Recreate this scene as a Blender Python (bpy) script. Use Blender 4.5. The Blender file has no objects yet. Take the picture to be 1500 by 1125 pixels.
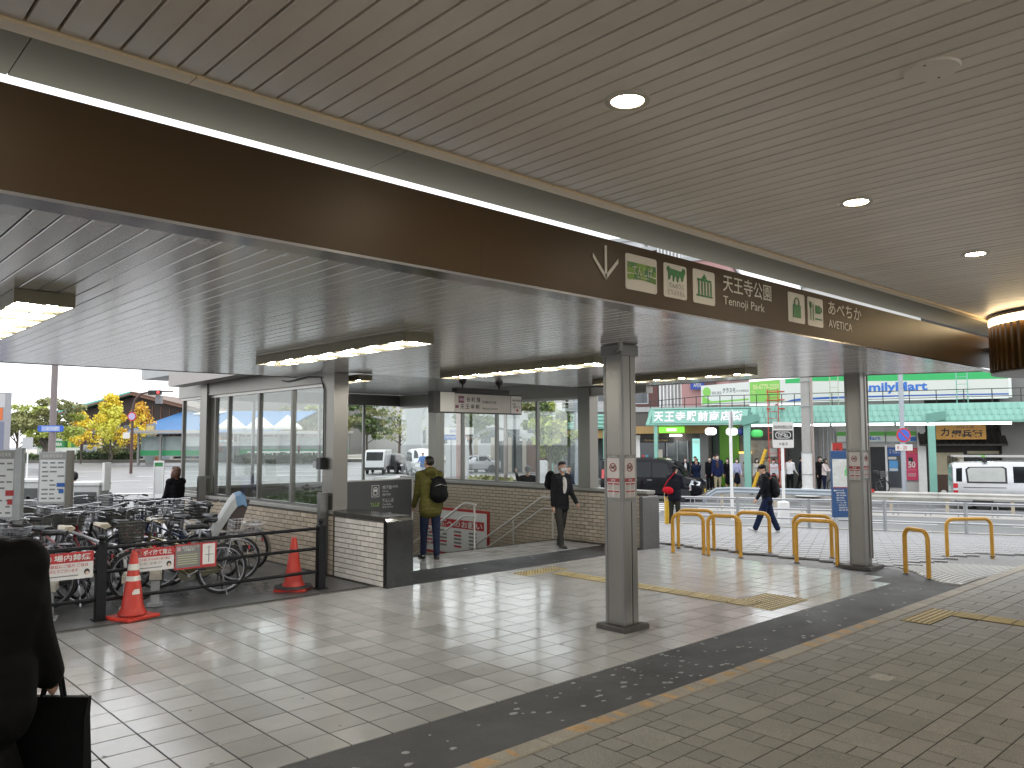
import bpy, math, random
import numpy as np
from mathutils import Vector, Matrix
random.seed(7); RNG = np.random.default_rng(7)
S = bpy.context.scene; COL = S.collection
# ------------------------------------------------------------------ camera
YAW, PITCH, ROLL = 0.7502, 0.0712, -0.003
def camera():
    cy, sy, cp, sp = math.cos(YAW), math.sin(YAW), math.cos(PITCH), math.sin(PITCH)
    fw = Vector((sy*cp, cy*cp, sp)); right = Vector((cy, -sy, 0)); up = right.cross(fw)
    r = right*math.cos(ROLL) + up*math.sin(ROLL); u = up*math.cos(ROLL) - right*math.sin(ROLL)
    c = bpy.data.cameras.new('camera'); c.sensor_width = 36; c.lens = 1174.1/1500*36
    c.clip_start = 0.05; c.clip_end = 1500
    o = bpy.data.objects.new('camera', c); COL.objects.link(o)
    m = Matrix((r, u, -fw)).transposed().to_4x4(); m.translation = Vector((0, 0, 2.0)); o.matrix_world = m
    S.camera = o
camera()
# ------------------------------------------------------------------ overcast sky and weak wide sun
def world():
    w = bpy.data.worlds.new('World'); S.world = w; w.use_nodes = True
    n = w.node_tree.nodes; l = w.node_tree.links; n.clear()
    out = n.new('ShaderNodeOutputWorld'); mix = n.new('ShaderNodeMixShader')
    b1 = n.new('ShaderNodeBackground'); b2 = n.new('ShaderNodeBackground')
    sky = n.new('ShaderNodeTexSky'); sky.sky_type = 'NISHITA'; sky.sun_disc = False
    sky.sun_elevation = math.radians(48); sky.sun_rotation = math.radians(120)
    l.new(sky.outputs[0], b1.inputs[0]); b1.inputs[1].default_value = 0.10
    # the cloud layer: an even white with soft grey patches
    tc = n.new('ShaderNodeTexCoord'); nz = n.new('ShaderNodeTexNoise'); nz.inputs['Scale'].default_value = 2.2; nz.inputs['Detail'].default_value = 4
    rp = n.new('ShaderNodeValToRGB'); rp.color_ramp.elements[0].position = .3; rp.color_ramp.elements[1].position = .7
    rp.color_ramp.elements[0].color = (.86, .89, .93, 1); rp.color_ramp.elements[1].color = (1, 1, 1, 1)
    l.new(tc.outputs['Generated'], nz.inputs['Vector']); l.new(nz.outputs['Fac'], rp.inputs[0]); l.new(rp.outputs[0], b2.inputs[0])
    b2.inputs[1].default_value = 1.15
    mix.inputs[0].default_value = 0.86
    l.new(b1.outputs[0], mix.inputs[1]); l.new(b2.outputs[0], mix.inputs[2]); l.new(mix.outputs[0], out.inputs[0])
world()
def sun():
    d = bpy.data.lights.new('sun', 'SUN'); d.energy = 0.6; d.angle = math.radians(45); d.color = (1, .97, .92)
    o = bpy.data.objects.new('sun', d); COL.objects.link(o); o.rotation_euler = (math.radians(42), 0, math.radians(120))
sun()
S.view_settings.view_transform = 'Standard'; S.view_settings.look = 'None'
S.view_settings.exposure = 1.1; S.view_settings.gamma = 1; S.view_settings.use_curve_mapping = False
S.render.engine = 'CYCLES'; S.cycles.use_denoising = True
S.cycles.max_bounces = 7; S.cycles.diffuse_bounces = 4; S.cycles.glossy_bounces = 3; S.cycles.transmission_bounces = 4; S.cycles.transparent_max_bounces = 12
S.cycles.caustics_reflective = False; S.cycles.caustics_refractive = False; S.cycles.sample_clamp_indirect = 6
# ------------------------------------------------------------------ materials
def lin(h):
    h = h.lstrip('#'); v = [int(h[i:i+2], 16)/255 for i in (0, 2, 4)]
    return tuple(a/12.92 if a <= .04045 else ((a+.055)/1.055)**2.4 for a in v)
MATS = {}
def M(key, col=(.5, .5, .5), rough=.6, metal=0., var=.10, scale=8., bump=0., bscale=None, rnd=0., spec=.5, stretch=None, coat=0., rvar=.0, speck=0., aniso=0., crough=.08):
    """principled material with noise-broken colour, optional per-object tint, bump and roughness variation"""
    if key in MATS: return MATS[key]
    if isinstance(col, str): col = lin(col)
    m = bpy.data.materials.new(key); m.use_nodes = True; t = m.node_tree; n, l = t.nodes, t.links
    p = n['Principled BSDF']; p.inputs['Roughness'].default_value = rough; p.inputs['Metallic'].default_value = metal
    p.inputs['Specular IOR Level'].default_value = spec; p.inputs['Base Color'].default_value = (*col, 1)
    if aniso: p.inputs['Anisotropic'].default_value = aniso
    if coat: p.inputs['Coat Weight'].default_value = coat; p.inputs['Coat Roughness'].default_value = crough
    MATS[key] = m
    if not (var or bump or rnd or rvar or speck): return m
    tc = n.new('ShaderNodeTexCoord'); vec = tc.outputs['Object']
    if rnd:
        oi = n.new('ShaderNodeObjectInfo'); ad = n.new('ShaderNodeVectorMath'); ad.operation = 'MULTIPLY_ADD'
        ad.inputs[1].default_value = (31, 17, 23); l.new(oi.outputs['Random'], ad.inputs[0]); l.new(vec, ad.inputs[2]); vec = ad.outputs[0]
    if stretch:
        mp = n.new('ShaderNodeMapping'); mp.inputs['Scale'].default_value = stretch; l.new(vec, mp.inputs[0]); vec = mp.outputs[0]
    nz = n.new('ShaderNodeTexNoise'); nz.inputs['Scale'].default_value = scale; nz.inputs['Detail'].default_value = 5; nz.inputs['Roughness'].default_value = .65
    l.new(vec, nz.inputs['Vector']); col_out = None
    mr = n.new('ShaderNodeMapRange'); mr.inputs[1].default_value = .25; mr.inputs[2].default_value = .75
    mr.inputs[3].default_value = 1-var; mr.inputs[4].default_value = 1+var; l.new(nz.outputs['Fac'], mr.inputs[0]); val = mr.outputs[0]
    if rnd:
        r2 = n.new('ShaderNodeMapRange'); r2.inputs[3].default_value = 1-rnd; r2.inputs[4].default_value = 1+rnd; l.new(oi.outputs['Random'], r2.inputs[0])
        mu = n.new('ShaderNodeMath'); mu.operation = 'MULTIPLY'; l.new(val, mu.inputs[0]); l.new(r2.outputs[0], mu.inputs[1]); val = mu.outputs[0]
    if speck:
        sp = n.new('ShaderNodeTexNoise'); sp.inputs['Scale'].default_value = 160; sp.inputs['Detail'].default_value = 2; l.new(vec, sp.inputs['Vector'])
        r3 = n.new('ShaderNodeMapRange'); r3.inputs[1].default_value = .35; r3.inputs[2].default_value = .65; r3.inputs[3].default_value = 1-speck; r3.inputs[4].default_value = 1+speck
        l.new(sp.outputs['Fac'], r3.inputs[0]); mu = n.new('ShaderNodeMath'); mu.operation = 'MULTIPLY'; l.new(val, mu.inputs[0]); l.new(r3.outputs[0], mu.inputs[1]); val = mu.outputs[0]
    sc = n.new('ShaderNodeVectorMath'); sc.operation = 'SCALE'; sc.inputs[0].default_value = col; l.new(val, sc.inputs['Scale']); l.new(sc.outputs[0], p.inputs['Base Color'])
    if rvar:
        rr = n.new('ShaderNodeMapRange'); rr.inputs[1].default_value = .3; rr.inputs[2].default_value = .7; rr.inputs[3].default_value = max(.02, rough-rvar); rr.inputs[4].default_value = rough+rvar
        l.new(nz.outputs['Fac'], rr.inputs[0]); l.new(rr.outputs[0], p.inputs['Roughness'])
    if bump:
        bn = n.new('ShaderNodeTexNoise'); bn.inputs['Scale'].default_value = bscale or scale*6; bn.inputs['Detail'].default_value = 4; l.new(vec, bn.inputs['Vector'])
        b = n.new('ShaderNodeBump'); b.inputs['Strength'].default_value = bump; b.inputs['Distance'].default_value = .01
        l.new(bn.outputs['Fac'], b.inputs['Height']); l.new(b.outputs[0], p.inputs['Normal'])
    return m
def EM(key, col, strength):
    if key in MATS: return MATS[key]
    if isinstance(col, str): col = lin(col)
    m = bpy.data.materials.new(key); m.use_nodes = True; p = m.node_tree.nodes['Principled BSDF']
    p.inputs['Base Color'].default_value = (*[min(.8, c) for c in col], 1); p.inputs['Emission Color'].default_value = (*col, 1); p.inputs['Emission Strength'].default_value = strength
    MATS[key] = m; return m
def GLASS(key, tint=(.93, .96, .95), refl=1.0, rough=.02, base=.01):
    """thin pane: see-through with mirror reflection growing at grazing angles and a faint film of dust"""
    if key in MATS: return MATS[key]
    m = bpy.data.materials.new(key); m.use_nodes = True; n, l = m.node_tree.nodes, m.node_tree.links; n.clear()
    o = n.new('ShaderNodeOutputMaterial'); tr = n.new('ShaderNodeBsdfTransparent'); gl = n.new('ShaderNodeBsdfGlossy'); df = n.new('ShaderNodeBsdfDiffuse')
    tr.inputs[0].default_value = (*tint, 1); gl.inputs['Roughness'].default_value = rough; df.inputs[0].default_value = (.8, .82, .8, 1)
    fr = n.new('ShaderNodeFresnel'); fr.inputs[0].default_value = 1.5; mu = n.new('ShaderNodeMath'); mu.operation = 'MULTIPLY'; mu.inputs[1].default_value = refl
    l.new(fr.outputs[0], mu.inputs[0]); m1 = n.new('ShaderNodeMixShader'); m2 = n.new('ShaderNodeMixShader')
    nz = n.new('ShaderNodeTexNoise'); nz.inputs['Scale'].default_value = 3; mr = n.new('ShaderNodeMapRange'); mr.inputs[3].default_value = 0; mr.inputs[4].default_value = base*2
    l.new(nz.outputs['Fac'], mr.inputs[0]); l.new(mr.outputs[0], m1.inputs[0])
    l.new(tr.outputs[0], m1.inputs[1]); l.new(df.outputs[0], m1.inputs[2]); l.new(mu.outputs[0], m2.inputs[0]); l.new(m1.outputs[0], m2.inputs[1]); l.new(gl.outputs[0], m2.inputs[2])
    l.new(m2.outputs[0], o.inputs[0]); MATS[key] = m; return m
# ------------------------------------------------------------------ mesh helpers
class MB:
    def __init__(s): s.v = []; s.f = []; s.m = []
    def add(s, v, f, mi=0):
        b = len(s.v); s.v += [tuple(a) for a in v]; s.f += [tuple(b+i for i in q) for q in f]; s.m += [mi]*len(f); return s
    def box(s, x0, y0, z0, x1, y1, z1, mi=0, ch=0):
        x0, x1 = min(x0, x1), max(x0, x1); y0, y1 = min(y0, y1), max(y0, y1); z0, z1 = min(z0, z1), max(z0, z1)
        if ch:   # bottom box with a chamfered top
            v = [(x0, y0, z0), (x1, y0, z0), (x1, y1, z0), (x0, y1, z0), (x0, y0, z1-ch), (x1, y0, z1-ch), (x1, y1, z1-ch), (x0, y1, z1-ch),
                 (x0+ch, y0+ch, z1), (x1-ch, y0+ch, z1), (x1-ch, y1-ch, z1), (x0+ch, y1-ch, z1)]
            f = [(0, 3, 2, 1), (8, 9, 10, 11)] + [(a, (a+1) % 4, (a+1) % 4+4, a+4) for a in range(4)] + [(a+4, (a+1) % 4+4, (a+1) % 4+8, a+8) for a in range(4)]
            return s.add(v, f, mi)
        v = [(x0, y0, z0), (x1, y0, z0), (x1, y1, z0), (x0, y1, z0), (x0, y0, z1), (x1, y0, z1), (x1, y1, z1), (x0, y1, z1)]
        return s.add(v, [(0, 3, 2, 1), (4, 5, 6, 7), (0, 1, 5, 4), (1, 2, 6, 5), (2, 3, 7, 6), (3, 0, 4, 7)], mi)
    def obox(s, c, size, rz=0, mi=0, rx=0, ry=0):
        R = Matrix.Rotation(rz, 3, 'Z') @ Matrix.Rotation(ry, 3, 'Y') @ Matrix.Rotation(rx, 3, 'X'); b = len(s.v)
        t = MB().box(-size[0]/2, -size[1]/2, -size[2]/2, size[0]/2, size[1]/2, size[2]/2)
        return s.add([R @ Vector(q) + Vector(c) for q in t.v], t.f, mi)
    def tube(s, pts, r, n=8, mi=0, closed=False, cap=True):
        pts = [Vector(p) for p in pts]; N = len(pts); rs = r if isinstance(r, (list, tuple)) else [r]*N; V = []; prev = None
        for i, p in enumerate(pts):
            a = pts[(i-1) % N] if (closed or i) else p; b = pts[(i+1) % N] if (closed or i < N-1) else p
            d = (b-a).normalized() if (b-a).length > 1e-9 else Vector((0, 0, 1))
            if prev is None: x = d.orthogonal().normalized()
            else:
                x = prev - d*prev.dot(d); x = x.normalized() if x.length > 1e-6 else d.orthogonal().normalized()
            prev = x; y = d.cross(x)
            V += [p + (x*math.cos(2*math.pi*k/n) + y*math.sin(2*math.pi*k/n))*rs[i] for k in range(n)]
        F = [(i*n+k, i*n+(k+1) % n, ((i+1) % N)*n+(k+1) % n, ((i+1) % N)*n+k) for i in range(N if closed else N-1) for k in range(n)]
        if cap and not closed: F += [tuple(range(n))[::-1], tuple(range((N-1)*n, N*n))]
        return s.add(V, F, mi)
    def prism(s, poly, vec, mi=0):
        n = len(poly); v = [Vector(p) for p in poly]; v += [p+Vector(vec) for p in v]
        return s.add(v, [tuple(range(n))[::-1], tuple(range(n, 2*n))] + [(i, (i+1) % n, n+(i+1) % n, n+i) for i in range(n)], mi)
    def lathe(s, prof, n=16, o=(0, 0, 0), mi=0, cap=True):
        V = [(o[0]+r*math.cos(2*math.pi*k/n), o[1]+r*math.sin(2*math.pi*k/n), o[2]+z) for r, z in prof for k in range(n)]; m = len(prof)
        F = [(i*n+k, i*n+(k+1) % n, (i+1)*n+(k+1) % n, (i+1)*n+k) for i in range(m-1) for k in range(n)] + ([tuple(range(n))[::-1], tuple(range((m-1)*n, m*n))] if cap else [])
        return s.add(V, F, mi)
    def ell(s, c, r, nu=12, nv=8, mi=0, rot=None):
        V = []; c = Vector(c)
        for j in range(nv+1):
            th = math.pi*j/nv
            for k in range(nu):
                ph = 2*math.pi*k/nu; p = Vector((r[0]*math.sin(th)*math.cos(ph), r[1]*math.sin(th)*math.sin(ph), r[2]*math.cos(th)))
                V.append(c + (rot @ p if rot else p))
        F = [(j*nu+k, (j+1)*nu+k, (j+1)*nu+(k+1) % nu, j*nu+(k+1) % nu) for j in range(nv) for k in range(nu)]
        return s.add(V, F, mi)
    def quad(s, a, b, c, d, mi=0): return s.add([a, b, c, d], [(0, 1, 2, 3)], mi)
ORD = 'first second third fourth fifth sixth seventh eighth ninth tenth eleventh twelfth thirteenth fourteenth fifteenth sixteenth'.split()
ORG = {}
def origin(o): return ORG.get(o.name, Vector((0, 0, 0))) if o else Vector((0, 0, 0))
def mesh_of(name, mb, mats, smooth=False, off=Vector((0, 0, 0))):
    me = bpy.data.meshes.new(name); v = np.array(mb.v, dtype=float).reshape(-1, 3) - np.array(off)
    me.from_pydata(v.tolist(), [], mb.f); mats = mats if isinstance(mats, (list, tuple)) else [mats]
    for m in mats: me.materials.append(m)
    if len(mats) > 1: me.polygons.foreach_set('material_index', mb.m)
    if smooth:
        me.polygons.foreach_set('use_smooth', [True]*len(me.polygons))
        if hasattr(me, 'set_sharp_from_angle'): me.set_sharp_from_angle(angle=math.radians(40))
    return me
def obj(name, mb, mats, parent=None, smooth=False, W=True, kind=None, label=None, loc=None, rot=None):
    """link ONE mesh object; W: the vertices are in world coordinates and get the root's place subtracted"""
    off = origin(parent) if (W and parent) else Vector((0, 0, 0))
    me = mb if isinstance(mb, bpy.types.Mesh) else mesh_of(name, mb, mats, smooth, off)
    o = bpy.data.objects.new(name, me); COL.objects.link(o)
    if parent: o.parent = parent; ORG[o.name] = origin(parent)
    if loc is not None: o.location = (Vector(loc) - off) if W else loc
    if rot is not None: o.rotation_euler = rot
    if kind: o['kind'] = kind
    if label: o['label'] = label
    return o
def tag(o, label, cat, group=None, kind=None):
    o['label'] = label; o['category'] = cat
    if group: o['group'] = group
    if kind: o['kind'] = kind
    return o
def thing(name, label, cat, loc=(0, 0, 0), rz=0., group=None, kind=None):
    o = bpy.data.objects.new(name, None); COL.objects.link(o); o.empty_display_size = .2
    o.location = loc; o.rotation_euler = (0, 0, rz); ORG[o.name] = Vector(loc); return tag(o, label, cat, group, kind)
def struct(name, mb, mats, smooth=False, label=None):
    o = obj(name, mb, mats, None, smooth); o['kind'] = 'structure'
    if label: o['label'] = label
    return o
def dup(root, loc, rz, label, group=None):
    r = root.copy(); COL.objects.link(r); r.location = loc; r.rotation_euler = (0, 0, rz); r['label'] = label
    if group: r['group'] = group
    for ch in root.children:
        c = ch.copy(); COL.objects.link(c); c.parent = r
        for g in ch.children:
            d = g.copy(); COL.objects.link(d); d.parent = c
    return r
def T(body, o, xd, w, h, mat, parent, name='lettering', ext=.004, yd=(0, 0, 1), W=True, bold=0.0, label=None):
    """lettering: text as thin solid letters whose box starts at o, runs along xd for w metres and is h high"""
    c = bpy.data.curves.new('t', 'FONT'); c.body = body; c.resolution_u = 2; c.offset = bold
    t = bpy.data.objects.new('t', c); COL.objects.link(t); dg = bpy.context.evaluated_depsgraph_get()
    me = bpy.data.meshes.new_from_object(t.evaluated_get(dg)); bpy.data.objects.remove(t); bpy.data.curves.remove(c)
    n = len(me.vertices)
    if not n: return None
    co = np.empty(n*3); me.vertices.foreach_get('co', co); co = co.reshape(-1, 3)
    lo, hi = co.min(0), co.max(0); d = np.maximum(hi-lo, 1e-6); uv = (co-lo)/d
    xd = Vector(xd).normalized(); yd = Vector(yd).normalized(); nd = xd.cross(yd)
    off = origin(parent) if W else Vector((0, 0, 0)); O = np.array(Vector(o)-off)
    top = O + uv[:, :1]*w*np.array(xd) + uv[:, 1:2]*h*np.array(yd) + np.array(nd)*ext
    fs = [tuple(p.vertices) for p in me.polygons]; bpy.data.meshes.remove(me)
    m2 = bpy.data.meshes.new(name); m2.from_pydata(top.tolist(), [], fs); m2.materials.append(mat)
    ob = bpy.data.objects.new(name, m2); COL.objects.link(ob)
    if parent: ob.parent = parent; ORG[ob.name] = origin(parent)
    if label: ob['label'] = label
    return ob
def panel(name, o, xd, w, h, mat, parent, t=.01, yd=(0, 0, 1), W=True, rad=0., label=None):
    """thin plate: lower corner o, along xd; its face looks along xd x yd; optional rounded corners"""
    xd = Vector(xd).normalized(); yd = Vector(yd).normalized(); nd = xd.cross(yd); o = Vector(o)
    if rad:
        pts = []
        for cx, cy_, a0 in ((w-rad, rad, -90), (w-rad, h-rad, 0), (rad, h-rad, 90), (rad, rad, 180)):
            for k in range(5):
                a = math.radians(a0+k*22.5); pts.append(o+xd*(cx+rad*math.cos(a))+yd*(cy_+rad*math.sin(a)))
    else: pts = [o, o+xd*w, o+xd*w+yd*h, o+yd*h]
    mb = MB().prism([p-nd*t for p in pts], nd*t); return obj(name, mb, mat, parent, W=W, label=label)
# street frame: s runs along the shopping street to the right, off away from the station
SO = Vector((31.345, 24.099, 0)); E1 = Vector((.41440, -.91010, 0)); E2 = Vector((.91010, .41440, 0)); SROT = math.radians(-65.5187)
def street(s, off, z=0.): return SO + E1*s + E2*off + Vector((0, 0, z))
LAT = Vector((math.cos(YAW), -math.sin(YAW), 0)); DEP = Vector((math.sin(YAW), math.cos(YAW), 0)); BROT = -YAW
def zroad(p):
    lat = LAT.dot(Vector((p[0], p[1], 0))); t = min(1, max(0, (lat+14)/16)); t = t*t*(3-2*t); return -.32 + (-.62+.32)*t

# ================================================================== materials used all over
steel = M('brushed_steel', (.19, .180, .160), .36, 1., .05, 1.2, stretch=(3, 3, .5), rvar=.05)
steel_dk = M('dull_steel_frame', (.17, .166, .155), .4, .85, .10, 4, stretch=(9, 9, .4), rvar=.1)
black_metal = M('black_painted_rail', (.008, .008, .009), .45, 0, .3, 6, spec=.22)
white_paint = M('white_paint', (.78, .78, .76), .45, 0, .06, 5)
grey_paint = M('grey_paint', (.36, .37, .37), .5, 0, .10, 5)
dark_mat = M('dark_interior', (.018, .018, .02), .6, 0, .3, 3)
red_print = M('red_print', (.40, .022, .022), .5, 0, .05)
white_print = M('white_print', (.64, .63, .60), .5, 0, .05)
black_print = M('black_print', (.02, .02, .022), .55, 0, .0)
grey_print = M('grey_print', (.18, .18, .17), .55, 0, .0)
blue_print = M('blue_print', (.02, .10, .36), .5, 0, .05)
green_print = M('green_print', (.03, .24, .07), .5, 0, .05)
yellow_print = M('yellow_print', (.72, .50, .06), .5, 0, .05)
rubber = M('rubber', (.014, .014, .014), .7, 0, .2)
chrome = M('chrome', (.34, .34, .35), .3, 1., .1)
skin_m = M('skin', (.50, .30, .21), .5, 0, .06)
# ================================================================== ground around everything
def ground():
    mb = MB(); V = []; idx = {}
    xs = sorted(list(np.linspace(-300, 400, 60)) + [-9, 12.4, 14.0]); ys = sorted(list(np.linspace(-260, 460, 60)) + [-7, 17.7])
    for i, x in enumerate(xs):
        for j, y in enumerate(ys): idx[i, j] = len(V); V.append((x, y, zroad((x, y))))
    F = [(idx[i, j], idx[i+1, j], idx[i+1, j+1], idx[i, j+1]) for i in range(len(xs)-1) for j in range(len(ys)-1)
         if not (xs[i] >= -9.01 and xs[i+1] <= 12.41 and ys[j] >= -7.01 and ys[j+1] <= 17.71)]
    mb.add(V, F)
    struct('road', mb, M('road_asphalt', (.135, .137, .142), .46, 0, .16, .35, bump=.25, bscale=60, rvar=.1, speck=.12), True, 'wide grey asphalt road beyond the station forecourt')
ground()
def slab(name, poly, z, mat, t=.35, label=None):
    return struct(name, MB().prism([(p[0], p[1], z) for p in poly], (0, 0, -t)) if False else MB().prism([(p[0], p[1], z-t) for p in poly], (0, 0, t)), mat, False, label)
# sub-base of the concourse: everything inside is level with z = 0
slab('concourse_base', [(-9, -7), (12.2, -7), (12.2, 11.55), (-9, 11.55)], -.012, M('grout', (.055, .052, .045), .8, 0, .2), .6)

# ------------------------------------------------------------------ floor finishes
tile_m = M('pale_floor_tile', (.365, .362, .350), .14, 0, .13, 1.1, bump=.04, bscale=4, rnd=.11, rvar=.06, spec=.55, speck=.04)
paver_m = M('granite_paver', (.180, .173, .152), .58, 0, .14, 3, bump=.35, bscale=120, rnd=.13, speck=.34)
asph_m = M('dark_asphalt_strip', (.021, .021, .0205), .55, 0, .22, 1.2, bump=.5, bscale=140, speck=.35, rvar=.1, spec=.3)
kerb_m = M('granite_kerb', (.24, .215, .17), .6, 0, .18, 4, bump=.3, bscale=110, speck=.3, rnd=.1)
conc_m = M('wet_concrete', (.085, .085, .082), .34, 0, .35, .8, bump=.22, bscale=30, rvar=.16)
walk_m = M('sidewalk_paver', (.25, .25, .255), .55, 0, .08, 2, bump=.1, rnd=.10, speck=.10)
yel_tac = M('yellow_tactile', (.42, .335, .14), .55, 0, .18, 6, rnd=.12, bump=.2)
def laid(root, cells, mat, hz, jitter, ch, name, limit=300, near=(2.5, 2.5)):
    """cells (x0,y0,x1,y1): the largest in the picture as one object each, the others joined into one stuff part"""
    def size(c):
        x, y = (c[0]+c[2])/2, (c[1]+c[3])/2; d = x*DEP.x+y*DEP.y; lat = x*LAT.x+y*LAT.y
        if d < 1.2: return 0
        px, py = lat/d*1174/750, (2/d*1174-90)/562
        return (c[2]-c[0])*(c[3]-c[1])/d**3 if abs(px) < 1.04 and py < 1.06 else 0
    cells = sorted(cells, key=size, reverse=True); cache = {}
    for c in cells[:limit]:
        if size(c) <= 0: continue
        k = (round(c[2]-c[0], 3), round(c[3]-c[1], 3))
        if k not in cache: cache[k] = mesh_of(name, MB().box(-k[0]/2, -k[1]/2, -.03, k[0]/2, k[1]/2, 0, 0, ch), mat)
        o = obj(name, cache[k], None, root); o.location = ((c[0]+c[2])/2, (c[1]+c[3])/2, hz+random.uniform(-.001, .001))
        o.rotation_euler = (random.gauss(0, jitter), random.gauss(0, jitter), 0)
    rest = [c for c in cells[limit:]] + [c for c in cells[:limit] if size(c) <= 0]
    if rest:
        mb = MB()
        for c in rest: mb.box(c[0], c[1], -.03, c[2], c[3], hz+random.uniform(-.001, .001), 0, ch)
        obj(name, mb, mat, root, kind='stuff')
def tile_floor():
    root = struct('tile_floor', MB().box(-3, 4.722, -.05, 11.9, 9.3, -.0035), M('tile_joint', (.022, .021, .019), .9, 0, .3, spec=.1), label='glossy pale tiled concourse floor under the lower canopy')
    cells = []; j = .008; xr = lambda y: 11.75 if y < 4.9 else (12.1 if y < 5.3 else 12.16)
    y = 4.72; px, py = .322, .300; j = .011
    for r in range(16):
        x = -2.9 + .05
        yy0, yy1 = y+r*py, y+(r+1)*py-j
        while x < 12.2:
            lim = xr(yy0)
            top = 9.66 if x < 6.2 else 9.28
            if x+px*.4 < lim and yy0 < top-.05: cells.append((x, yy0, min(x+px-j, lim), min(yy1, top)))
            x += px
    laid(root, cells, tile_m, 0, .0018, .0018, 'tile')
tile_floor()
def spots():
    mb = MB()
    for k in range(170):
        x, y = random.uniform(1.4, 11.6), random.uniform(4.8, 9.2); r = random.choice((.006, .008, .012, .018)); n = 7; a = random.uniform(0, 6)
        mb.add([(x+r*random.uniform(.6, 1.3)*math.cos(a+6.283*i/n), y+r*random.uniform(.5, 1.2)*math.sin(a+6.283*i/n), .0022) for i in range(n)], [tuple(range(n))])
    o = obj('floor_spots', mb, M('dark_spot', (.10, .095, .085), .6, 0, .5, 30)); o['kind'] = 'stuff'; o['label'] = 'small dark trodden spots on the pale floor tiles'
spots()
struct('asphalt_strip', MB().prism([(-4, 3.955, -.2), (11.86, 3.955, -.2), (12.86, 4.9, -.2), (12.95, 5.3, -.2), (12.18, 5.3, -.2), (11.5, 5.3, -.2), (11.5, 4.71, -.2), (-4, 4.71, -.2)], (0, 0, .197)), asph_m, label='dark asphalt strip between tiles and granite kerb')
struct('asphalt_patch', MB().prism([(6.75, 9.30, -.2), (12.0, 9.30, -.2), (12.0, 10.25, -.2), (6.75, 10.25, -.2)], (0, 0, .196)), asph_m, label='dark asphalt band in front of the subway stairs')
def gum():
    mb = MB()
    for k in range(150):
        if random.random() < .75: x = random.uniform(2.5, 11.5); y = random.uniform(4.02, 4.68)
        else: x = random.uniform(7, 11.9); y = random.uniform(9.4, 10.2)
        if random.random() < .5: x = 5.9 + random.gauss(0, .8)
        if not (2 < x < 11.7): continue
        a = random.uniform(0, 6.28); r = random.uniform(.010, .036); n = 7
        ring = [(x+r*random.uniform(.6, 1.3)*math.cos(a+6.283*i/n), y+.8*r*random.uniform(.6, 1.2)*math.sin(a+6.283*i/n), .0016) for i in range(n)]
        mb.add(ring, [tuple(range(n))])
    o = obj('gum_spots', mb, M('old_gum', (.24, .24, .235), .6, 0, .4, 30)); o['kind'] = 'stuff'; o['label'] = 'pale trodden gum spots on the asphalt strip'
gum()
def kerb():
    root = struct('granite_kerb', MB().box(-4, 3.79, -.25, 15, 3.952, -.006), kerb_m, label='long granite kerb with worn orange paint along asphalt strip')
    me = {}; paint = M('worn_orange_paint', (.36, .22, .085), .6, 0, .35, 9)
    x = -3.9; k = 0
    while x < 14.8:
        w = .60; o = obj('kerb_stone', MB().box(x, 3.792, -.02, x+w-.006, 3.95, .008, 0, .006), kerb_m, root); x += w; k += 1
    mb = MB(); x = 2.4
    while x < 9.5:
        w = random.uniform(.05, .20); n = 11; cx, cy_ = x+w/2, 3.872; sk = random.uniform(-.03, .03)
        ring = []
        for i in range(n):
            a = 6.283*i/n; q = random.uniform(.72, 1.05); ring.append((cx+w/2*q*math.copysign(abs(math.cos(a))**.5, math.cos(a))+sk*math.sin(a), cy_+.068*q*math.copysign(abs(math.sin(a))**.5, math.sin(a)), .0095))
        if random.random() < .8: mb.add(ring, [tuple(range(n))])
        x += random.uniform(.24, .34)
    obj('worn_paint', mb, paint, root)
kerb()
def pavers():
    root = struct('paver_floor', MB().box(-3, -6.5, -.25, 15, 3.788, -.0035), M('paver_joint', (.020, .019, .016), .9, 0, .3, spec=.1), label='grey granite paving of the near walkway with large and small slabs')
    cells = []; j = .007; y = 3.785; k = 0; j = .009
    hole = [(9.345, 3.395, 10.255, 3.705), (9.965, -4, 10.275, 3.397)]
    def put(x0, y0, x1, y1, n=0):
        for h in hole[n:]:
            if x0 < h[2] and x1 > h[0] and y0 < h[3] and y1 > h[1]:
                for q in ((x0, y0, min(x1, h[0]-j), y1), (max(x0, h[2]+j), y0, x1, y1), (max(x0, h[0]), y0, min(x1, h[2]), min(y1, h[1]-j)), (max(x0, h[0]), max(y0, h[3]+j), min(x1, h[2]), y1)):
                    if q[2]-q[0] > .02 and q[3]-q[1] > .02: put(*q)
                return
        if x1-x0 > .02 and y1-y0 > .02: cells.append((x0, y0, x1, y1))
    while y > -2.2:
        if k % 2 == 0:
            h = .168; x = -.8+.17*(k % 3); i = 0
            while x < 14.5:
                w = .345 if i % 2 == 0 else .175
                put(x, y-h+j, x+w-j, y); x += w; i += 1
        else:
            h = .345; x = -.9+.26*((k//2) % 2)
            while x < 14.5:
                put(x, y-h+j, x+.345-j, y); x += .345
                put(x, y-h/2+j/2, x+.175-j, y); put(x, y-h+j, x+.175-j, y-h/2-j/2); x += .175
        y -= h; k += 1
    laid(root, cells, paver_m, 0, .0012, .002, 'paver')
    obj('paver', MB().box(6.92, 2.86, -.02, 7.10, 3.03, .002, 0, .003), M('speckled_paver', (.30, .29, .25), .6, 0, .15, 20, speck=.45), root, label='lighter speckled paver')
pavers()
tac_dk = M('shaded_tactile', (.17, .125, .055), .65, 0, .3, 9)  # darker brown paints in the shade of the domes and between the bars
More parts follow.
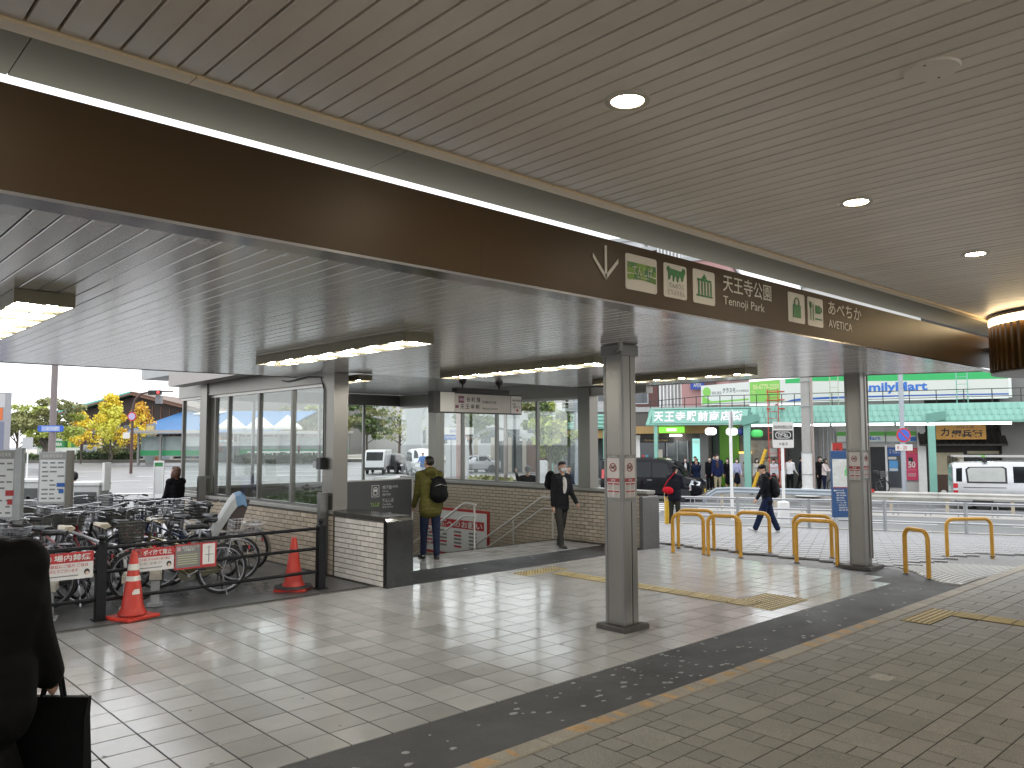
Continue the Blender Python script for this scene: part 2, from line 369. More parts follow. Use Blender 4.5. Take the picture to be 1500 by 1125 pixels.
def tactile():
    r = .30
    def dot_mesh():
        mb = MB().box(-r/2+.003, -r/2+.003, 0, r/2-.003, r/2-.003, .006, 0, .003)
        for i in range(5):
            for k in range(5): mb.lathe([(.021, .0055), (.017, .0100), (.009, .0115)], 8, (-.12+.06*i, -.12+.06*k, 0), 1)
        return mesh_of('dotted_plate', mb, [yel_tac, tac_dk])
    def bar_mesh():
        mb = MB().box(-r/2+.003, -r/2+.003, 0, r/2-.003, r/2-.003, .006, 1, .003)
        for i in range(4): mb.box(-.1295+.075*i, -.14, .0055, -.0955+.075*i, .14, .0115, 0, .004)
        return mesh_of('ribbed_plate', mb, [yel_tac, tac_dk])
    D, B = dot_mesh(), bar_mesh()
    def plates(root, me, pts, nm, rz=0):
        for x, y in pts:
            o = obj(nm, me, None, root); o.location = (Vector((x, y, .002)) - origin(root)); o.rotation_euler = (0, 0, rz)
    a = thing('tactile_path', 'yellow tactile guide path on the pale tiles beside the near steel column', 'tactile paving', (8.9, 7, 0))
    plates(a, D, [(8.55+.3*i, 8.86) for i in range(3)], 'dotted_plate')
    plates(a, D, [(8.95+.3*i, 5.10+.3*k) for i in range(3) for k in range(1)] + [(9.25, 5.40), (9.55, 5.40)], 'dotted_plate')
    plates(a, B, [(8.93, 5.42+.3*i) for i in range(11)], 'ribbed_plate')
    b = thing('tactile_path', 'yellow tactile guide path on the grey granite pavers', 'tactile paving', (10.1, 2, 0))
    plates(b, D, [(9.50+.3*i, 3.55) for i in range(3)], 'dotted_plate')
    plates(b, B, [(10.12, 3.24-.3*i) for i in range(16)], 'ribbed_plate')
tactile()
# pale floor strip in front of the stairs, bike yard, outer pavements
def inner_floor():
    root = struct('landing_floor', MB().box(6.75, 10.25, -.3, 12.0, 11.55, -.0035), M('tile_joint', (.045, .042, .036)), label='pale tiled landing at the head of the subway stairs')
    cells = [(6.76+.322*i, 10.26+.300*k, 6.76+.322*i+.314, 10.26+.3*k+.292) for i in range(16) for k in range(4)]
    laid(root, cells, tile_m, 0, .002, .004, 'tile', 80)
inner_floor()
struct('bike_yard', MB().prism([(-9, 9.665, -.4), (6.26, 9.665, -.4), (6.26, 19.6, -.4), (-9, 19.6, -.4)], (0, 0, .396)), conc_m, label='wet dark concrete floor of the bicycle yard')
def sidewalk():
    # near pavement sloping from the concourse edge to the kerb at the pipe rail (street off = -14.8)
    inner = [(12.16, 5.35, 0), (12.16, 9.3, 0), (12.02, 9.3, 0), (12.45, 9.32, 0), (12.45, 12, -.02)]
    e = lambda s: tuple(street(s, -14.6, -.44))
    mb = MB()
    A = [(14.6, -6.5, -.11), (14.6, 3.79, -.11), (12.9, 4.9, -.02), (12.97, 5.31, -.001), (12.17, 5.31, -.001), (12.17, 9.31, -.001), (12.46, 9.31, -.001), (12.46, 18.0, -.1), (12.0, 30, -.35)]
    B = [tuple(street(s, -14.55, -.44)) for s in (26, 15, 13, 12, 11, 7, 5, -5, -15)]
    n = 9
    for k in range(len(A)-1):
        for i in range(n):
            f0, f1 = i/n, (i+1)/n; q = lambda a, b, f: tuple(a[c]+(b[c]-a[c])*f for c in range(3))
            zz = lambda p, f: (p[0], p[1], p[2])
            mb.quad(q(A[k], B[k], f0), q(A[k], B[k], f1), q(A[k+1], B[k+1], f1), q(A[k+1], B[k+1], f0))
    root = struct('sidewalk', mb, M('sidewalk_joint', (.165, .165, .165), .8, 0, .2), label='light grey pavement sloping down to the street kerb')
    # visible rows of paving slabs on the pavement: recessed joints cut as narrow dark bands would be flat, so the slabs are built
    cells = []
    import itertools
    me = {}
    cnt = 0; cand = []
    for i in range(46):
        for k in range(62):
            s0 = 1.5+.45*k+(.225 if i % 2 else 0); o0 = -24.2+.22*i
            p = street(s0+.22, o0+.11)
            if p.y < 3.9 or p.x < 13.05 or o0 > -14.95 or (p.y < 5.3 and p.x < 18.5-(p.y-4)*1.2): continue
            cand.append((p.x*DEP.x+p.y*DEP.y, s0, o0, p))
    def plane_z(p):
        # height of the sloped pavement under p, along the way from the concourse edge to the kerb
        q = p - SO; off = q.dot(E2); x0 = 13.0; p0 = Vector((x0, p.y, 0)); off0 = (p0-SO).dot(E2); f = min(1, max(0, (off-off0)/(-14.55-off0))); return -.44*f
    slope = math.atan(.44/6.2)
    m = mesh_of('paving_slab', MB().box(-.221, -.106, -.03, .221, .106, 0, 0, .004), walk_m)
    cand.sort(key=lambda c: c[0]); rest = MB()
    for k, (d, s0, o0, p) in enumerate(cand):
        z = plane_z(p)+.006
        if k < 300:
            o = obj('paving_slab', m, None, root); o.location = (p.x, p.y, z); o.rotation_euler = (-math.atan(.055), 0, SROT)
            o.rotation_euler = (Matrix.Rotation(SROT, 3, 'Z') @ Matrix.Rotation(-.062, 3, 'X')).to_euler()
        else:
            R = Matrix.Rotation(SROT, 3, 'Z') @ Matrix.Rotation(-.062, 3, 'X'); t = MB().box(-.221, -.106, -.03, .221, .106, 0, 0, .004)
            rest.add([R @ Vector(v) + Vector((p.x, p.y, z)) for v in t.v], t.f)
    obj('paving_slab', rest, walk_m, root, kind='stuff')
    # kerb of the pavement
    kb = MB(); 
    for s in range(-12, 27, 1):
        a = street(s+.005, -14.6, -.7); kb.prism([street(s+.005, -14.6, -.75), street(s+.995, -14.6, -.75), street(s+.995, -14.42, -.75), street(s+.005, -14.42, -.75)], (0, 0, .335))
    struct('street_kerb', kb, M('kerb_concrete', (.34, .33, .31), .7, 0, .15, 3), label='pale concrete kerb along the near side of the street')
sidewalk()
def ramp_paving():
    # white anti-slip paving with short raised dashes beside the walkway; it follows the pavement slope
    zz = lambda x: -max(0, x-12.9)*.055+.010
    def inside(x, y): return y < 5.24 and y > 3.95 and (y < 4.25+(x-12.2)*.95) and x < 18.4-(y-4.0)*1.2 and x > 12.2
    mb = MB(); db = MB(); g = .075
    for i in range(84):
        for k in range(18):
            x, y = 12.2+g*i, 4.0+g*k
            if inside(x+g/2, y+g/2): mb.prism([(x, y, zz(x)-.03), (x+g, y, zz(x+g)-.03), (x+g, y+g, zz(x+g)-.03), (x, y+g, zz(x)-.03)], (0, 0, .03))
    for i in range(48):
        for k in range(17):
            x = 12.2+.13*i+(.065 if k % 2 else 0); y = 4.02+.075*k
            if inside(x, y) and inside(x+.08, y+.02): z = zz(x+.04); db.box(x, y, z-.01, x+.08, y+.026, z+.006)
    root = struct('dashed_paving', mb, M('pale_dashed_paving', (.40, .40, .385), .6, 0, .1, 3, bump=.15), label='pale anti-slip paving with raised dashes by the walkway')
    obj('raised_dash', db, M('dash_grey', (.24, .24, .23), .6, 0, .1), root, kind='stuff')
ramp_paving()

# ------------------------------------------------------------------ ceilings
slat_lo = M('glossy_white_slat', (.80, .79, .77), .22, .5, .10, 1.5, bump=.05, bscale=9, spec=.8, rnd=.05, stretch=(1, .25, 1), rvar=.05, coat=.8, crough=.17)
slat_up = M('matt_cream_slat', (.87, .785, .685), .36, 0, .05, 2, spec=.4, rnd=.04)
gap_up = M('ceiling_gap_brown', (.12, .10, .075), .8, 0, .2); gap_m = M('ceiling_gap', (.04, .036, .03), .8, 0, .2)
def ceiling(name, z, edges, pitch, x0, x1, y_near, far, mat, label, back_t=.12, limit=300, slope=0):
    pts = [(x0, y_near), (x1, y_near)] + edges
    root = struct(name, MB().prism([(p[0], p[1], z+.03) for p in pts], (0, 0, back_t)), gap_up if z > 3.5 else gap_m, label=label)
    x = x0; n = 0
    while x < x1-.02:
        w = pitch-(.010 if z < 3.5 else .012); y1 = far(x+w/2)
        if y1 > y_near+.05:
            c = .0045
            # a shallow tray: flat face with turned-up long edges
            mb = MB().prism([(x, 0, z+.026), (x, 0, z+c), (x+c*.6, 0, z), (x+w-c*.6, 0, z), (x+w, 0, z+c), (x+w, 0, z+.026)], (0, 1, 0))
            mb.v = [(a, (y_near+.004 if b < .5 else y1-.004), d) for a, b, d in mb.v]
            o = obj('slat', mb, mat, root, loc=(0, 0, random.uniform(-.0012, .0012)), rot=None); n += 1
        x += pitch
    return root
def far_lo(x):
    if x < 6.38: return 11.95+ (5.5-x)*.06 if x > -4 else 12.5
    if x < 11.6: return 10.6
    if x < 12.32: return 9.6
    return 6.95 - (x-12.32)*(6.95-3.95)/1.35
ceiling('lower_ceiling', 3.05, [(13.66, 3.96), (12.33, 6.95), (12.31, 9.62), (11.5, 10.6), (6.4, 10.6), (6.4, 11.9), (-4, 12.45)], .1249, -3.9, 13.6, 4.02, far_lo, slat_lo, 'glossy white slatted ceiling of the lower canopy')
ceiling('upper_ceiling', 3.75, [(17, 3.74), (-6, 3.74)], .1249, -5.9, 16.9, -6.2, lambda x: 3.74, slat_up, 'cream slatted ceiling of the high walkway canopy', limit=300)
# fascia of the lower canopy along its outer edges
fas = M('canopy_fascia', (.10, .095, .09), .5, 0, .1)
def rim():
    mb = MB(); E = [(13.72, 3.9), (12.38, 6.97), (12.36, 9.66), (11.6, 10.7)]
    for a, b in zip(E, E[1:]):
        d = (Vector((*b, 0))-Vector((*a, 0))).normalized(); n = Vector((d.y, -d.x, 0))*.05
        mb.prism([Vector((*a, 3.045)), Vector((*b, 3.045)), Vector((*b, 3.045))+n, Vector((*a, 3.045))+n], (0, 0, .30))
    t = thing('canopy_fascia', 'thin dark edge trim around the lower canopy', 'fascia', (12.3, 9, 3.05)); obj('edge_strip', mb, fas, t)
    obj('edge_strip', MB().prism([(-4, 12.46, 3.045), (6.36, 11.93, 3.045), (6.36, 11.99, 3.045), (-4, 12.52, 3.045)], (0, 0, .3)), fas, t)
rim()
# ------------------------------------------------------------------ upper canopy edge: cream trim and grey soffit plates
def upper_edge():
    t = thing('canopy_edge', 'cream trim and grey soffit plates edging the high canopy', 'canopy edge', (4, 3.9, 3.75))
    cream = M('cream_trim', (.86, .68, .43), .45, 0, .05, 2); sof = M('grey_soffit', (.36, .325, .25), .75, 0, .06, 1.5, spec=.15)
    x = -5.9
    while x < 16.9: obj('trim', MB().box(x, 3.744, 3.735, x+2.44, 3.838, 3.80), cream, t); x += 2.445
    x = -5.2
    while x < 16.5: obj('soffit_plate', MB().box(x, 3.842, 3.746, x+1.985, 4.345, 3.80, 0), sof, t); x += 1.99
    obj('gutter', MB().box(-6, 4.348, 3.80, 17, 4.40, 4.0), fas, t)
    # dark joints of the trim screws
upper_edge()
# station walls behind and to the left of the walkway: they keep the canopy dim
if 0: struct('station_wall', MB().box(-9, -6.6, -.1, 17, -6.3, 4.0), M('station_wall_panel', (.16, .14, .12), .5, 0, .1, 1), label='brown panelled station wall behind the walkway')
if 0: struct('station_side_wall', MB().box(-6.4, -6.3, -.1, -6.1, 3.6, 4.0), M('station_wall_panel'), label='brown panelled station wall closing the walkway')
struct('station_roof', MB().box(-9, -6.6, 4.02, 17, 4.3, 4.3), grey_paint, label='flat roof of the high canopy')
struct('bounce_ground', MB().prism([(-40, -40, -.3), (60, -40, -.3), (60, -6.52, -.3), (-40, -6.52, -.3)], (0, 0, .28)), M('bounce_paving', (.36, .35, .33), .6, 0, .1, .5), label='pale ground added unseen behind the walkway to bounce light')  # added out of view: light ground that bounces daylight up under the canopy
# roof over the lower canopy
struct('canopy_roof', MB().prism([(-4, 4.1, 3.34), (13.5, 4.1, 3.34), (12.3, 7, 3.34), (12.3, 9.6, 3.34), (11.6, 10.6, 3.34), (6.3, 11.9, 3.34), (-4, 12.4, 3.34)], (0, 0, .12)), grey_paint, label='flat roof of the lower canopy')
# ------------------------------------------------------------------ sign beam
def sign_beam():
    t = thing('sign_beam', 'long brown fascia beam with white direction signs under the slit', 'sign beam', (6, 3.86, 3.05))
    brown = M('brown_beam_panel', (.060, .035, .013), .42, 0, .05, .8, bscale=4, spec=.25)
    x = -4.
    while x < 14.4: obj('panel', MB().box(x, 3.85, 3.052, min(x+3.66, 14.5)-.0012, 3.93, 3.513), brown, t); x += 3.66
    obj('lower_lip', MB().box(-4, 3.835, 3.035, 14.5, 4.015, 3.050), M('polished_lip', (.55, .55, .56), .16, 1, .05), t)
    obj('backing', MB().box(-4, 3.932, 3.053, 14.5, 4.0, 3.47), fas, t)
    Y = 3.847; X = (1, 0, 0); wp = M('sign_white', (.62, .58, .50), .5, 0, .03)
    def pix(a, b): return a, b
    # arrow
    ax, ay0, ay1 = 4.545, 3.20, 3.46
    mb = MB().box(ax-.012, Y-.004, ay0+.015, ax+.012, Y, ay1)
    for s in (-1, 1): mb.prism([(ax, Y, ay0), (ax+s*.145, Y, ay0+.145), (ax+s*.145, Y, ay0+.18), (ax, Y, ay0+.038)], (0, -.004, 0))
    obj('arrow', mb, wp, t)
    def board(x0, x1, z0, z1): return panel('pictogram', (x0, Y, z0), X, x1-x0, z1-z0, wp, t, .004, rad=.022)
    g1, g2, g3 = M('sign_green', (.035, .17, .045), .5, 0, 0), M('sign_lime', (.16, .30, .03), .5, 0, 0), M('sign_moss', (.09, .20, .03), .5, 0, 0)
    Yf = Y-.0055
    b1 = board(4.78, 5.175, 3.165, 3.445)
    # green patchwork banner with lens-shaped ends
    mb = MB(); cols = 9
    for i in range(cols):
        for k in range(3):
            x0 = 4.800+i*.0395; zz = 3.255+k*.042 - .012*((i-4)/4)**2*(1 if k == 0 else 0)
            mb.box(x0, Yf, zz, x0+.0395, Y-.004, zz+.042, random.randrange(3))
    obj('green_banner', mb, [g1, g2, g3], b1)
    T('てんしば', (4.855, Yf-.001, 3.285), X, .25, .075, wp, b1); T('TEN-SHIBA', (4.90, Yf-.001, 3.263), X, .16, .014, wp, b1)
    b2 = board(5.265, 5.585, 3.165, 3.445)
    hp = [(5.30, 3.40), (5.325, 3.425), (5.35, 3.405), (5.50, 3.395), (5.525, 3.425), (5.555, 3.42), (5.56, 3.385), (5.54, 3.36), (5.525, 3.315), (5.505, 3.315), (5.50, 3.345), (5.475, 3.35), (5.455, 3.30), (5.44, 3.30), (5.44, 3.345), (5.415, 3.345), (5.40, 3.30), (5.385, 3.30), (5.385, 3.35), (5.36, 3.355), (5.345, 3.31), (5.325, 3.31), (5.325, 3.365)]
    obj('animal_silhouette', MB().prism([(x, Yf, z) for x, z in hp], (0, .002, 0)), g1, b2)
    T('てんのうじ', (5.325, Yf-.001, 3.245), X, .205, .042, black_print, b2); T('どうぶつえん', (5.305, Yf-.001, 3.187), X, .24, .042, black_print, b2)
    b3 = board(5.675, 6.005, 3.165, 3.455)
    mb = MB().box(5.72, Yf, 3.225, 5.96, Y-.004, 3.240).box(5.735, Yf, 3.36, 5.945, Y-.004, 3.378)
    for i in range(5): mb.box(5.75+i*.045, Yf, 3.242, 5.768+i*.045, Y-.004, 3.358)
    mb.prism([(5.80, Yf, 3.38), (5.88, Yf, 3.38), (5.84, Yf, 3.425)], (0, .002, 0))
    obj('museum_symbol', mb, g1, b3)
    T('天王寺公園', (6.13, Y-.001, 3.315), X, .83, .155, wp, t, bold=.006); T('Tennoji Park', (6.13, Y-.001, 3.175), X, .70, .10, wp, t)
    b4 = board(7.29, 7.625, 3.165, 3.46)
    mb = MB().box(7.38, Yf, 3.215, 7.535, Y-.004, 3.345); mb.tube([(7.415, Yf+.001, 3.34), (7.415, Yf+.001, 3.385), (7.44, Yf+.001, 3.41), (7.475, Yf+.001, 3.41), (7.50, Yf+.001, 3.385), (7.50, Yf+.001, 3.34)], .005, 6)
    obj('shopping_bag_symbol', mb, g1, b4)
    b5 = board(7.69, 8.02, 3.165, 3.46)
    mb = MB().box(7.735, Yf, 3.22, 7.75, Y-.004, 3.41).box(7.722, Yf, 3.35, 7.763, Y-.004, 3.362)
    for i in range(3): mb.box(7.722+i*.016, Yf, 3.362, 7.730+i*.016, Y-.004, 3.41)
    mb.prism([(7.79, Yf, 3.22), (7.805, Yf, 3.22), (7.805, Yf, 3.41), (7.79, Yf, 3.37)], (0, .002, 0))
    mb.box(7.845, Yf, 3.30, 7.945, Y-.004, 3.385).box(7.835, Yf, 3.235, 7.985, Y-.004, 3.25); mb.tube([(7.945, Yf+.001, 3.37), (7.975, Yf+.001, 3.365), (7.975, Yf+.001, 3.325), (7.945, Yf+.001, 3.315)], .006, 6)
    obj('cafe_symbol', mb, g1, b5)
    T('あべちか', (8.13, Y-.001, 3.325), X, .80, .14, wp, t, bold=.006); T('AVETICA', (8.13, Y-.001, 3.185), X, .56, .085, wp, t)
sign_beam()
# ------------------------------------------------------------------ steel columns
def notice(root, o, xd, w, h):
    """small no-smoking notice: white plate, dark head and foot bands, red band, prohibition ring"""
    xd = Vector(xd); nd = xd.cross(Vector((0, 0, 1))); o = Vector(o)
    b = panel('notice', o, xd, w, h, M('notice_paper', (.55, .51, .48), .5, 0, .03), root, .003)
    f = lambda u, v, d=.0015: o+xd*(u*w)+Vector((0, 0, v*h))+nd*d
    def bar(u0, v0, u1, v1, m, nm='print_band'): obj(nm, MB().quad(f(u0, v0), f(u1, v0), f(u1, v1), f(u0, v1)), m, b)
    dr = M('dull_red_print', (.30, .025, .03), .5, 0, 0)
    bar(0, .93, 1, 1, grey_print); bar(0, 0, 1, .09, grey_print); bar(0, .42, 1, .50, dr)
    T('路上喫煙禁止', f(.12, .94, .002), xd, w*.76, h*.045, white_print, b); T('禁煙', f(.32, .43, .002), xd, w*.36, h*.055, white_print, b)
    for u, v in ((.05, .36), (.54, .36), (.05, .20), (.54, .20)):
        bar(u, v, u+.42, v+.035, dr)
        mb = MB()
        for k in range(4): mb.quad(f(u, v-.025-.024*k), f(u+.42*random.uniform(.7, 1), v-.025-.024*k), f(u+.4, v-.015-.024*k), f(u, v-.015-.024*k))
        obj('small_print', mb, grey_print, b)
    c = f(.48, .73, .002); R = w*.25; ring = [c+xd*(R*math.cos(a))+Vector((0, 0, R*math.sin(a))) for a in np.linspace(0, 6.283, 25)[:-1]]
    mb = MB().tube(ring, w*.028, 6, closed=True).tube([c+xd*(-R*.7)+Vector((0, 0, R*.7)), c+xd*(R*.7)+Vector((0, 0, -R*.7))], w*.024, 6)
    obj('prohibition_ring', mb, dr, b)
    mb = MB().quad(c+xd*(-R*.6)+Vector((0, 0, -.012)), c+xd*(R*.35)+Vector((0, 0, -.012)), c+xd*(R*.35)+Vector((0, 0, .006)), c+xd*(-R*.6)+Vector((0, 0, .006)))
    mb.tube([c+xd*(R*.4)+Vector((0, 0, 0)), c+xd*(R*.5)+Vector((0, 0, R*.25)), c+xd*(R*.35)+Vector((0, 0, R*.5))], .006, 5)
    obj('cigarette', mb, black_print, b)
def column(x, y, w, label, base, collar, ducts):
    t = thing('steel_column', label, 'column', (x, y, 0)); h = w/2
    # shaft: two brushed steel boxes with an open seam on the side turned to the walkway
    obj('shaft', MB().box(x-h, y-h, .05, x+h*.16, y+h, 3.05), steel, t); obj('seam', MB().box(x+h*.162, y-h+.02, .05, x+h*.298, y+h-.02, 3.04), dark_mat, t)
    obj('shaft', MB().box(x+h*.30, y-h+.004, .05, x+h, y+h-.004, 3.05), steel, t)
    obj('corner_strip', MB().box(x-h-.004, y-h-.004, .052, x-h+.03, y-h+.03, 3.045).box(x-h-.004, y+h-.03, .052, x-h+.03, y+h+.004, 3.045), steel_dk, t)
    b = base
    obj('base_plate', MB().box(x-b, y-b, 0, x+b, y+b, .055, 0, .01), M('dirty_concrete_base', (.05, .045, .04), .7, 0, .4, 8, bump=.4), t)
    if collar:
        obj('collar', MB().box(x-h-.022, y-h-.022, 2.92, x+h+.022, y+h+.022, 3.045, 0, .01), steel_dk, t)
        obj('elbow_pipe', MB().tube([(x-h-.03, y-h-.02, 3.05), (x-h-.03, y-h-.02, 2.98), (x-h-.01, y-h+.08, 2.94)], .028, 8), steel, t, True)
    if ducts:
        obj('drain_pipe', MB().box(x+h+.002, y-h+.03, .30, x+h+.045, y+h-.10, 3.05), steel_dk, t)
        obj('conduit', MB().tube([(x+h*.8, y-h-.02, .15), (x+h*.8, y-h-.02, 3.04)], .013, 8), steel, t, True)
    return t
c1 = column(6.83, 5.60, .245, 'brushed steel column with square collar standing on the tiles', .20, True, False)
notice(c1, (6.83-.1225-.003, 5.60+.085, 1.35), (0, -1, 0), .17, .50)
notice(c1, (6.83-.085, 5.60-.1225-.003, 1.35), (1, 0, 0), .17, .50)
c2 = column(12.71, 5.60, .245, 'brushed steel column with side drain pipe beside the yellow barriers', .25, False, True)
notice(c2, (12.71-.1225-.003, 5.60+.085, 1.33), (0, -1, 0), .17, .52)
notice(c2, (12.71-.08, 5.60-.1225-.003, 1.36), (1, 0, 0), .17, .48)
# ------------------------------------------------------------------ downlights
led_w = EM('warm_led', (1, .84, .60), 105); led_c = EM('cool_led', (1, .97, .91), 85)
def downlight(p, label):
    t = thing('downlight', label, 'downlight', p, group='recessed downlights in the high ceiling')
    obj('ring', MB().lathe([(.085, -.012), (.115, -.012), (.118, .0), (.085, .004)], 24, (0, 0, 0), 0, False), M('lamp_ring', (.6, .55, .45), .4, 0, 0), t, True, W=False)
    obj('lamp', MB().lathe([(.0, -.006), (.083, -.006), (.083, -.001), (0, -.001)], 24), led_w, t, W=False)
downlight((3.170, 2.524, 3.750), 'bright downlight nearest the sign beam arrow')
downlight((5.793, 2.502, 3.750), 'round downlight above the word beside cafe symbol')
downlight((8.261, 2.463, 3.750), 'small downlight close to the slatted wooden drum')
for i_, (x_, y_) in enumerate(((.6, 2.4), (3.3, -.6), (5.8, -.6), (8.3, -.6), (11.0, -.6), (.6, -.6), (-2.2, 2.4), (-2.2, -.6), (3.3, -3.6), (6.3, -3.6), (9.3, -3.6), (13.6, -.6))):  # extra lamps added out of view to brighten the ceiling and floor
    downlight((x_, y_, 3.75), 'added warm downlight out of view, brightening the high ceiling and floor')
cv = thing('ceiling_cover', 'blank round cover plate set flush in the cream ceiling', 'cover plate', (3.962, 1.332, 3.750))
obj('plate', MB().lathe([(0, -.012), (.118, -.012), (.124, -.004), (.124, .003), (0, .003)], 28), slat_up, cv, True, W=False)
for x_ in (-.09, .09): obj('screw', MB().lathe([(0, -.015), (.006, -.015), (.006, -.011), (0, -.011)], 6, (x_, 0, 0)), grey_print, cv, W=False)
# ------------------------------------------------------------------ ceiling light boxes under the lower canopy (run along Y)
lamp_box = M('lamp_housing', (.20, .175, .11), .45, .3, .15, 3)
def light_box(x0, x1, y0, y1, label, rows=2):
    t = thing('ceiling_light', label, 'ceiling light', ((x0+x1)/2, (y0+y1)/2, 3.05), group='louvred light boxes under the lower canopy'); z0, z1 = 2.955, 3.048; b = .012
    obj('housing', MB().box(x0, y0, z0, x0+b, y1, z1).box(x1-b, y0, z0, x1, y1, z1).box(x0+b, y0, z0, x1-b, y0+b, z1).box(x0+b, y1-b, z0, x1-b, y1, z1), lamp_box, t)
    obj('reflector', MB().box(x0+b, y0+b, z1-.03, x1-b, y1-b, z1-.02), M('lamp_reflector', (.62, .62, .60), .35, 0, .05), t)
    n = max(2, int((y1-y0)/.42)); w = (x1-x0)
    for k in range(n):
        yy = y0+(k+.5)*(y1-y0)/n
        for r in range(rows):
            xx = x0+w*(r+.5)/rows
            obj('lamp', MB().box(xx-w*.09, yy-.035, z0+.012, xx+w*.09, yy+.035, z0+.03), led_c, t)
        if k: obj('louvre', MB().box(x0+b, y0+k*(y1-y0)/n-.02, z0+.004, x1-b, y0+k*(y1-y0)/n+.02, z0+.02), lamp_box, t)
light_box(1.20, 1.58, 6.25, 9.1, 'ceiling light box above the bicycle yard, nearest the dark stranger')
light_box(4.42, 4.78, 6.25, 9.4, 'long ceiling light box in front of the tiled stub wall')
light_box(7.45, 7.81, 6.5, 9.6, 'ceiling light box just beyond the hanging line sign')
light_box(10.25, 10.6, 6.1, 9.0, 'ceiling light box over the tiles next to steel column by barriers', 1)
light_box(6.75, 7.0, 10.75, 11.6, 'short ceiling light at the head of the subway stairs', 1)
# ------------------------------------------------------------------ drum of wooden slats round a column
def drum():
    c = Vector((13.1, 2.6, 0)); R = 1.09; t = thing('slatted_drum', 'round dark wooden slatted drum with light ring hanging under the high ceiling', 'column drum', (c.x, c.y, 2.92))
    wood = M('dark_slat_wood', (.050, .022, .008), .4, 0, .25, 6, stretch=(1, 1, .1)); wood2 = M('brown_slat_wood', (.13, .070, .022), .42, 0, .2, 6, stretch=(1, 1, .1), rnd=.2)
    cx = c.x; cy_ = c.y
    obj('core', MB().lathe([(R-.05, 2.93), (R-.05, 3.60)], 48, (cx, cy_, 0)), wood, t, True)
    for k in range(64):
        a = 6.283*k/64; p = (cx+R*math.cos(a), cy_+R*math.sin(a), 3.27)
        obj('slat', MB().obox(p, (.10, .042, .63), a), wood2, t)
    obj('light_ring', MB().lathe([(R+.03, 3.61), (R+.045, 3.615), (R+.045, 3.685), (R+.03, 3.69)], 64, (cx, cy_, 0)), EM('ring_light', (1, .76, .44), 6), t, True)
    obj('cap', MB().lathe([(0, 3.692), (R+.055, 3.692), (R+.055, 3.725), (R-.2, 3.728), (R-.2, 3.75), (0, 3.75)], 48, (cx, cy_, 0)), wood, t, True)
    obj('underside', MB().lathe([(0, 2.915), (R+.04, 2.915), (R+.04, 2.932), (0, 2.932)], 48, (cx, cy_, 0)), grey_paint, t, True)
    obj('pillar', MB().lathe([(.34, 0), (.34, 2.914)], 40, (cx, cy_, 0)), M('pillar_cladding', (.33, .32, .31), .5, 0, .08), t, True)
    obj('bracket', MB().box(13.0, 3.86-.15, 3.30, 14.0, 3.86-.02, 3.335), fas, t)
drum()

# ------------------------------------------------------------------ subway entrance: brick parapets, glazed walls, stairs
brick_w = M('white_glazed_brick', (.66, .62, .56), .30, 0, .10, 5, rnd=.10, spec=.5, bump=.04, bscale=12)
brick_b = M('beige_glazed_brick', (.50, .42, .32), .32, 0, .10, 5, rnd=.12, spec=.5, bump=.04, bscale=12)
mortar = M('mortar', (.13, .115, .095), .8, 0, .25, 6)
granite_black = M('black_granite', (.012, .012, .011), .22, 0, .5, 8, bump=.1, rvar=.1)
stone_sill = M('grey_stone_sill', (.30, .29, .265), .42, 0, .14, 3, bump=.1)
hall_glass = GLASS('hall_glass', (.95, .97, .96), .28, .012, .005)
def brick_face(root, o, xd, L, Hh, mat, bw, bh, limit, j=.010, out=.012, z0=0, label_kind='brick'):
    """running-bond bricks laid on a plane that starts at o along xd; the first `limit` single, the rest joined"""
    xd = Vector(xd).normalized(); nd = xd.cross(Vector((0, 0, 1))); o = Vector(o); rows = int(Hh/bh); cells = []
    for r in range(rows):
        u = -(bw/2 if r % 2 else 0)
        while u < L-.004:
            a, b = max(u, 0), min(u+bw-j, L)
            if b-a > .012: cells.append((a, b, r*bh, (r+1)*bh-j))
            u += bw
    ang = math.atan2(xd.y, xd.x); cache = {}; rest = MB()
    cells.sort(key=lambda c: -((o+xd*c[0]).dot(DEP) < 0) + (o+xd*(c[0]+c[1])*.5).dot(DEP)*1.0 - c[2]*.8)
    for k, (a, b, c, d) in enumerate(cells):
        w, h = b-a, d-c
        if k < limit:
            key = (round(w, 3), round(h, 3))
            if key not in cache:
                g = .004; q = MB().add([(-w/2, 0, -h/2), (w/2, 0, -h/2), (w/2, 0, h/2), (-w/2, 0, h/2), (-w/2+g, -out, -h/2+g), (w/2-g, -out, -h/2+g), (w/2-g, -out, h/2-g), (-w/2+g, -out, h/2-g)],
                    [(4, 5, 6, 7), (0, 1, 5, 4), (1, 2, 6, 5), (2, 3, 7, 6), (3, 0, 4, 7)])
                cache[key] = mesh_of('brick', q, mat)
            p = o+xd*((a+b)/2)+Vector((0, 0, (c+d)/2))
            ob = obj('brick', cache[key], None, root); ob.location = p-origin(root); ob.rotation_euler = (random.gauss(0, .012), 0, ang+random.gauss(0, .010))
        else:
            f = lambda u, v, e=0: o+xd*u+Vector((0, 0, v))+nd*e; g = .004
            rest.add([f(a, c), f(b, c), f(b, d), f(a, d), f(a+g, c+g, out), f(b-g, c+g, out), f(b-g, d-g, out), f(a+g, d-g, out)], [(4, 5, 6, 7), (0, 1, 5, 4), (1, 2, 6, 5), (2, 3, 7, 6), (3, 0, 4, 7)])
    if rest.v: obj('brick', rest, mat, root, kind='stuff')
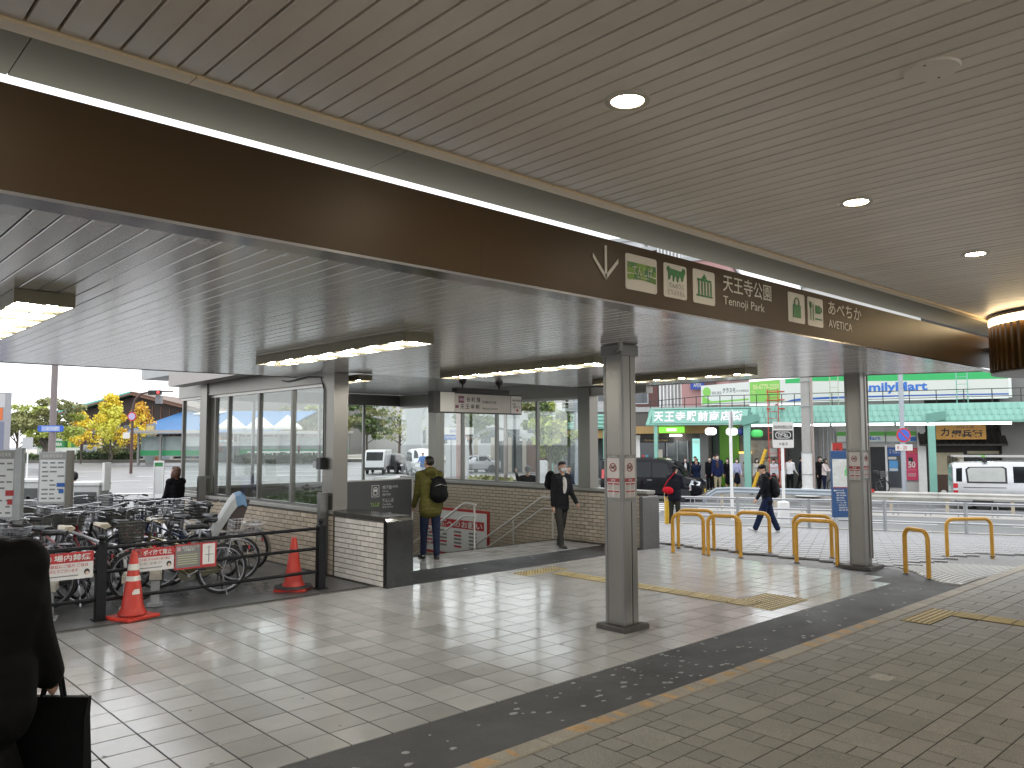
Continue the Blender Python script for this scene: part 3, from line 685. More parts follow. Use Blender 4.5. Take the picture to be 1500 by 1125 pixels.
# low stub wall with black granite end
def stub():
    t = thing('stub_wall', 'low white-brick stub wall with black granite end beside the stairs', 'wall', (6.51, 9.97, 0))
    obj('core', MB().box(6.315, 9.36, 0, 6.715, 10.66, .90), mortar, t)
    brick_face(t, (6.315, 10.66, .01), (0, -1, 0), 1.29, .90, brick_w, .205, .073, 300, .011)
    cap = MB().prism([(6.29, 9.27, .90), (6.29, 9.31, .935), (6.29, 9.37, .96), (6.29, 10.68, .96), (6.29, 10.68, .90), (6.29, 9.37, .90)], (.45, 0, 0)); obj('coping', cap, M('polished_dark_coping', (.05, .047, .04), .16, 0, .3, 5, spec=.6), t)
    obj('end_slab', MB().box(6.295, 9.268, .0, 6.735, 9.355, .898, 0, .006), granite_black, t)
stub()
def post(loc, h, label):
    t = thing('guard_post', label, 'steel post', loc); x, y, z = loc
    obj('upright', MB().box(x-.075, y-.05, z, x+.06, y+.05, z+h-.05).box(x-.07, y-.048, z+h-.05, x+.19, y+.048, z+h), steel_dk, t)
post((6.22, 10.86, 0), 1.23, 'square steel guard post bent over the end of white stub wall')
post((6.18, 15.35, 0), 1.35, 'square steel guard post bent over the far end of brick parapet')
# left and right glazed walls
def glazed(name, label, X, y0, y1, z_sill, z_lin, ztop, cols, muls, mat, face, out_x, zb=0., blim=260, glass_from=None):
    t = thing(name, label, 'glazed wall', (X, (y0+y1)/2, zb)); s = face
    obj('parapet', MB().box(X-.09, y0, zb, X+.09, y1, z_sill-.055), mortar, t)
    if s < 0: brick_face(t, (X-.09, y1, zb+.01), (0, -1, 0), y1-y0, z_sill-.065-zb, mat, .215, .073, blim, .011)
    else: brick_face(t, (X-.09, y1, zb+.01), (0, -1, 0), y1-y0, z_sill-.065-zb, mat, .205, .073, blim, .011)
    n = max(1, int((y1-y0)/1.8))
    for k in range(n):
        a, b = y0+(y1-y0)*k/n, y0+(y1-y0)*(k+1)/n; obj('sill', MB().box(X-.13, a+.002, z_sill-.055, X+.13, b-.002, z_sill, 0, .006), stone_sill, t)
    obj('bottom_rail', MB().box(X-.03, glass_from or y0, z_sill+.001, X+.03, y1, z_sill+.04), steel_dk, t)
    obj('lintel', MB().box(X-.10, y0, z_lin+.05, X+.10, y1, ztop), M('lintel_panel', (.30, .285, .255), .4, .4, .06, 2), t)
    obj('top_rail', MB().box(X-.05, glass_from or y0, z_lin, X+.05, y1, z_lin+.049), M('light_alloy', (.40, .385, .355), .36, .7, .06), t)
    for c in cols: obj('pillar', MB().box(X-.125, c-.16, z_sill+.002, X+.125, c+.16, ztop+.02), steel, t)
    for m in muls: obj('mullion', MB().box(X-.035, m-.03, z_sill+.041, X+.035, m+.03, z_lin-.001), steel_dk, t)
    ys = sorted([glass_from or y0]+list(muls)+list(cols)+[y1])
    for a, b in zip(ys, ys[1:]):
        if b-a > .3: obj('pane', MB().box(X-.004, a+.02, z_sill+.042, X+.004, b-.02, z_lin-.002), hall_glass, t)
    return t
lw = glazed('glazed_parapet', 'glazed wall on beige brick parapet behind the parked bicycles', 6.42, 10.75, 17.0, .97, 2.86, 3.18, (10.87, 15.65), (12.21, 13.43, 14.70, 15.30, 16.95), brick_b, -1, -1, blim=300)
obj('cable', MB().tube([(6.30, 12.4, 3.02), (6.29, 12.2, 2.99), (6.29, 11.5, 3.03), (6.29, 11.1, 3.0), (6.28, 10.98, 2.8), (6.28, 10.98, 1.75)], .010, 6), black_print, lw, True)
obj('outlet_box', MB().box(6.20, 10.93, 1.58, 6.295, 11.05, 1.76, 0, .01), black_print, lw)
obj('outlet_plate', MB().box(6.22, 11.08, 1.60, 6.292, 11.18, 1.70), grey_paint, lw)
rw = glazed('glazed_parapet', 'glazed wall on brick parapet along the subway stair, opposite the bicycles', 12.30, 9.36, 17.5, 1.06, 2.86, 3.20, (10.93, 15.98), (12.39, 13.71, 14.95), brick_b, -1, 1, zb=-3.2, blim=300, glass_from=10.93)
obj('end_slab', MB().box(11.93, 9.27, 0, 12.42, 9.355, .97, 0, .02), M('dark_granite', (.09, .09, .088), .4, 0, .4, 60, speck=.4), rw)
bw = thing('glazed_end_wall', 'glazed end wall closing the subway stair hall at the back', 'glazed wall', (9.4, 17.5, 0))
obj('parapet', MB().box(6.52, 17.42, -3.2, 12.20, 17.58, .98), mortar, bw)
obj('sill', MB().box(6.53, 17.38, .982, 12.19, 17.62, 1.04), stone_sill, bw)
obj('lintel', MB().box(6.53, 17.42, 2.92, 12.19, 17.58, 3.2), steel_dk, bw)
for m in (8.2, 9.9, 11.15): obj('mullion', MB().box(m-.03, 17.47, 1.042, m+.03, 17.53, 2.918), steel_dk, bw)
for a, b in zip((6.55, 8.2, 9.9, 11.15), (8.2, 9.9, 11.15, 12.18)): obj('pane', MB().box(a+.035, 17.495, 1.043, b-.035, 17.505, 2.917), hall_glass, bw)
# hall roof, ceiling and outer fascia
struct('hall_ceiling', MB().box(6.3, 10.63, 3.21, 12.44, 17.6, 3.30), M('hall_ceiling_panel', (.46, .455, .44), .22, 0, .08, 2, spec=.8, coat=.3), label='glossy pale ceiling of the stair hall')
rf = thing('hall_roof', 'pale overhanging roof fascia of the glazed stair hall', 'roof', (9.4, 14.5, 3.3))
obj('fascia_board', MB().prism([(5.85, 16.3, 3.10), (5.85, 11.99, 3.16), (5.85, 11.99, 3.62), (5.85, 16.3, 3.62)], (.3, 0, 0)), M('fascia_beige', (.36, .33, .31), .5, 0, .06), rf)
obj('slab', MB().box(5.98, 10.7, 3.36, 12.9, 18.3, 3.60), grey_paint, rf)
# stairs
def stairs():
    t = struct('subway_stairs', MB().box(6.55, 11.55, -3.5, 6.75, 17.4, 0), mortar, label='stairs going down into the subway')
    for k in range(18): obj('step', MB().box(6.76, 11.552+.3*k, -3.5, 12.2, 11.55+.3*(k+1), -.165*(k+1), 0, .008), M('stair_granite', (.25, .245, .23), .5, 0, .15, 4, speck=.25), t)
stairs()
def handrail(label, X, y0):
    t = thing('handrail', label, 'handrail', (X, y0, 0)); sl = -.165/.30
    pts = [(X, y0-.30, .82), (X, y0-.02, .84), (X, y0+.08, .82)] + [(X, y0+.1+.4*k, .80+sl*.4*k) for k in range(1, 13)]
    obj('rail', MB().tube(pts, .021, 10), M('pale_handrail', (.55, .53, .49), .35, .3, .05), t, True)
    low = [(X, y0-.30, .60), (X, y0, .60), (X, y0+.08, .58)]+[(X, y0+.1+.4*k, .56+sl*.4*k) for k in range(1, 13)]
    obj('rail', MB().tube(low, .018, 10), MATS['pale_handrail'], t, True)
    for k in (0, 3, 6, 9): obj('baluster', MB().tube([(X, y0-.25+.4*k, min(0, -.165*(k*1.33)) if k else 0), (X, y0-.25+.4*k, .82+(sl*.4*(k-.6) if k else 0))], .018, 8), MATS['pale_handrail'], t, True)
handrail('pale steel handrail down the middle of subway stair', 9.75, 11.75)
handrail('pale steel handrail along the brick wall of subway stair', 12.0, 11.9)
def redboard():
    t = thing('stair_notice', 'white notice board with red border on the stair hall brick wall', 'notice board', (12.17, 15.2, -.2)); xd = (0, -1, 0)
    o = (12.18, 16.35, -.72); w, h = 2.5, 1.12
    panel('frame', o, xd, w, h, red_print, t, .015); o2 = (12.163, 16.29, -.66); panel('sheet', o2, xd, w-.12, h-.12, white_print, t, .002)
    mb = panel('red_band', (12.160, 16.20, -.06), xd, 2.2, .20, red_print, t, .002)
    T('お客様へのお願い', (12.156, 16.15, -.04), xd, 2.1, .16, white_print, t, bold=.02)
    for k in range(5):
        for i in range(4):
            o3 = Vector((12.160, 16.2-i*.55, -.17-.085*k)); m = red_print if random.random() < .35 else grey_print
            obj('print_band', MB().quad(o3, o3+Vector((0, -.28, 0)), o3+Vector((0, -.28, .045)), o3+Vector((0, 0, .045))), m, t)
redboard()
# dark guide board beside the stairs
def guide():
    t = thing('guide_board', 'dark grey guide board with subway, park and zoo directions', 'guide board', (7.6, 11.6, 0)); y = 11.60; X = (1, 0, 0)
    gm = M('guide_grey', (.045, .047, .046), .45, 0, .05); wt = M('guide_white', (.62, .62, .60), .5, 0, 0); lime = M('guide_lime', (.25, .42, .04), .5, 0, 0)
    obj('board', MB().box(6.78, y, .0, 8.385, y+.06, 1.335), gm, t); obj('trim', MB().box(8.386, y-.006, 0, 8.42, y+.066, 1.35).box(6.78, y-.006, 1.336, 8.385, y+.066, 1.352), M('light_alloy', (.40, .385, .355), .36, .7, .06), t)
    Y = y-.001; x0 = 7.56
    mb = MB(); a, z = 7.56, 1.06
    for p, q in (((0, 0), (.15, .008)), ((0, .192), (.15, .2)), ((0, 0), (.008, .2)), ((.142, 0), (.15, .2))): mb.box(a+p[0], Y-.003, z+p[1], a+q[0], Y, z+q[1])
    mb.box(a+.035, Y-.003, z+.03, a+.047, Y, z+.15).box(a+.103, Y-.003, z+.03, a+.115, Y, z+.15).box(a+.035, Y-.003, z+.03, a+.115, Y, z+.042).box(a+.045, Y-.003, z+.15, a+.105, Y, z+.165).box(a+.05, Y-.003, z+.09, a+.10, Y, z+.13)
    obj('train_symbol', mb, wt, t)
    T('地下鉄', (7.775, Y, 1.185), X, .19, .065, wt, t); T('(谷町線)', (7.975, Y, 1.20), X, .12, .045, wt, t); T('Subway', (7.775, Y, 1.135), X, .12, .03, wt, t); T('地铁 지하철', (7.775, Y, 1.075), X, .16, .04, wt, t)
    T('てんしば', (7.775, Y, .965), X, .23, .065, wt, t); T('Ten-Shiba', (7.775, Y, .915), X, .18, .028, wt, t); T('天芝 텐시바', (7.775, Y, .865), X, .22, .032, wt, t)
    T('てんしば', (7.54, Y, .90), X, .17, .075, lime, t, bold=.02)
    T('動物園', (7.775, Y, .72), X, .18, .075, wt, t); T('Zoo', (7.775, Y, .675), X, .06, .03, wt, t); T('动物园 동물원', (7.775, Y, .605), X, .19, .034, wt, t)
    obj('zoo_symbol', MB().prism([(7.575, Y, .745), (7.60, Y, .74), (7.64, Y, .735), (7.68, Y, .75), (7.67, Y, .72), (7.63, Y, .71), (7.60, Y, .72)], (0, -.002, 0)), lime, t)
    T('てんのうじどうぶつえん', (7.56, Y, .60), X, .15, .03, wt, t); T('あべの・阿倍野', (7.775, Y, .49), X, .28, .06, wt, t)
guide()
# hanging line sign
def hang():
    x0, x1, y, z0, z1 = 8.02, 10.03, 10.5, 2.475, 2.83; X = (1, 0, 0)
    t = thing('line_sign', 'grey hanging subway line sign with dark frame over the landing', 'hanging sign', (9.0, y, 3.05))
    fm = M('sign_frame_brown', (.035, .032, .028), .5, .2, .1); pm = M('sign_face', (.40, .37, .33), .5, 0, .04)
    obj('box', MB().box(x0, y+.005, z0, x1, y+.14, z1), fm, t); obj('end_plate', MB().box(x0-.002, y-.005, z0, x0+.14, y+.004, z1), fm, t)
    panel('blank_face', (x0+.145, y-.001, z0+.02), X, .30, z1-z0-.03, M('blank_face', (.56, .54, .49), .5, 0, .03), t, .005)
    panel('face', (x0+.45, y, z0+.02), X, 1.28, z1-z0-.045, pm, t, .005); panel('face', (x0+1.745, y, z0+.02), X, .25, z1-z0-.045, M('exit_face', (.55, .53, .49), .5, 0, .03), t, .005)
    obj('top_channel', MB().box(8.50, y-.02, 2.835, 9.70, y+.12, 2.905), fm, t)
    for hx in (8.68, 9.52): obj('hanger', MB().lathe([(.012, 2.90), (.018, 2.965), (.05, 2.99), (.065, 3.02), (.07, 3.05)], 14, (hx, y+.05, 0)), fm, t, True)
    Y = y-.002; pp = M('line_purple', (.13, .03, .06), .5, 0, 0)
    obj('line_badge', MB().box(x0+.53, Y-.003, z0+.175, x0+.65, Y, z0+.29), pp, t); T('地下鉄', (x0+.545, Y-.004, z0+.205), X, .09, .05, white_print, t)
    T('谷 町 線', (x0+.70, Y, z0+.195), X, .31, .085, black_print, t, bold=.02); T('TANIMACHI LINE', (x0+1.05, Y, z0+.18), X, .33, .045, black_print, t, bold=.01)
    obj('station_badge', MB().box(x0+.46, Y-.003, z0+.085, x0+.53, Y, z0+.135), pp, t)
    T('天 王 寺 駅', (x0+.565, Y, z0+.07), X, .43, .085, black_print, t, bold=.02); T('TENNOJI STATION', (x0+1.05, Y, z0+.06), X, .36, .045, black_print, t, bold=.01)
    T('ABENO HARUKAS', (x0+1.765, Y, z0+.235), X, .21, .035, black_print, t, bold=.02); T('大阪\n  都ホテル', (x0+1.765, Y, z0+.11), X, .20, .10, black_print, t, bold=.01)
    obj('red_arrow', MB().prism([(x0+1.89, Y, z0+.05), (x0+1.93, Y, z0+.085), (x0+1.905, Y, z0+.085), (x0+1.905, Y, z0+.10), (x0+1.875, Y, z0+.10), (x0+1.875, Y, z0+.085), (x0+1.85, Y, z0+.085)], (0, -.003, 0)), red_print, t)
hang()

# ------------------------------------------------------------------ bicycles
def bike_proto(name, label, loc, rz, fcol, style=0, basket='wire', group=None, tyre=None):
    """city bicycle heading +x; R wheel radius, W wheelbase"""
    t = thing(name, label, 'bicycle', loc, rz, group); R, Wb = .325, 1.04
    fm = M('frame_'+fcol.strip('#'), fcol, .28, .25, .08, 8, coat=.3); tm = rubber; al = M('alloy_rim', (.26, .26, .27), .35, 1., .08)
    k = dict(W=False)
    for x in (-Wb/2, Wb/2):
        ring = [(x+(R-.018)*math.cos(a), 0, R+(R-.018)*math.sin(a)) for a in np.linspace(0, 2*math.pi, 31)[:-1]]
        w = obj('wheel', MB().tube(ring, .020, 6, closed=True), tm, t, True, **k)
        ring2 = [(x+(R-.045)*math.cos(a), 0, R+(R-.045)*math.sin(a)) for a in np.linspace(0, 2*math.pi, 31)[:-1]]
        mb = MB().tube(ring2, .011, 5, closed=True).tube([(x, -.045, R), (x, .045, R)], .022, 8)
        for i in range(18):
            a = 2*math.pi*i/18; y = .025*(1 if i % 2 else -1)
            mb.tube([(x, y, R), (x+(R-.045)*math.cos(a), 0, R+(R-.045)*math.sin(a))], .0016, 3, cap=False)
        obj('rim', mb, al, w, True, **k)
        arc = [(x+(R+.028)*math.cos(a), R+(R+.028)*math.sin(a)) for a in (np.linspace(.35, 3.3, 14) if x < 0 else np.linspace(.2, 2.75, 12))]
        fm_ = MB(); V = []
        for px, pz in arc: V += [(px, -.026, pz-.006), (px, -.014, pz), (px, .014, pz), (px, .026, pz-.006)]
        fm_.add(V, [(4*i+c, 4*i+c+1, 4*i+c+5, 4*i+c+4) for i in range(len(arc)-1) for c in range(3)])
        obj('fender', fm_, chrome if style != 1 else fm, t, True, **k)
    bb, rear, head_t, head_b, seat_t = (-.10, 0, .28), (-Wb/2, 0, R), (.36, 0, .86), (.40, 0, .66), (-.22, 0, .68)
    mb = MB().tube([bb, (-.225, 0, .72)], .016, 8)
    if style == 0: mb.tube([(.39, 0, .70), (.15, 0, .36), (.02, 0, .27), bb], .021, 8).tube([(.385, 0, .74), (.10, 0, .46), (-.14, 0, .42)], .014, 8)
    else: mb.tube([(.39, 0, .69), bb], .019, 8).tube([(.375, 0, .80), (-.2, 0, .60)], .016, 8)
    mb.tube([head_b, head_t], .020, 8)
    for y in (-.05, .05): mb.tube([(-.14, y*.3, .30), (-Wb/2, y, R)], .009, 6).tube([(-.215, y*.3, .64), (-Wb/2, y, R)], .008, 6)
    obj('frame', mb, fm, t, True, **k)
    mb = MB()
    for y in (-.055, .055): mb.tube([(.405, y*.7, .64), (.45, y, .50), (Wb/2, y, R)], .010, 6)
    obj('fork', mb, chrome, t, True, **k)
    hb = obj('handlebar', MB().tube([(.36, 0, .86), (.345, 0, 1.0)], .012, 8).tube([(.10, -.29, 1.02), (.24, -.28, 1.04), (.36, -.16, 1.03), (.36, 0, 1.0), (.36, .16, 1.03), (.24, .28, 1.04), (.10, .29, 1.02)], .011, 7), chrome, t, True, **k)
    for s in (-1, 1):
        obj('grip', MB().tube([(.18, s*.285, 1.032), (.06, s*.292, 1.014)], .017, 8), tm, hb, True, **k)
        obj('brake_lever', MB().tube([(.24, s*.27, 1.03), (.27, s*.24, .99), (.14, s*.27, .975)], .006, 5), chrome, hb, True, **k)
    sad = MB(); sec = [(-.33, .085, .90), (-.27, .10, .915), (-.18, .075, .912), (-.09, .028, .915), (-.05, .012, .908)]
    V = []
    for x, w, z in sec: V += [(x, -w, z-.02), (x, -w*.6, z+.012), (x, 0, z+.016), (x, w*.6, z+.012), (x, w, z-.02), (x, 0, z-.055)]
    sad.add(V, [(6*i+c, 6*i+(c+1) % 6, 6*i+6+(c+1) % 6, 6*i+6+c) for i in range(4) for c in range(6)]+[(0, 1, 2, 3, 4, 5), (29, 28, 27, 26, 25, 24)])
    obj('saddle', sad, M('saddle_vinyl', (.02, .02, .02), .45, 0, .1) if style != 2 else M('cream_saddle', (.50, .44, .33), .5, 0, .05), t, True, **k)
    obj('seat_post', MB().tube([(-.215, 0, .66), (-.24, 0, .88)], .013, 8), chrome, t, True, **k)
    cr = MB().tube([(-.10, -.07, .28), (-.10, .07, .28)], .02, 8).tube([(-.10, -.075, .28), (.04, -.08, .20)], .011, 6).tube([(-.10, .075, .28), (-.24, .08, .36)], .011, 6)
    obj('crank', cr, chrome, t, True, **k)
    obj('pedal', MB().box(-.01, -.17, .19, .09, -.085, .212), tm, t, **k); obj('pedal', MB().box(-.29, .085, .35, -.19, .17, .372), tm, t, **k)
    obj('chain_case', MB().prism([(-.02, -.045, .20), (.02, -.045, .28), (-.02, -.045, .36), (-.5, -.045, .375), (-.585, -.045, .325), (-.5, -.045, .275)], (0, -.022, 0)), fm if style == 1 else M('chain_black', (.03, .03, .03), .4), t, **k)
    if style != 2:
        mb = MB(); 
        for y in (-.06, -.02, .02, .06): mb.tube([(-.26, y, .70), (-.72, y, .71)], .005, 5)
        for x in (-.30, -.5, -.72): mb.tube([(x, -.065, .705), (x, .065, .705)], .005, 5)
        for s in (-1, 1): mb.tube([(-.62, s*.065, .705), (-.53, s*.06, R)], .005, 5)
        obj('rack', mb, chrome, t, True, **k)
    obj('reflector', MB().box(-.87, -.025, .56, -.855, .025, .61), M('red_reflector', (.45, .01, .01), .2, 0, 0, coat=.5), t, **k)
    obj('stand', MB().tube([(-.50, .06, .32), (-.56, .16, .01)], .011, 6).tube([(-.50, -.06, .32), (-.56, -.16, .01)], .011, 6), chrome, t, True, **k)
    obj('lamp', MB().lathe([(.012, -.05), (.035, -.02), (.038, .03), (.034, .034)], 10, (0, 0, 0)), chrome, t, True, loc=(.50, 0, .70), rot=(0, math.pi/2, 0), **k)
    if basket:
        def bx_pts(u, v): # u along rim 0..1, v height 0..1
            w = .13+.05*v; d0, d1 = .46-.01*v, .70+.05*v; z = .76+.24*v; P4 = [(d0, -w), (d1, -w), (d1, w), (d0, w)]; s = u*4; i = int(s) % 4; f = s-int(s)
            a, b = P4[i], P4[(i+1) % 4]; return (a[0]+(b[0]-a[0])*f, a[1]+(b[1]-a[1])*f, z)
        mb = MB(); th = .0032
        for v in (0, .2, .4, .6, .8, 1): mb.tube([bx_pts(i/4, v) for i in range(4)], th*(2 if v == 1 else 1), 4, closed=True)
        for i in range(36): mb.tube([bx_pts(i/36, 0), bx_pts(i/36, 1)], th*.8, 3, cap=False)
        for i in range(5): mb.tube([(.46+.06*i, -.13, .76), (.46+.06*i, .13, .76)], th*.8, 3, cap=False)
        bm = chrome if basket == 'wire' else M('black_basket', (.03, .03, .032), .4, .3, .1)
        b = obj('basket', mb, bm, t, **k)
        if basket == 'solid':
            # closely woven basket: a second skin of flat bands
            mb = MB()
            for v in np.arange(0, .96, .125):
                for i in range(4): mb.quad(bx_pts(i/4+.001, v), bx_pts((i+.999)/4, v), bx_pts((i+.999)/4, v+.10), bx_pts(i/4+.001, v+.10))
            obj('weave', mb, M('olive_basket', (.10, .10, .085), .42, .5, .2, 30), b, **k)
    return t
def yard_bikes():
    G_ = 'bicycles parked in the station yard'
    P = [bike_proto('bicycle', 'black bicycle with wire basket in the yard row beside the brick parapet', (5.35, 11.9, 0), math.radians(200), '#141416', 0, 'wire', G_),
         bike_proto('bicycle', 'silver bicycle with wire basket in the dense yard rows', (4.9, 12.0, 0), math.radians(205), '#9a9ca0', 1, 'wire', G_),
         bike_proto('bicycle', 'navy bicycle with black basket in the dense yard rows', (4.5, 12.0, 0), math.radians(200), '#1d2b4a', 1, 'black', G_),
         bike_proto('bicycle', 'dark red bicycle with cream saddle and woven basket in the yard', (4.1, 12.1, 0), math.radians(208), '#7a1c1c', 2, 'solid', G_)]
    base = ['black city bicycle', 'silver city bicycle', 'navy city bicycle', 'dark red city bicycle']
    rows = []; n = 0
    for r, (y0, x0, x1, st) in enumerate(((12.0, .2, 3.75, .34), (13.7, .1, 5.6, .36), (15.4, .0, 5.1, .42), (11.25, .4, 2.7, .42))):
        x = x0
        while x < x1: rows.append((r, x+random.uniform(-.06, .06), y0+random.uniform(-.16, .16))); x += st
    words = ['tyre arc', 'bars', 'basket']
    where = ['in the row nearest the black fence', 'in the middle row of the yard', 'in the far row near the road', 'right behind the fence']
    cnt = {}
    for r, x, y in rows:
        i = random.choices((0, 1, 2, 3), (9, 1.6, 2.5, 1.2))[0]; n += 1
        cnt[r] = cnt.get(r, 0)+1
        ang = {0: 112, 1: 64, 2: 118, 3: 158}[r]+random.uniform(-11, 11)
        if random.random() < .2: ang += 180
        c = dup(P[i], (x, y, 0), math.radians(ang), base[i]+', '+ORD[cnt[r]-1]+' from the left '+where[r], G_)
        c.rotation_euler[0] = random.uniform(-.07, .07)
    for i, p in enumerate(P):
        p.location = [(5.45, 12.6, 0), (4.9, 12.2, 0), (4.5, 12.35, 0), (4.05, 12.1, 0)][i]; p.rotation_euler = (0, 0, math.radians([118, 110, 122, 114][i]))
    # the olive bicycle parked along the fence with child seat and baskets
    ob = bike_proto('bicycle', 'olive bicycle with grey woven front basket parked along the black fence', (4.02, 10.60, 0), math.radians(168), '#4a4526', 1, 'solid')
    ob.location = (4.02, 10.62, 0)
    # rear wire basket and child seat under a blue and grey cover belong to the bicycle
    mb = MB(); 
    def q(u, v):
        w = .16+.04*v; d0, d1 = -.60-.03*v, -.98; z = .73+.22*v; P4 = [(d0, -w), (d1, -w), (d1, w), (d0, w)]; s = u*4; i = int(s) % 4; f = s-int(s); a, b = P4[i], P4[(i+1) % 4]; return (a[0]+(b[0]-a[0])*f, a[1]+(b[1]-a[1])*f, z)
    for v in (0, .25, .5, .75, 1): mb.tube([q(i/4, v) for i in range(4)], .004, 4, closed=True)
    for i in range(32): mb.tube([q(i/32, 0), q(i/32, 1)], .0026, 3, cap=False)
    obj('rear_basket', mb, chrome, ob, W=False)
    ch = thing('bicycle', 'bicycle with child seat under a blue and grey rain cover', 'bicycle', (4.55, 11.35, 0), math.radians(165))
    proto = P[0]
    for c in proto.children:
        if c.name.startswith('basket'): continue
        d = c.copy(); COL.objects.link(d); d.parent = ch
        for g in c.children: e = g.copy(); COL.objects.link(e); e.parent = d
    bl = M('blue_cover', (.11, .22, .36), .5, 0, .12, 6); gr = M('grey_cover', (.36, .37, .36), .5, 0, .1, 6); br = M('dark_brown_seat', (.035, .02, .016), .5, 0, .1)
    mb = MB().prism([(-.30, -.13, .76), (-.52, -.13, .76), (-.66, -.14, 1.17), (-.52, -.14, 1.19)], (0, .27, 0)); st_ = obj('child_seat', mb, br, ch, W=False)
    V = []
    prof = [(-.02, .74, .10), (-.12, .88, .15), (-.26, 1.08, .18), (-.40, 1.26, .19), (-.52, 1.38, .19), (-.66, 1.42, .18), (-.76, 1.36, .17)]
    cov = MB()
    prof = [(x*.60-.14, .74+(z-.74)*.78, w*.85) for x, z, w in prof]
    for x, z, w in prof: V += [(x-.02, -w-.03, z-.16), (x, -w, z-.02), (x, -w*.5, z+.02), (x, w*.5, z+.02), (x, w, z-.02), (x-.02, w+.03, z-.16)]
    cov.add(V, [(6*i+c, 6*i+c+1, 6*i+7+c, 6*i+6+c) for i in range(len(prof)-1) for c in range(5)]); cov.m = [(0 if (i > 3 or (i > 1 and c == 0)) else 1) for i in range(len(prof)-1) for c in range(5)]
    obj('rain_cover', cov, [bl, gr], st_, True, W=False)
yard_bikes()
# ------------------------------------------------------------------ black fence with posts and rails
def fence():
    t = thing('rail_fence', 'black three-rail steel fence closing off the bicycle yard', 'fence', (3, 9.93, 0)); y = 9.93
    for x in (.06, 2.87, 5.66):
        p = obj('post', MB().box(x-.05, y-.05, .012, x+.05, y+.05, .86, 0, .01).box(x-.075, y-.075, 0, x+.075, y+.075, .012), black_metal, t)
        obj('post_cap', MB().lathe([(.038, .86), (.038, .875), (.028, .88), (.030, .90), (.045, .915), (.04, .94), (.012, .95)], 12, (x, y, 0)), black_metal, p, True)
    for z in (.80, .53, .22):
        for a, b in ((.112, 2.82), (2.92, 5.61)): obj('rail', MB().tube([(a, y, z), (b, y, z+.015)], .021, 10), black_metal, t, True)
    f = thing('rail_fence', 'short black rail fence behind the parked bicycles at the road', 'fence', (5, 16.6, 0))
    for x in (3.6, 4.2, 5.0): obj('post', MB().box(x-.045, 16.85, 0, x+.045, 16.94, .98).lathe([(.03, .98), (.045, 1.01), (.02, 1.03)], 10, (x, 16.895, 0)), black_metal, f)
    for z in (.85, .5): obj('rail', MB().tube([(3.6, 16.895, z), (6.1, 16.895, z)], .02, 8), black_metal, f, True)
fence()
def rack_rail():
    t = thing('parking_rail', 'long bare steel rail leaning over the front bicycles', 'rail', (3.2, 12, 0))
    obj('bar', MB().tube([(3.0, 10.3, .80), (3.25, 14.6, .80)], .022, 8), chrome, t, True)
    for y, x in ((10.5, 3.01), (14.4, 3.24)): obj('leg', MB().tube([(x, y, 0), (x, y, .80)], .02, 8), chrome, t, True)
    for k in range(5):
        x = [1.95, 2.2, 2.45, 3.3, 3.62][k]; u = thing('wheel_lock', ['cream wheel clamp on grey stand behind the no-smoking banner', 'cream wheel clamp beside the leftmost fence banner', 'cream wheel clamp low behind the fence post', 'cream wheel clamp behind the orange cone', 'cream wheel clamp under the olive bicycle'][k], 'wheel lock', (x, 10.35, 0), math.radians(70))
        obj('stand', MB().box(-.045, -.05, .02, .045, .05, .30).box(-.11, -.09, 0, .11, .09, .02), grey_paint, u, W=False)
        obj('clamp', MB().box(-.05, -.07, .31, .26, .07, .42, 0, .03), M('cream_plastic', (.45, .42, .34), .45, 0, .1), u, W=False)
rack_rail()
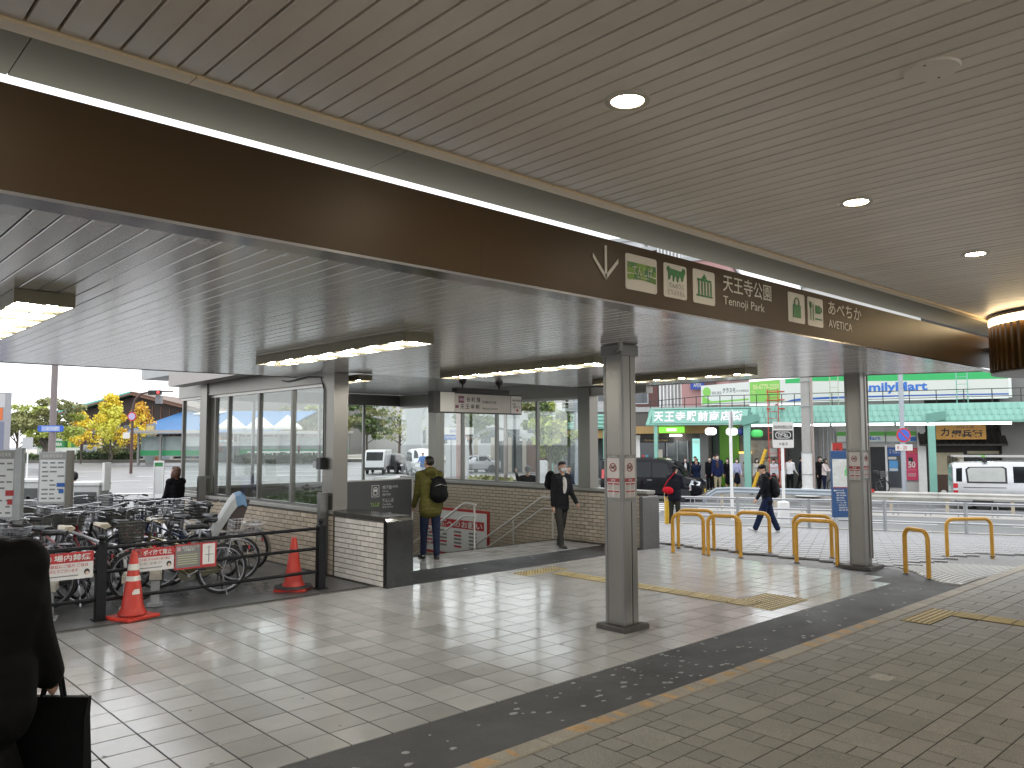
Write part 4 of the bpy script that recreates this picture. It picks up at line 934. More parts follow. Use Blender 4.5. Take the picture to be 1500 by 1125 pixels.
# ------------------------------------------------------------------ banners on the fence
def banner(x0, x1, z0, z1, kind, label):
    y = 9.90; t = thing('fence_banner', label, 'banner', ((x0+x1)/2, y, z0)); X = (1, 0, 0); w, h = x1-x0, z1-z0
    if kind < 2:
        panel('sheet', (x0, y, z0), X, w, h, white_print, t, .006); panel('red_head', (x0, y-.0012, z0+h*.62), X, w, h*.38, red_print, t, .001)
        Y = y-.0026
        T(['場内禁煙', 'ポイ捨て禁止'][kind], (x0+w*.26, Y, z0+h*.69), X, w*.68, h*.24, white_print, t, bold=.02)
        T(['場内禁煙にご協力 ご自は', 'タバコの吸いがらのポイ捨て禁止'][kind], (x0+w*.05, Y, z0+h*.45), X, w*.85, h*.12, red_print, t, bold=.01); 
        T(['ありがとうございます', 'ごみのない街にご協力願います'][kind], (x0+w*.05, Y, z0+h*.28), X, w*.66, h*.12, red_print if kind == 0 else grey_print, t, bold=.01)
        obj('print_band', MB().quad((x0+w*.15, Y, z0+h*.12), (x0+w*.72, Y, z0+h*.12), (x0+w*.72, Y, z0+h*.16), (x0+w*.15, Y, z0+h*.16)), grey_print, t)
        ring = [(x0+w*.13+.042*math.cos(a), Y, z0+h*.79+.042*math.sin(a)) for a in np.linspace(0, 6.283, 19)[:-1]]
        obj('prohibition_ring', MB().tube(ring, .004, 5, closed=True).tube([(x0+w*.13-.03, Y, z0+h*.79+.03), (x0+w*.13+.03, Y, z0+h*.79-.03)], .004, 5), white_print if kind == 0 else grey_print, t)
        f = obj('face_drawing', MB().prism([(x0+w*.88+.03*math.cos(a), Y, z0+h*.24+.034*math.sin(a)) for a in np.linspace(0, 6.283, 13)[:-1]], (0, -.001, 0)), black_print, t)
        obj('face_drawing', MB().prism([(x0+w*.885+.019*math.cos(a), Y-.0015, z0+h*.19+.022*math.sin(a)) for a in np.linspace(0, 6.283, 11)[:-1]], (0, -.001, 0)), M('drawn_skin', (.6, .45, .36), .5, 0, 0), t)
    else:
        panel('sheet', (x0, y, z0), X, w, h, red_print, t, .006); panel('grey_field', (x0+.012, y-.0012, z0+.02), X, w*.58, h-.035, M('banner_grey', (.17, .17, .16), .5, 0, .05), t, .001); panel('map', (x0+w*.66, y-.0012, z0+.035), X, w*.30, h-.05, white_print, t, .001)
        Y = y-.0026
        T('防犯カメラ\n  作動中', (x0+w*.17, Y, z0+h*.72), X, w*.4, h*.2, white_print, t)
        for k in range(5): obj('print_band', MB().quad((x0+w*.06, Y, z0+h*(.56-.09*k)), (x0+w*.55, Y, z0+h*(.56-.09*k)), (x0+w*.53, Y, z0+h*(.59-.09*k)), (x0+w*.06, Y, z0+h*(.59-.09*k))), M('pale_yellow_print', (.42, .42, .25), .5, 0, 0), t)
        mb = MB(); cx = x0+w*.81
        for a, b, c, d in ((cx-.004, z0+.06, cx+.004, z0+h-.04), (cx-.05, z0+h*.5, cx+.06, z0+h*.52), (cx-.04, z0+h*.8, cx+.04, z0+h*.81)): mb.quad((a, Y, b), (c, Y, b), (c, Y, d), (a, Y, d))
        obj('map_lines', mb, black_print, t)
        obj('badge', MB().box(x0+w*.05, Y-.001, z0+h*.74, x0+w*.13, Y, z0+h*.9), M('badge_pink', (.5, .3, .32), .5, 0, 0), t)
banner(2.24, 2.78, .49, .785, 0, 'no-smoking banner with red head on the fence beside the dark stranger')
banner(3.19, 3.67, .49, .755, 1, 'no-littering banner with red head behind the striped orange cone')
banner(3.68, 4.19, .465, .765, 2, 'red-bordered grey notice with small map tied to the fence')
# ------------------------------------------------------------------ traffic cones
def cone(x, y, h, label, stripes, rz=.5, flat=False):
    t = thing('traffic_cone', label, 'traffic cone', (x, y, .0), rz); om = M('cone_orange', (.43, .026, .012), .42, 0, .12, 6)
    b = .21; r = [(b*.74, .045), (b*.70, .075), (b*.62, .10), (.118, .13), (.036, h-.01), (.028, h)]
    obj('base', MB().box(-b, -b, .0, b, b, .035, 0, .014), om if not flat else MATS['cone_orange'], t, W=False)
    c = obj('body', MB().lathe(r, 20), om, t, True, W=False)
    rr = lambda z: .118+(.036-.118)*(z-.13)/(h-.01-.13)+.0015
    for a, d in stripes: obj('white_band', MB().lathe([(rr(a), a), (rr(d), d)], 20), M('cone_white', (.62, .60, .54), .5, 0, .1, 10), c, True, W=False)
    if stripes: 
        z0, z1 = .27, .33; mb = MB()
        for i in range(4):
            a0, a1 = -2.3+i*.22, -2.3+(i+1)*.22; mb.quad(*[((rr(z)+.002)*math.cos(a), (rr(z)+.002)*math.sin(a), z) for a, z in ((a0, z0), (a1, z0+.005), (a1, z1), (a0, z1-(.03 if i == 0 else 0)))])
        obj('sticker', mb, MATS['cone_white'], c, W=False)
    else: obj('weight', MB().lathe([(.27, .036), (.26, .055), (.12, .058)], 8), rubber, t, W=False)
    return t
cone(3.18, 9.80, .735, 'red-orange traffic cone with white bands before the fence banners', [(.42, .475), (.54, .61)], .35)
cone(5.36, 10.12, .70, 'plain orange traffic cone on black weight beside the far fence post', [], .8)
# ------------------------------------------------------------------ notice boards and ticket boxes of the yard
def yard_board(x, y, w, z0, z1, legs, label, seed):
    R_ = random.Random(seed); t = thing('notice_board', label, 'notice board', (x, y, 0), math.radians(-38)); X = (1, 0, 0); k = dict(W=False)
    pm = M('board_post_olive', (.16, .15, .12), .5, 0, .1); am = M('board_post_grey', (.34, .35, .35), .4, .3, .1)
    obj('post', MB().box(w/2-.02, -.045, 0, w/2+.06, .045, z1), pm if legs else am, t, **k); obj('post', MB().box(-w/2-.03, -.03, 0, -w/2+.045, .03, z0+.01), am, t, **k)
    obj('frame', MB().box(-w/2-.02, -.03, z0, w/2-.02, .02, z1-.02), am, t, **k)
    panel('sheet', (-w/2, -.032, z0+.03), X, w-.04, z1-z0-.17, M('board_sheet', (.66, .67, .66), .5, 0, .03), t, .002, **k)
    panel('head', (-w/2, -.032, z1-.135), X, w-.04, .10, M('board_head', (.30, .30, .29), .5, 0, .05), t, .002, **k); T('自転車駐車場', (-w/2+.04, -.035, z1-.11), X, w-.12, .055, white_print, t, **k)
    mb = MB(); h = z1-z0-.2
    for i in range(9):
        for c in range(3):
            if R_.random() < .8: a = -w/2+.03+c*(w-.06)/3; b = a+(w-.06)/3*R_.uniform(.5, .9); zz = z0+.07+h*(i/9); mb.quad((a, -.0335, zz), (b, -.0335, zz), (b, -.0335, zz+.022), (a, -.0335, zz+.022))
    obj('small_print', mb, grey_print, t, **k)
    cm = blue_print if legs else red_print
    obj('colour_block', MB().quad((w*.12, -.035, z0+h*.42), (w*.42, -.035, z0+h*.42), (w*.42, -.035, z0+h*.52), (w*.12, -.035, z0+h*.52)).quad((w*.2, -.035, z0+h*.26), (w*.38, -.035, z0+h*.26), (w*.38, -.035, z0+h*.36), (w*.2, -.035, z0+h*.36)), cm, t, **k)
b1 = (3.250, 13.648, 1.467); b0 = (2.294, 12.078, 1.547)
yard_board(b1[0], b1[1], .40, 1.08, 1.88, 1, 'white parking notice board on olive post among the bicycles, blue print', 3)
yard_board(b0[0], b0[1], .34, 1.02, 1.93, 0, 'white parking notice board cut by the frame edge, red print', 4)
def ticket(p, rz, label, s=1.):
    t = thing('ticket_machine', label, 'ticket machine', p, rz); k = dict(W=False); gm = M('machine_grey', (.46, .47, .46), .45, 0, .06)
    obj('body', MB().box(-.26*s, -.2, 0, .26*s, .2, 1.20, 0, .02), gm, t, **k); obj('front_panel', MB().box(-.19*s, -.212, .55, .22*s, -.2, 1.08), M('machine_dark', (.06, .065, .065), .4, 0, .1), t, **k)
    obj('top_cap', MB().box(-.28*s, -.22, 1.202, .28*s, .22, 1.27, 0, .02), M('machine_light', (.60, .61, .60), .45, 0, .05), t, **k); obj('side_sign', MB().box(.27*s, -.12, 1.10, .32*s, .12, 1.62), white_paint, t, **k)
ticket((4.549, 16.538, 0.568)[:2]+(0,), math.radians(-43), 'grey parking ticket machine beside the blue-clad child')
ticket((4.073, 18.759, 0.449)[:2]+(0,), math.radians(-43), 'grey parking ticket machine behind the leftmost white notice board')
def small_panel():
    p = (6.317, 18.035, 0.934); t = thing('map_stand', 'slim white stand with green top behind the long-haired woman', 'sign stand', (p[0], p[1], -.02), math.radians(-43)); k = dict(W=False)
    obj('frame', MB().box(-.11, -.02, 0, -.09, .02, 1.62).box(.09, -.02, 0, .11, .02, 1.62).box(-.09, -.02, 1.58, .09, .02, 1.62), white_paint, t, **k); obj('green_head', MB().box(-.088, -.012, 1.50, .088, .012, 1.578), green_print, t, **k)
    obj('sheet', MB().box(-.088, -.01, .9, .088, .01, 1.49), M('board_sheet'), t, **k)
small_panel()
# ------------------------------------------------------------------ yellow hoop barriers
def hoop(a, b, h, label, z=0.):
    a, b = Vector(a), Vector(b); c = (a+b)/2; d = b-a; L = d.length; t = thing('hoop_barrier', label, 'barrier', (c.x, c.y, z), math.atan2(d.y, d.x), 'yellow hoop barriers along the paving edge')
    r = .13; pts = [(-L/2, 0, -.05), (-L/2, 0, h-r)] + [(-L/2+r-r*math.cos(q), 0, h-r+r*math.sin(q)) for q in np.linspace(.2, 1.57, 6)] + [(L/2-r+r*math.sin(q), 0, h-r+r*math.cos(q)) for q in np.linspace(0, 1.37, 6)] + [(L/2, 0, h-r), (L/2, 0, -.05)]
    obj('hoop', MB().tube(pts, .033, 12), M('ochre_barrier_paint', (.52, .27, .025), .38, 0, .14, 5, bump=.05), t, True, W=False)
    for s in (-1, 1): obj('foot_ring', MB().lathe([(.05, -.01), (.05, .008), (.034, .012)], 12, (s*L/2, 0, 0)), steel_dk, t, W=False)
H_ = .70
hoop((11.979, 8.647, 0.000), (12.223, 8.168, 0.000), H_, 'yellow hoop barrier leftmost in the paved row, in front')
hoop((12.138, 8.015, 0.000), (12.320, 7.496, 0.000), H_, 'yellow hoop barrier second from the left in the front row')
hoop((12.660, 9.012, 0.000), (12.970, 8.443, 0.000), H_, 'yellow hoop barrier leftmost behind the front row')
hoop((13.031, 7.996, 0.000), (13.211, 7.447, 0.000), H_, 'yellow hoop barrier with scraped black leg behind the walking man')
hoop((12.497, 6.571, 0.000), (12.626, 5.944, 0.000), H_, 'yellow hoop barrier in front of its twin, left of the steel column')
hoop((13.205, 6.978, 0.000), (13.433, 6.415, 0.000), H_, 'yellow hoop barrier behind its twin, left of the steel column')
hoop((12.651, 4.907, 0.000), (12.397, 4.488, 0.000), H_-.02, 'narrow yellow hoop barrier at the tip of the dark asphalt')
hoop((15.810, 5.393, -0.120), (16.484, 4.858, -0.120), .68, 'yellow hoop barrier standing behind the dashed white paving', -.12)

# ------------------------------------------------------------------ street furniture (street frame: s along, off across)
galv = M('galvanised_pipe', (.34, .35, .36), .42, .6, .12, 4)
def sthing(name, label, cat, s, off, z, group=None, rz=0): return thing(name, label, cat, tuple(street(s, off, z)), SROT+rz, group)
def pipe_rail():
    t = sthing('pipe_guardrail', 'grey pipe guardrail along the near street kerb', 'guardrail', 4, -14.8, -.44); k = dict(W=False)
    xs = [0.12, 2.05, 3.95, 5.85, 7.75, 9.65, 11.55]
    for x in xs: obj('post', MB().tube([(x, 0, 0), (x, 0, .83)], .045, 10), galv, t, True, **k)
    for a, b in zip(xs, xs[1:]):
        for z in (.80, .53, .28): obj('rail', MB().tube([(a, 0, z), (b, 0, z)], .026, 8), galv, t, True, **k)
pipe_rail()
def median():
    t = sthing('median_guardrail', 'weathered white beam guardrail with rounded end on the street median', 'guardrail', 4, -6.2, -.62); k = dict(W=False)
    wm = M('rusty_white_beam', (.46, .45, .42), .5, .1, .22, 1.2); rm = M('blue_grey_beam', (.30, .34, .38), .5, .2, .1, 2)
    prof = lambda x, z: [(x, -.06, z-.12), (x, -.10, z-.07), (x, -.06, z), (x, -.10, z+.07), (x, -.06, z+.12), (x, .0, z+.12), (x, .0, z-.12)]
    def beam(pts, m, nm):
        mb = MB(); V = []
        for x, z, dz in pts: V += [(p[0], p[1], p[2]) for p in prof(x, z)]
        n = 7; mb.add(V, [(i*n+c, i*n+(c+1) % n, (i+1)*n+(c+1) % n, (i+1)*n+c) for i in range(len(pts)-1) for c in range(n)]+[tuple(range(n)), tuple(range((len(pts)-1)*n, len(pts)*n))[::-1]]); obj(nm, mb, m, t, **k)
    beam([(-.32, .14, 0), (-.12, .45, 0), (.20, .66, 0), (.8, .70, 0), (5.35, .66, 0)], rm, 'beam')
    beam([(5.36, .64, 0), (7.9, .64, 0)], wm, 'beam'); beam([(7.92, .64, 0), (11.0, .62, 0)], wm, 'beam'); beam([(11.02, .62, 0), (16.5, .60, 0)], wm, 'beam')
    for x in (.4, 2.4, 4.4, 6.4, 8.2, 10.2, 12.2): obj('post', MB().box(x-.05, .002, 0, x+.05, .09, .74), M('faded_post', (.42, .36, .26), .6, 0, .2), t, **k)
    obj('reflector', MB().box(5.7, -.13, .72, 5.85, -.06, .84), red_print, t, **k)
    u = sthing('low_pipe_fence', 'thin low pipe fence running along the street median', 'fence', 4, -7.4, -.62)
    for i in range(14):
        x = -.6+1.0*i; obj('post', MB().tube([(x, 0, 0), (x, 0, .42)], .018, 6).tube([(x+.16, 0, 0), (x+.16, 0, .42)], .018, 6), galv, u, **k)
    for z in (.41, .22): obj('rail', MB().tube([(-.8, 0, z), (13.2, 0, z)], .016, 6), galv, u, **k)
    struct('median_strip', MB().prism([street(3.6, -7.9, -.7), street(22, -7.9, -.7), street(22, -5.9, -.7), street(3.6, -5.9, -.7)], (0, 0, .10)), M('kerb_concrete'), label='low concrete median strip in the street')
median()
# road markings
def markings():
    wm = M('road_marking', (.62, .62, .60), .6, 0, .12, 2); root = struct('road_markings', MB().quad(street(3, -13.4, -.612), street(24, -13.4, -.612), street(24, -13.25, -.612), street(3, -13.25, -.612)), wm, label='white painted road lines and crossing bars')
    for i in range(12):
        o = -13.9+.95*i; a = street(-5.2, o, -.612); b = street(-1.0 if i > 9 else 2.55, o, -.612); d = E2*.45
        obj('crossing_bar', MB().quad(a, b, b+d, a+d), wm, root)
    for k in range(5): obj('lane_line', MB().quad(street(4.5+4.5*k, -10.4, -.612), street(7+4.5*k, -10.4, -.612), street(7+4.5*k, -10.25, -.612), street(4.5+4.5*k, -10.25, -.612)), wm, root)
    obj('edge_line', MB().quad(street(-8, -.95, -.61), street(24, -.95, -.61), street(24, -.8, -.61), street(-8, -.8, -.61)), wm, root)
    for k in range(6): obj('lane_line', MB().quad(street(-6+4.5*k, -4.2, -.612), street(-3.5+4.5*k, -4.2, -.612), street(-3.5+4.5*k, -4.05, -.612), street(-6+4.5*k, -4.05, -.612)), wm, root)
    # lines of the wide crossing road beyond the bicycle yard (lateral / depth frame)
    def ld(l, d): p = LAT*l+DEP*d; return Vector((p.x, p.y, zroad(p)+.02))
    rnd = random.Random(5)
    for d0 in (27, 31, 35.5, 41, 47, 54, 62, 72):
        l = -36 + rnd.uniform(0, 3)
        while l < -1.5:
            w = 2.6+d0*.03; obj('lane_line', MB().quad(ld(l, d0), ld(l+w, d0+.8), ld(l+w, d0+1.15+d0*.004), ld(l, d0+.35+d0*.004)), wm, root); l += w*1.9
markings()
def bollard(p, label, h=1.0, m=None, r=.07):
    t = thing('bollard', label, 'bollard', p); m = m or M('yellow_bollard', (.60, .36, .02), .42, 0, .1, 4)
    obj('shaft', MB().lathe([(r, 0), (r, h-.03), (r*.8, h)], 14), m, t, True, W=False); b = obj('top_band', MB().lathe([(r+.003, h-.22), (r+.003, h-.16)], 14), grey_print if m is not MATS.get('orange_pole') else white_print, t, W=False)
    obj('top_band', MB().lathe([(r+.003, h-.34), (r+.003, h-.31)], 14), M('reflective_band', (.6, .55, .3), .3, 0, .05), t, W=False)
p = (18.990, 13.879, -0.360); bollard(p, 'yellow bollard on the kerb beside the man in cap', 1.0, r=.085)
q = street(.95, -1.0, -.45); bollard(tuple(q), 'yellow bollard across the street in front of the man in blazer', 1.25, r=.10)
q = street(.5, -4.3, -.62); bollard(tuple(q), 'thin orange delineator post in front of black minivan', .95, M('orange_pole', (.60, .10, .02), .45, 0, .05), .045)
def lean_pole():
    a = street(5.9, -.8, -.4); t = thing('leaning_pole', 'yellow and black striped guard pole leaning beside the teal pillar', 'guard pole', tuple(a), SROT)
    for i in range(8):
        z0, z1 = i*.25, (i+1)*.25; obj('stripe', MB().tube([(-.95+.28*z0*1.2, 0, z0), (-.95+.28*z1*1.2, 0, z1)], .075, 8), M('yellow_bollard') if i % 4 else black_metal, t, True, W=False)
lean_pole()
# blue map pillar
def map_sign():
    b = (21.093, 9.729, -0.300); t = thing('map_pillar', 'blue information pillar with city map beside the steel column', 'information sign', b, -math.atan2(DEP.x, DEP.y)+.0); k = dict(W=False)
    bm = M('pillar_blue', (.007, .050, .15), .35, 0, .05, 3); z1 = 2.02; w = .58
    obj('board', MB().box(-w/2, -.04, .26, w/2, .04, z1, 0, .01), bm, t, **k); obj('foot', MB().box(-w/2+.05, -.03, 0, -w/2+.14, .03, .26).box(w/2-.14, -.03, 0, w/2-.05, .03, .26), grey_paint, t, **k)
    X = (1, 0, 0); panel('map_sheet', (-w/2+.02, -.042, 1.06), X, w-.04, .74, M('map_paper', (.50, .51, .48), .5, 0, .2, 9), t, .002, **k); panel('red_line', (-w/2+.02, -.042, 1.03), X, w-.04, .015, red_print, t, .001, **k)
    rr = random.Random(2); mb = MB(); 
    for i in range(9):
        a = rr.uniform(-.24, .2); c = rr.uniform(1.1, 1.7); dx, dz = rr.uniform(-.2, .25), rr.uniform(-.25, .25)
        x1 = max(-w/2+.03, min(w/2-.03, a+dx)); zz = max(1.08, min(1.78, c+dz)); mb.tube([(a, -.045, c), (x1, -.045, zz)], .006, 4)
    obj('map_lines', mb, white_print, t, **k)
    obj('map_park', MB().quad((.04, -.0445, 1.35), (.24, -.0445, 1.33), (.26, -.0445, 1.62), (.06, -.0445, 1.60)), M('map_green', (.12, .40, .14), .5, 0, 0), t, **k)
    for i in range(9):
        z = .95-.065*i; T(['天王寺公園', '動物園', '美術館', '慶沢園', '茶臼山', '一心寺', '四天王寺', '堀越神社', '新世界'][i], (-w/2+.10+(.06 if i > 5 else 0), -.043, z), X, .20+.03*(i % 3), .038, white_print, t, **k)
    obj('arrow', MB().prism([(-.26, -.043, .965), (-.22, -.043, .99), (-.22, -.043, .972), (-.17, -.043, .972), (-.17, -.043, .958), (-.22, -.043, .958), (-.22, -.043, .94)], (0, -.001, 0)), white_print, t, **k)
map_sign()
# poles with signs
def sign_pole(p, h, r, label, m=None):
    t = thing('sign_pole', label, 'sign pole', p, BROT); obj('pole', MB().tube([(0, 0, 0), (0, 0, h)], r, 12), m or white_paint, t, True, W=False); return t
s1 = sign_pole((21.520, 13.344, -0.400), 3.3, .045, 'plain white pole with edge-on sign behind the hoop barriers')
obj('sign_plate', MB().lathe([(0, -.01), (.28, -.01), (.28, .01), (0, .01)], 20), M('sign_back', (.45, .46, .47), .4, .3, .05), s1, W=False, loc=(.04, -.05, 3.05), rot=(math.pi/2, 0, math.radians(80)))
s2 = sign_pole((21.878, 11.851, -0.400), 2.35, .045, 'white pole with bicycle prohibition plate of the city')
obj('base', MB().box(-.16, -.1, 0, .13, .1, .62, 0, .02), white_paint, s2, W=False)
panel('plate', (-.30, -.06, 2.18), (1, 0, 0), .62, .76, M('plate_white', (.60, .59, .56), .45, 0, .04), s2, .012, rad=.04, W=False)
panel('black_field', (-.275, -.0625, 2.42), (1, 0, 0), .57, .27, black_print, s2, .002, W=False)
panel('oval', (-.22, -.065, 2.455), (1, 0, 0), .46, .20, M('plate_white'), s2, .002, rad=.095, W=False); panel('oval_inner', (-.20, -.0665, 2.475), (1, 0, 0), .42, .16, black_print, s2, .001, rad=.075, W=False)
mb = MB()
for x in (-.09, .09): mb.tube([(x+.045*math.cos(a), -.069, 2.54+.045*math.sin(a)) for a in np.linspace(0, 6.283, 15)[:-1]], .007, 5, closed=True)
mb.tube([(-.09, -.069, 2.54), (-.04, -.069, 2.60), (.05, -.069, 2.60), (.09, -.069, 2.54)], .008, 5).tube([(-.15, -.069, 2.61), (.17, -.069, 2.49)], .009, 5)
obj('bicycle_symbol', mb, M('plate_white'), s2, W=False)
T('自転車等放置禁止区域', (-.26, -.063, 2.74), (1, 0, 0), .54, .10, black_print, s2, W=False); T('大 阪 市', (-.12, -.063, 2.25), (1, 0, 0), .26, .09, black_print, s2, W=False)
s3 = thing('sign_pole', 'tall grey pole with round no-parking sign before the convenience store', 'sign pole', tuple(street(11.15, -1.2, -.42)), BROT)
obj('pole', MB().tube([(0, 0, 0), (0, 0, 6.5)], .10, 12), M('pole_grey_blue', (.38, .41, .45), .45, .2, .06), s3, True, W=False)
obj('sign_disc', MB().lathe([(0, -.012), (.30, -.012), (.30, .012), (0, .012)], 24), M('sign_red', (.50, .03, .04), .4, 0, 0), s3, W=False, loc=(-.02, -.13, 2.62), rot=(math.pi/2, 0, 0))
obj('sign_disc', MB().lathe([(0, -.002), (.235, -.002), (.235, .002), (0, .002)], 24), M('sign_blue', (.04, .12, .55), .4, 0, 0), s3, W=False, loc=(-.02, -.147, 2.62), rot=(math.pi/2, 0, 0))
obj('slash', MB().prism([(-.19, -.152, 2.76), (-.15, -.152, 2.80), (.15, -.152, 2.48), (.11, -.152, 2.44)], (0, -.002, 0)), M('sign_red'), s3, W=False)
panel('sub_plate', (-.38, -.13, 1.98), (1, 0, 0), .72, .26, white_print, s3, .01, W=False); T('8 - 20', (-.30, -.132, 2.03), (1, 0, 0), .4, .15, red_print, s3, W=False)
def utility_pole():
    t = thing('utility_pole', 'concrete utility pole wrapped in white sheet at its foot', 'utility pole', tuple(street(7.35, -.9, -.42)), SROT); k = dict(W=False)
    obj('shaft', MB().lathe([(.21, 0), (.17, 7.5)], 16), M('pole_concrete', (.34, .33, .31), .7, 0, .12, 3), t, True, **k); obj('wrap', MB().lathe([(.23, .1), (.225, 1.9)], 16), M('pole_wrap', (.62, .62, .60), .6, 0, .12, 5, bump=.3), t, True, **k)
    for x in (.23, .29): obj('conduit', MB().tube([(x, -.03, .3), (x, -.03, 6.5)], .028, 8), M('conduit_pink', (.40, .33, .30), .5, 0, .1), t, True, **k)
    for z in (.9, 1.85, 3.9, 5.0): obj('strap', MB().lathe([(.24, z), (.24, z+.05)], 16), galv, t, **k)
    obj('skirt', MB().lathe([(.55, 0), (.42, .12), (.25, .35)], 12), M('pole_wrap'), t, True, **k)
utility_pole()

# ------------------------------------------------------------------ shopping street across the road; local frame: x along the street, y away, z up
teal = M('teal_paint', (.22, .46, .38), .42, 0, .07, 3, rnd=.05); teal_d = M('teal_dark', (.14, .33, .27), .45, 0, .08, 3)
k_ = dict(W=False); AX_ = (1, 0, 0)
tube_lit = EM('fluorescent', (1, 1, 1), 3.0)
struct('far_sidewalk', MB().prism([street(-30, -.55, -.8), street(40, -.55, -.8), street(40, 14, -.8), street(-30, 14, -.8)], (0, 0, .38)), M('far_paving', (.30, .29, .28), .6, 0, .12, 1.5, rnd=.0), label='grey paved sidewalk of the shopping street')
struct('far_kerb', MB().prism([street(-30, -.75, -.8), street(40, -.75, -.8), street(40, -.556, -.8), street(-30, -.556, -.8)], (0, 0, .395)), M('kerb_concrete'), label='concrete kerb along the shopping street')
ar = thing('arcade_canopy', 'teal shingled arcade canopy with big white station-front lettering', 'arcade canopy', tuple(SO), SROT)
def arcade():
    z0, z1 = 2.78, 3.52; s0, s1 = .02, 17.5
    obj('core', MB().prism([(s0+.05, .03, z0+.02), (s0+.05, .38, z1), (s0+.05, 2.3, z1), (s0+.05, 2.3, z0+.02)], (s1-s0, 0, 0)), teal_d, ar, **k_)
    obj('lower_edge', MB().box(s0, -.02, z0-.04, s1, .10, z0+.03), teal, ar, **k_); obj('ridge', MB().box(s0+.1, .33, z1-.01, s1, .47, z1+.05, 0, .015), teal, ar, **k_)
    obj('corner_cap', MB().prism([(s0-.03, -.02, z0), (s0+.14, -.02, z0), (s0+.32, .36, z1+.02), (s0+.15, .36, z1+.02)], (0, .1, 0)), teal, ar, **k_); obj('ceiling_panel', MB().box(s0+.06, .11, z0-.03, s1, 2.3, z0+.012), M('arcade_soffit', (.5, .5, .48), .5, 0, .05), ar, **k_)
    # shingles: S-shaped tile with one proud rolled edge
    w, h = .268, .235; n = 7; V = []; cy = [0, .004, .006, .006, .010, .045, .03]; cx = [0, .06, .11, .16, .205, .235, .262]
    for j, (dz, dy) in enumerate(((0, 0), (h+.02, .10))):
        for i in range(n): V.append((cx[i], dy-cy[i]-(.022 if j == 0 else 0), dz))
    for i in range(n): V.append((cx[i], .02, 0))
    F = [(i, i+1, n+i+1, n+i) for i in range(n-1)]+[(2*n+i, 2*n+i+1, i+1, i) for i in range(n-1)]
    me = mesh_of('shingle', MB().add(V, F), teal)
    for r in range(3):
        s = .22+.13*(r % 2)+.07*r
        while s < s1-.3:
            if not (s < 4.75 and s > .2):
                o = obj('shingle', me, None, ar, W=False); o.location = (s, -.005+r*.108, z0+.04+r*.238)
            s += w
    # plain lettering board
    obj('letter_board', MB().prism([(.30, -.03, z0+.05), (4.78, -.03, z0+.05), (4.78, .17, z1-.06), (.30, .17, z1-.06)], (0, .06, 0)), teal, ar, **k_)
    yd = (0, .2, z1-z0-.11)
    bod = '天王寺駅前商店街'; step = 4.22/8
    for i, ch in enumerate(bod): T(ch, (.38+i*step, .012, z0+.13), AX_, .47, .50, M('letter_white', (.80, .80, .80), .4, 0, .02), ar, 'letter', ext=.035, yd=yd, W=False, bold=.035)
    for a, b in ((4.95, 8.3), (8.4, 10.9), (11.0, 15.3)): obj('strip_light', MB().box(a, .02, z0-.14, b, .10, z0-.045), tube_lit, ar, **k_)
    for x, w_ in ((.46, .085), (4.72, .15), (12.35, .14), (18, .14)):
        p = obj('pillar', MB().box(x-w_, .05, -.42, x+w_, .05+2*w_, z0-.045, 0, .01), teal, ar, **k_)
        if w_ > .1: obj('bracket', MB().prism([(x-.2, -.12, z0-.09), (x+.55, -.12, z0+.10), (x+.55, -.12, z0+.45), (x-.2, -.12, z0+.33)], (0, .10, 0)), teal_d, p, **k_)
arcade()
# railings and ladders on the canopy roof
rl = thing('roof_railing', 'dark thin railing along the top of the teal canopy', 'railing', tuple(SO), SROT)
x = .1; i = 0
while x < 17: obj('post', MB().box(x-.018, .58, 3.53, x+.018, .615, 4.15 if x > 2.5 else 3.95+.08*x), M('railing_brown', (.05, .045, .045), .5, .3, .1), rl, **k_); x += .56 if x < 7.2 else 1.05; i += 1
obj('top_rail', MB().tube([(0, .6, 3.93), (2.6, .6, 4.13), (17, .6, 4.17)], .018, 6), MATS['railing_brown'], rl, **k_); obj('mid_rail', MB().tube([(0, .6, 3.74), (17, .6, 3.86)], .014, 6), MATS['railing_brown'], rl, **k_)
def ladder(x, y, z0, z1, w, col, label, cage=False):
    t = thing('ladder', label, 'ladder', tuple(street(x, y, z0)), SROT)
    for s in (0, w): obj('stile', MB().box(s-.02, -.02, 0, s+.02, .02, z1-z0), col, t, **k_)
    z = .2
    while z < z1-z0: obj('rung', MB().box(.0205, -.012, z, w-.0205, .012, z+.025), col, t, **k_); z += .32
    if cage:
        for q in (z1-z0-.9, z1-z0-.5, z1-z0-.12): obj('guard_hoop', MB().tube([(0, 0, q), (-.08, .25, q), (w/2, .5, q), (w+.25, .25, q), (w, 0, q)], .03, 6), col, t, **k_)
ladder(5.70, -.1, -.1, 4.35, .45, M('ladder_red', (.45, .05, .03), .45, 0, .1), 'red maintenance ladder rising past the teal canopy', True)
ladder(13.45, .9, 3.55, 5.0, .42, teal, 'teal ladder on the roof under the large store sign')
ladder(8.35, .9, 3.55, 5.0, .35, M('ladder_pale', (.42, .50, .36), .5, 0, .1), 'pale green ladder at the left end of the store sign')
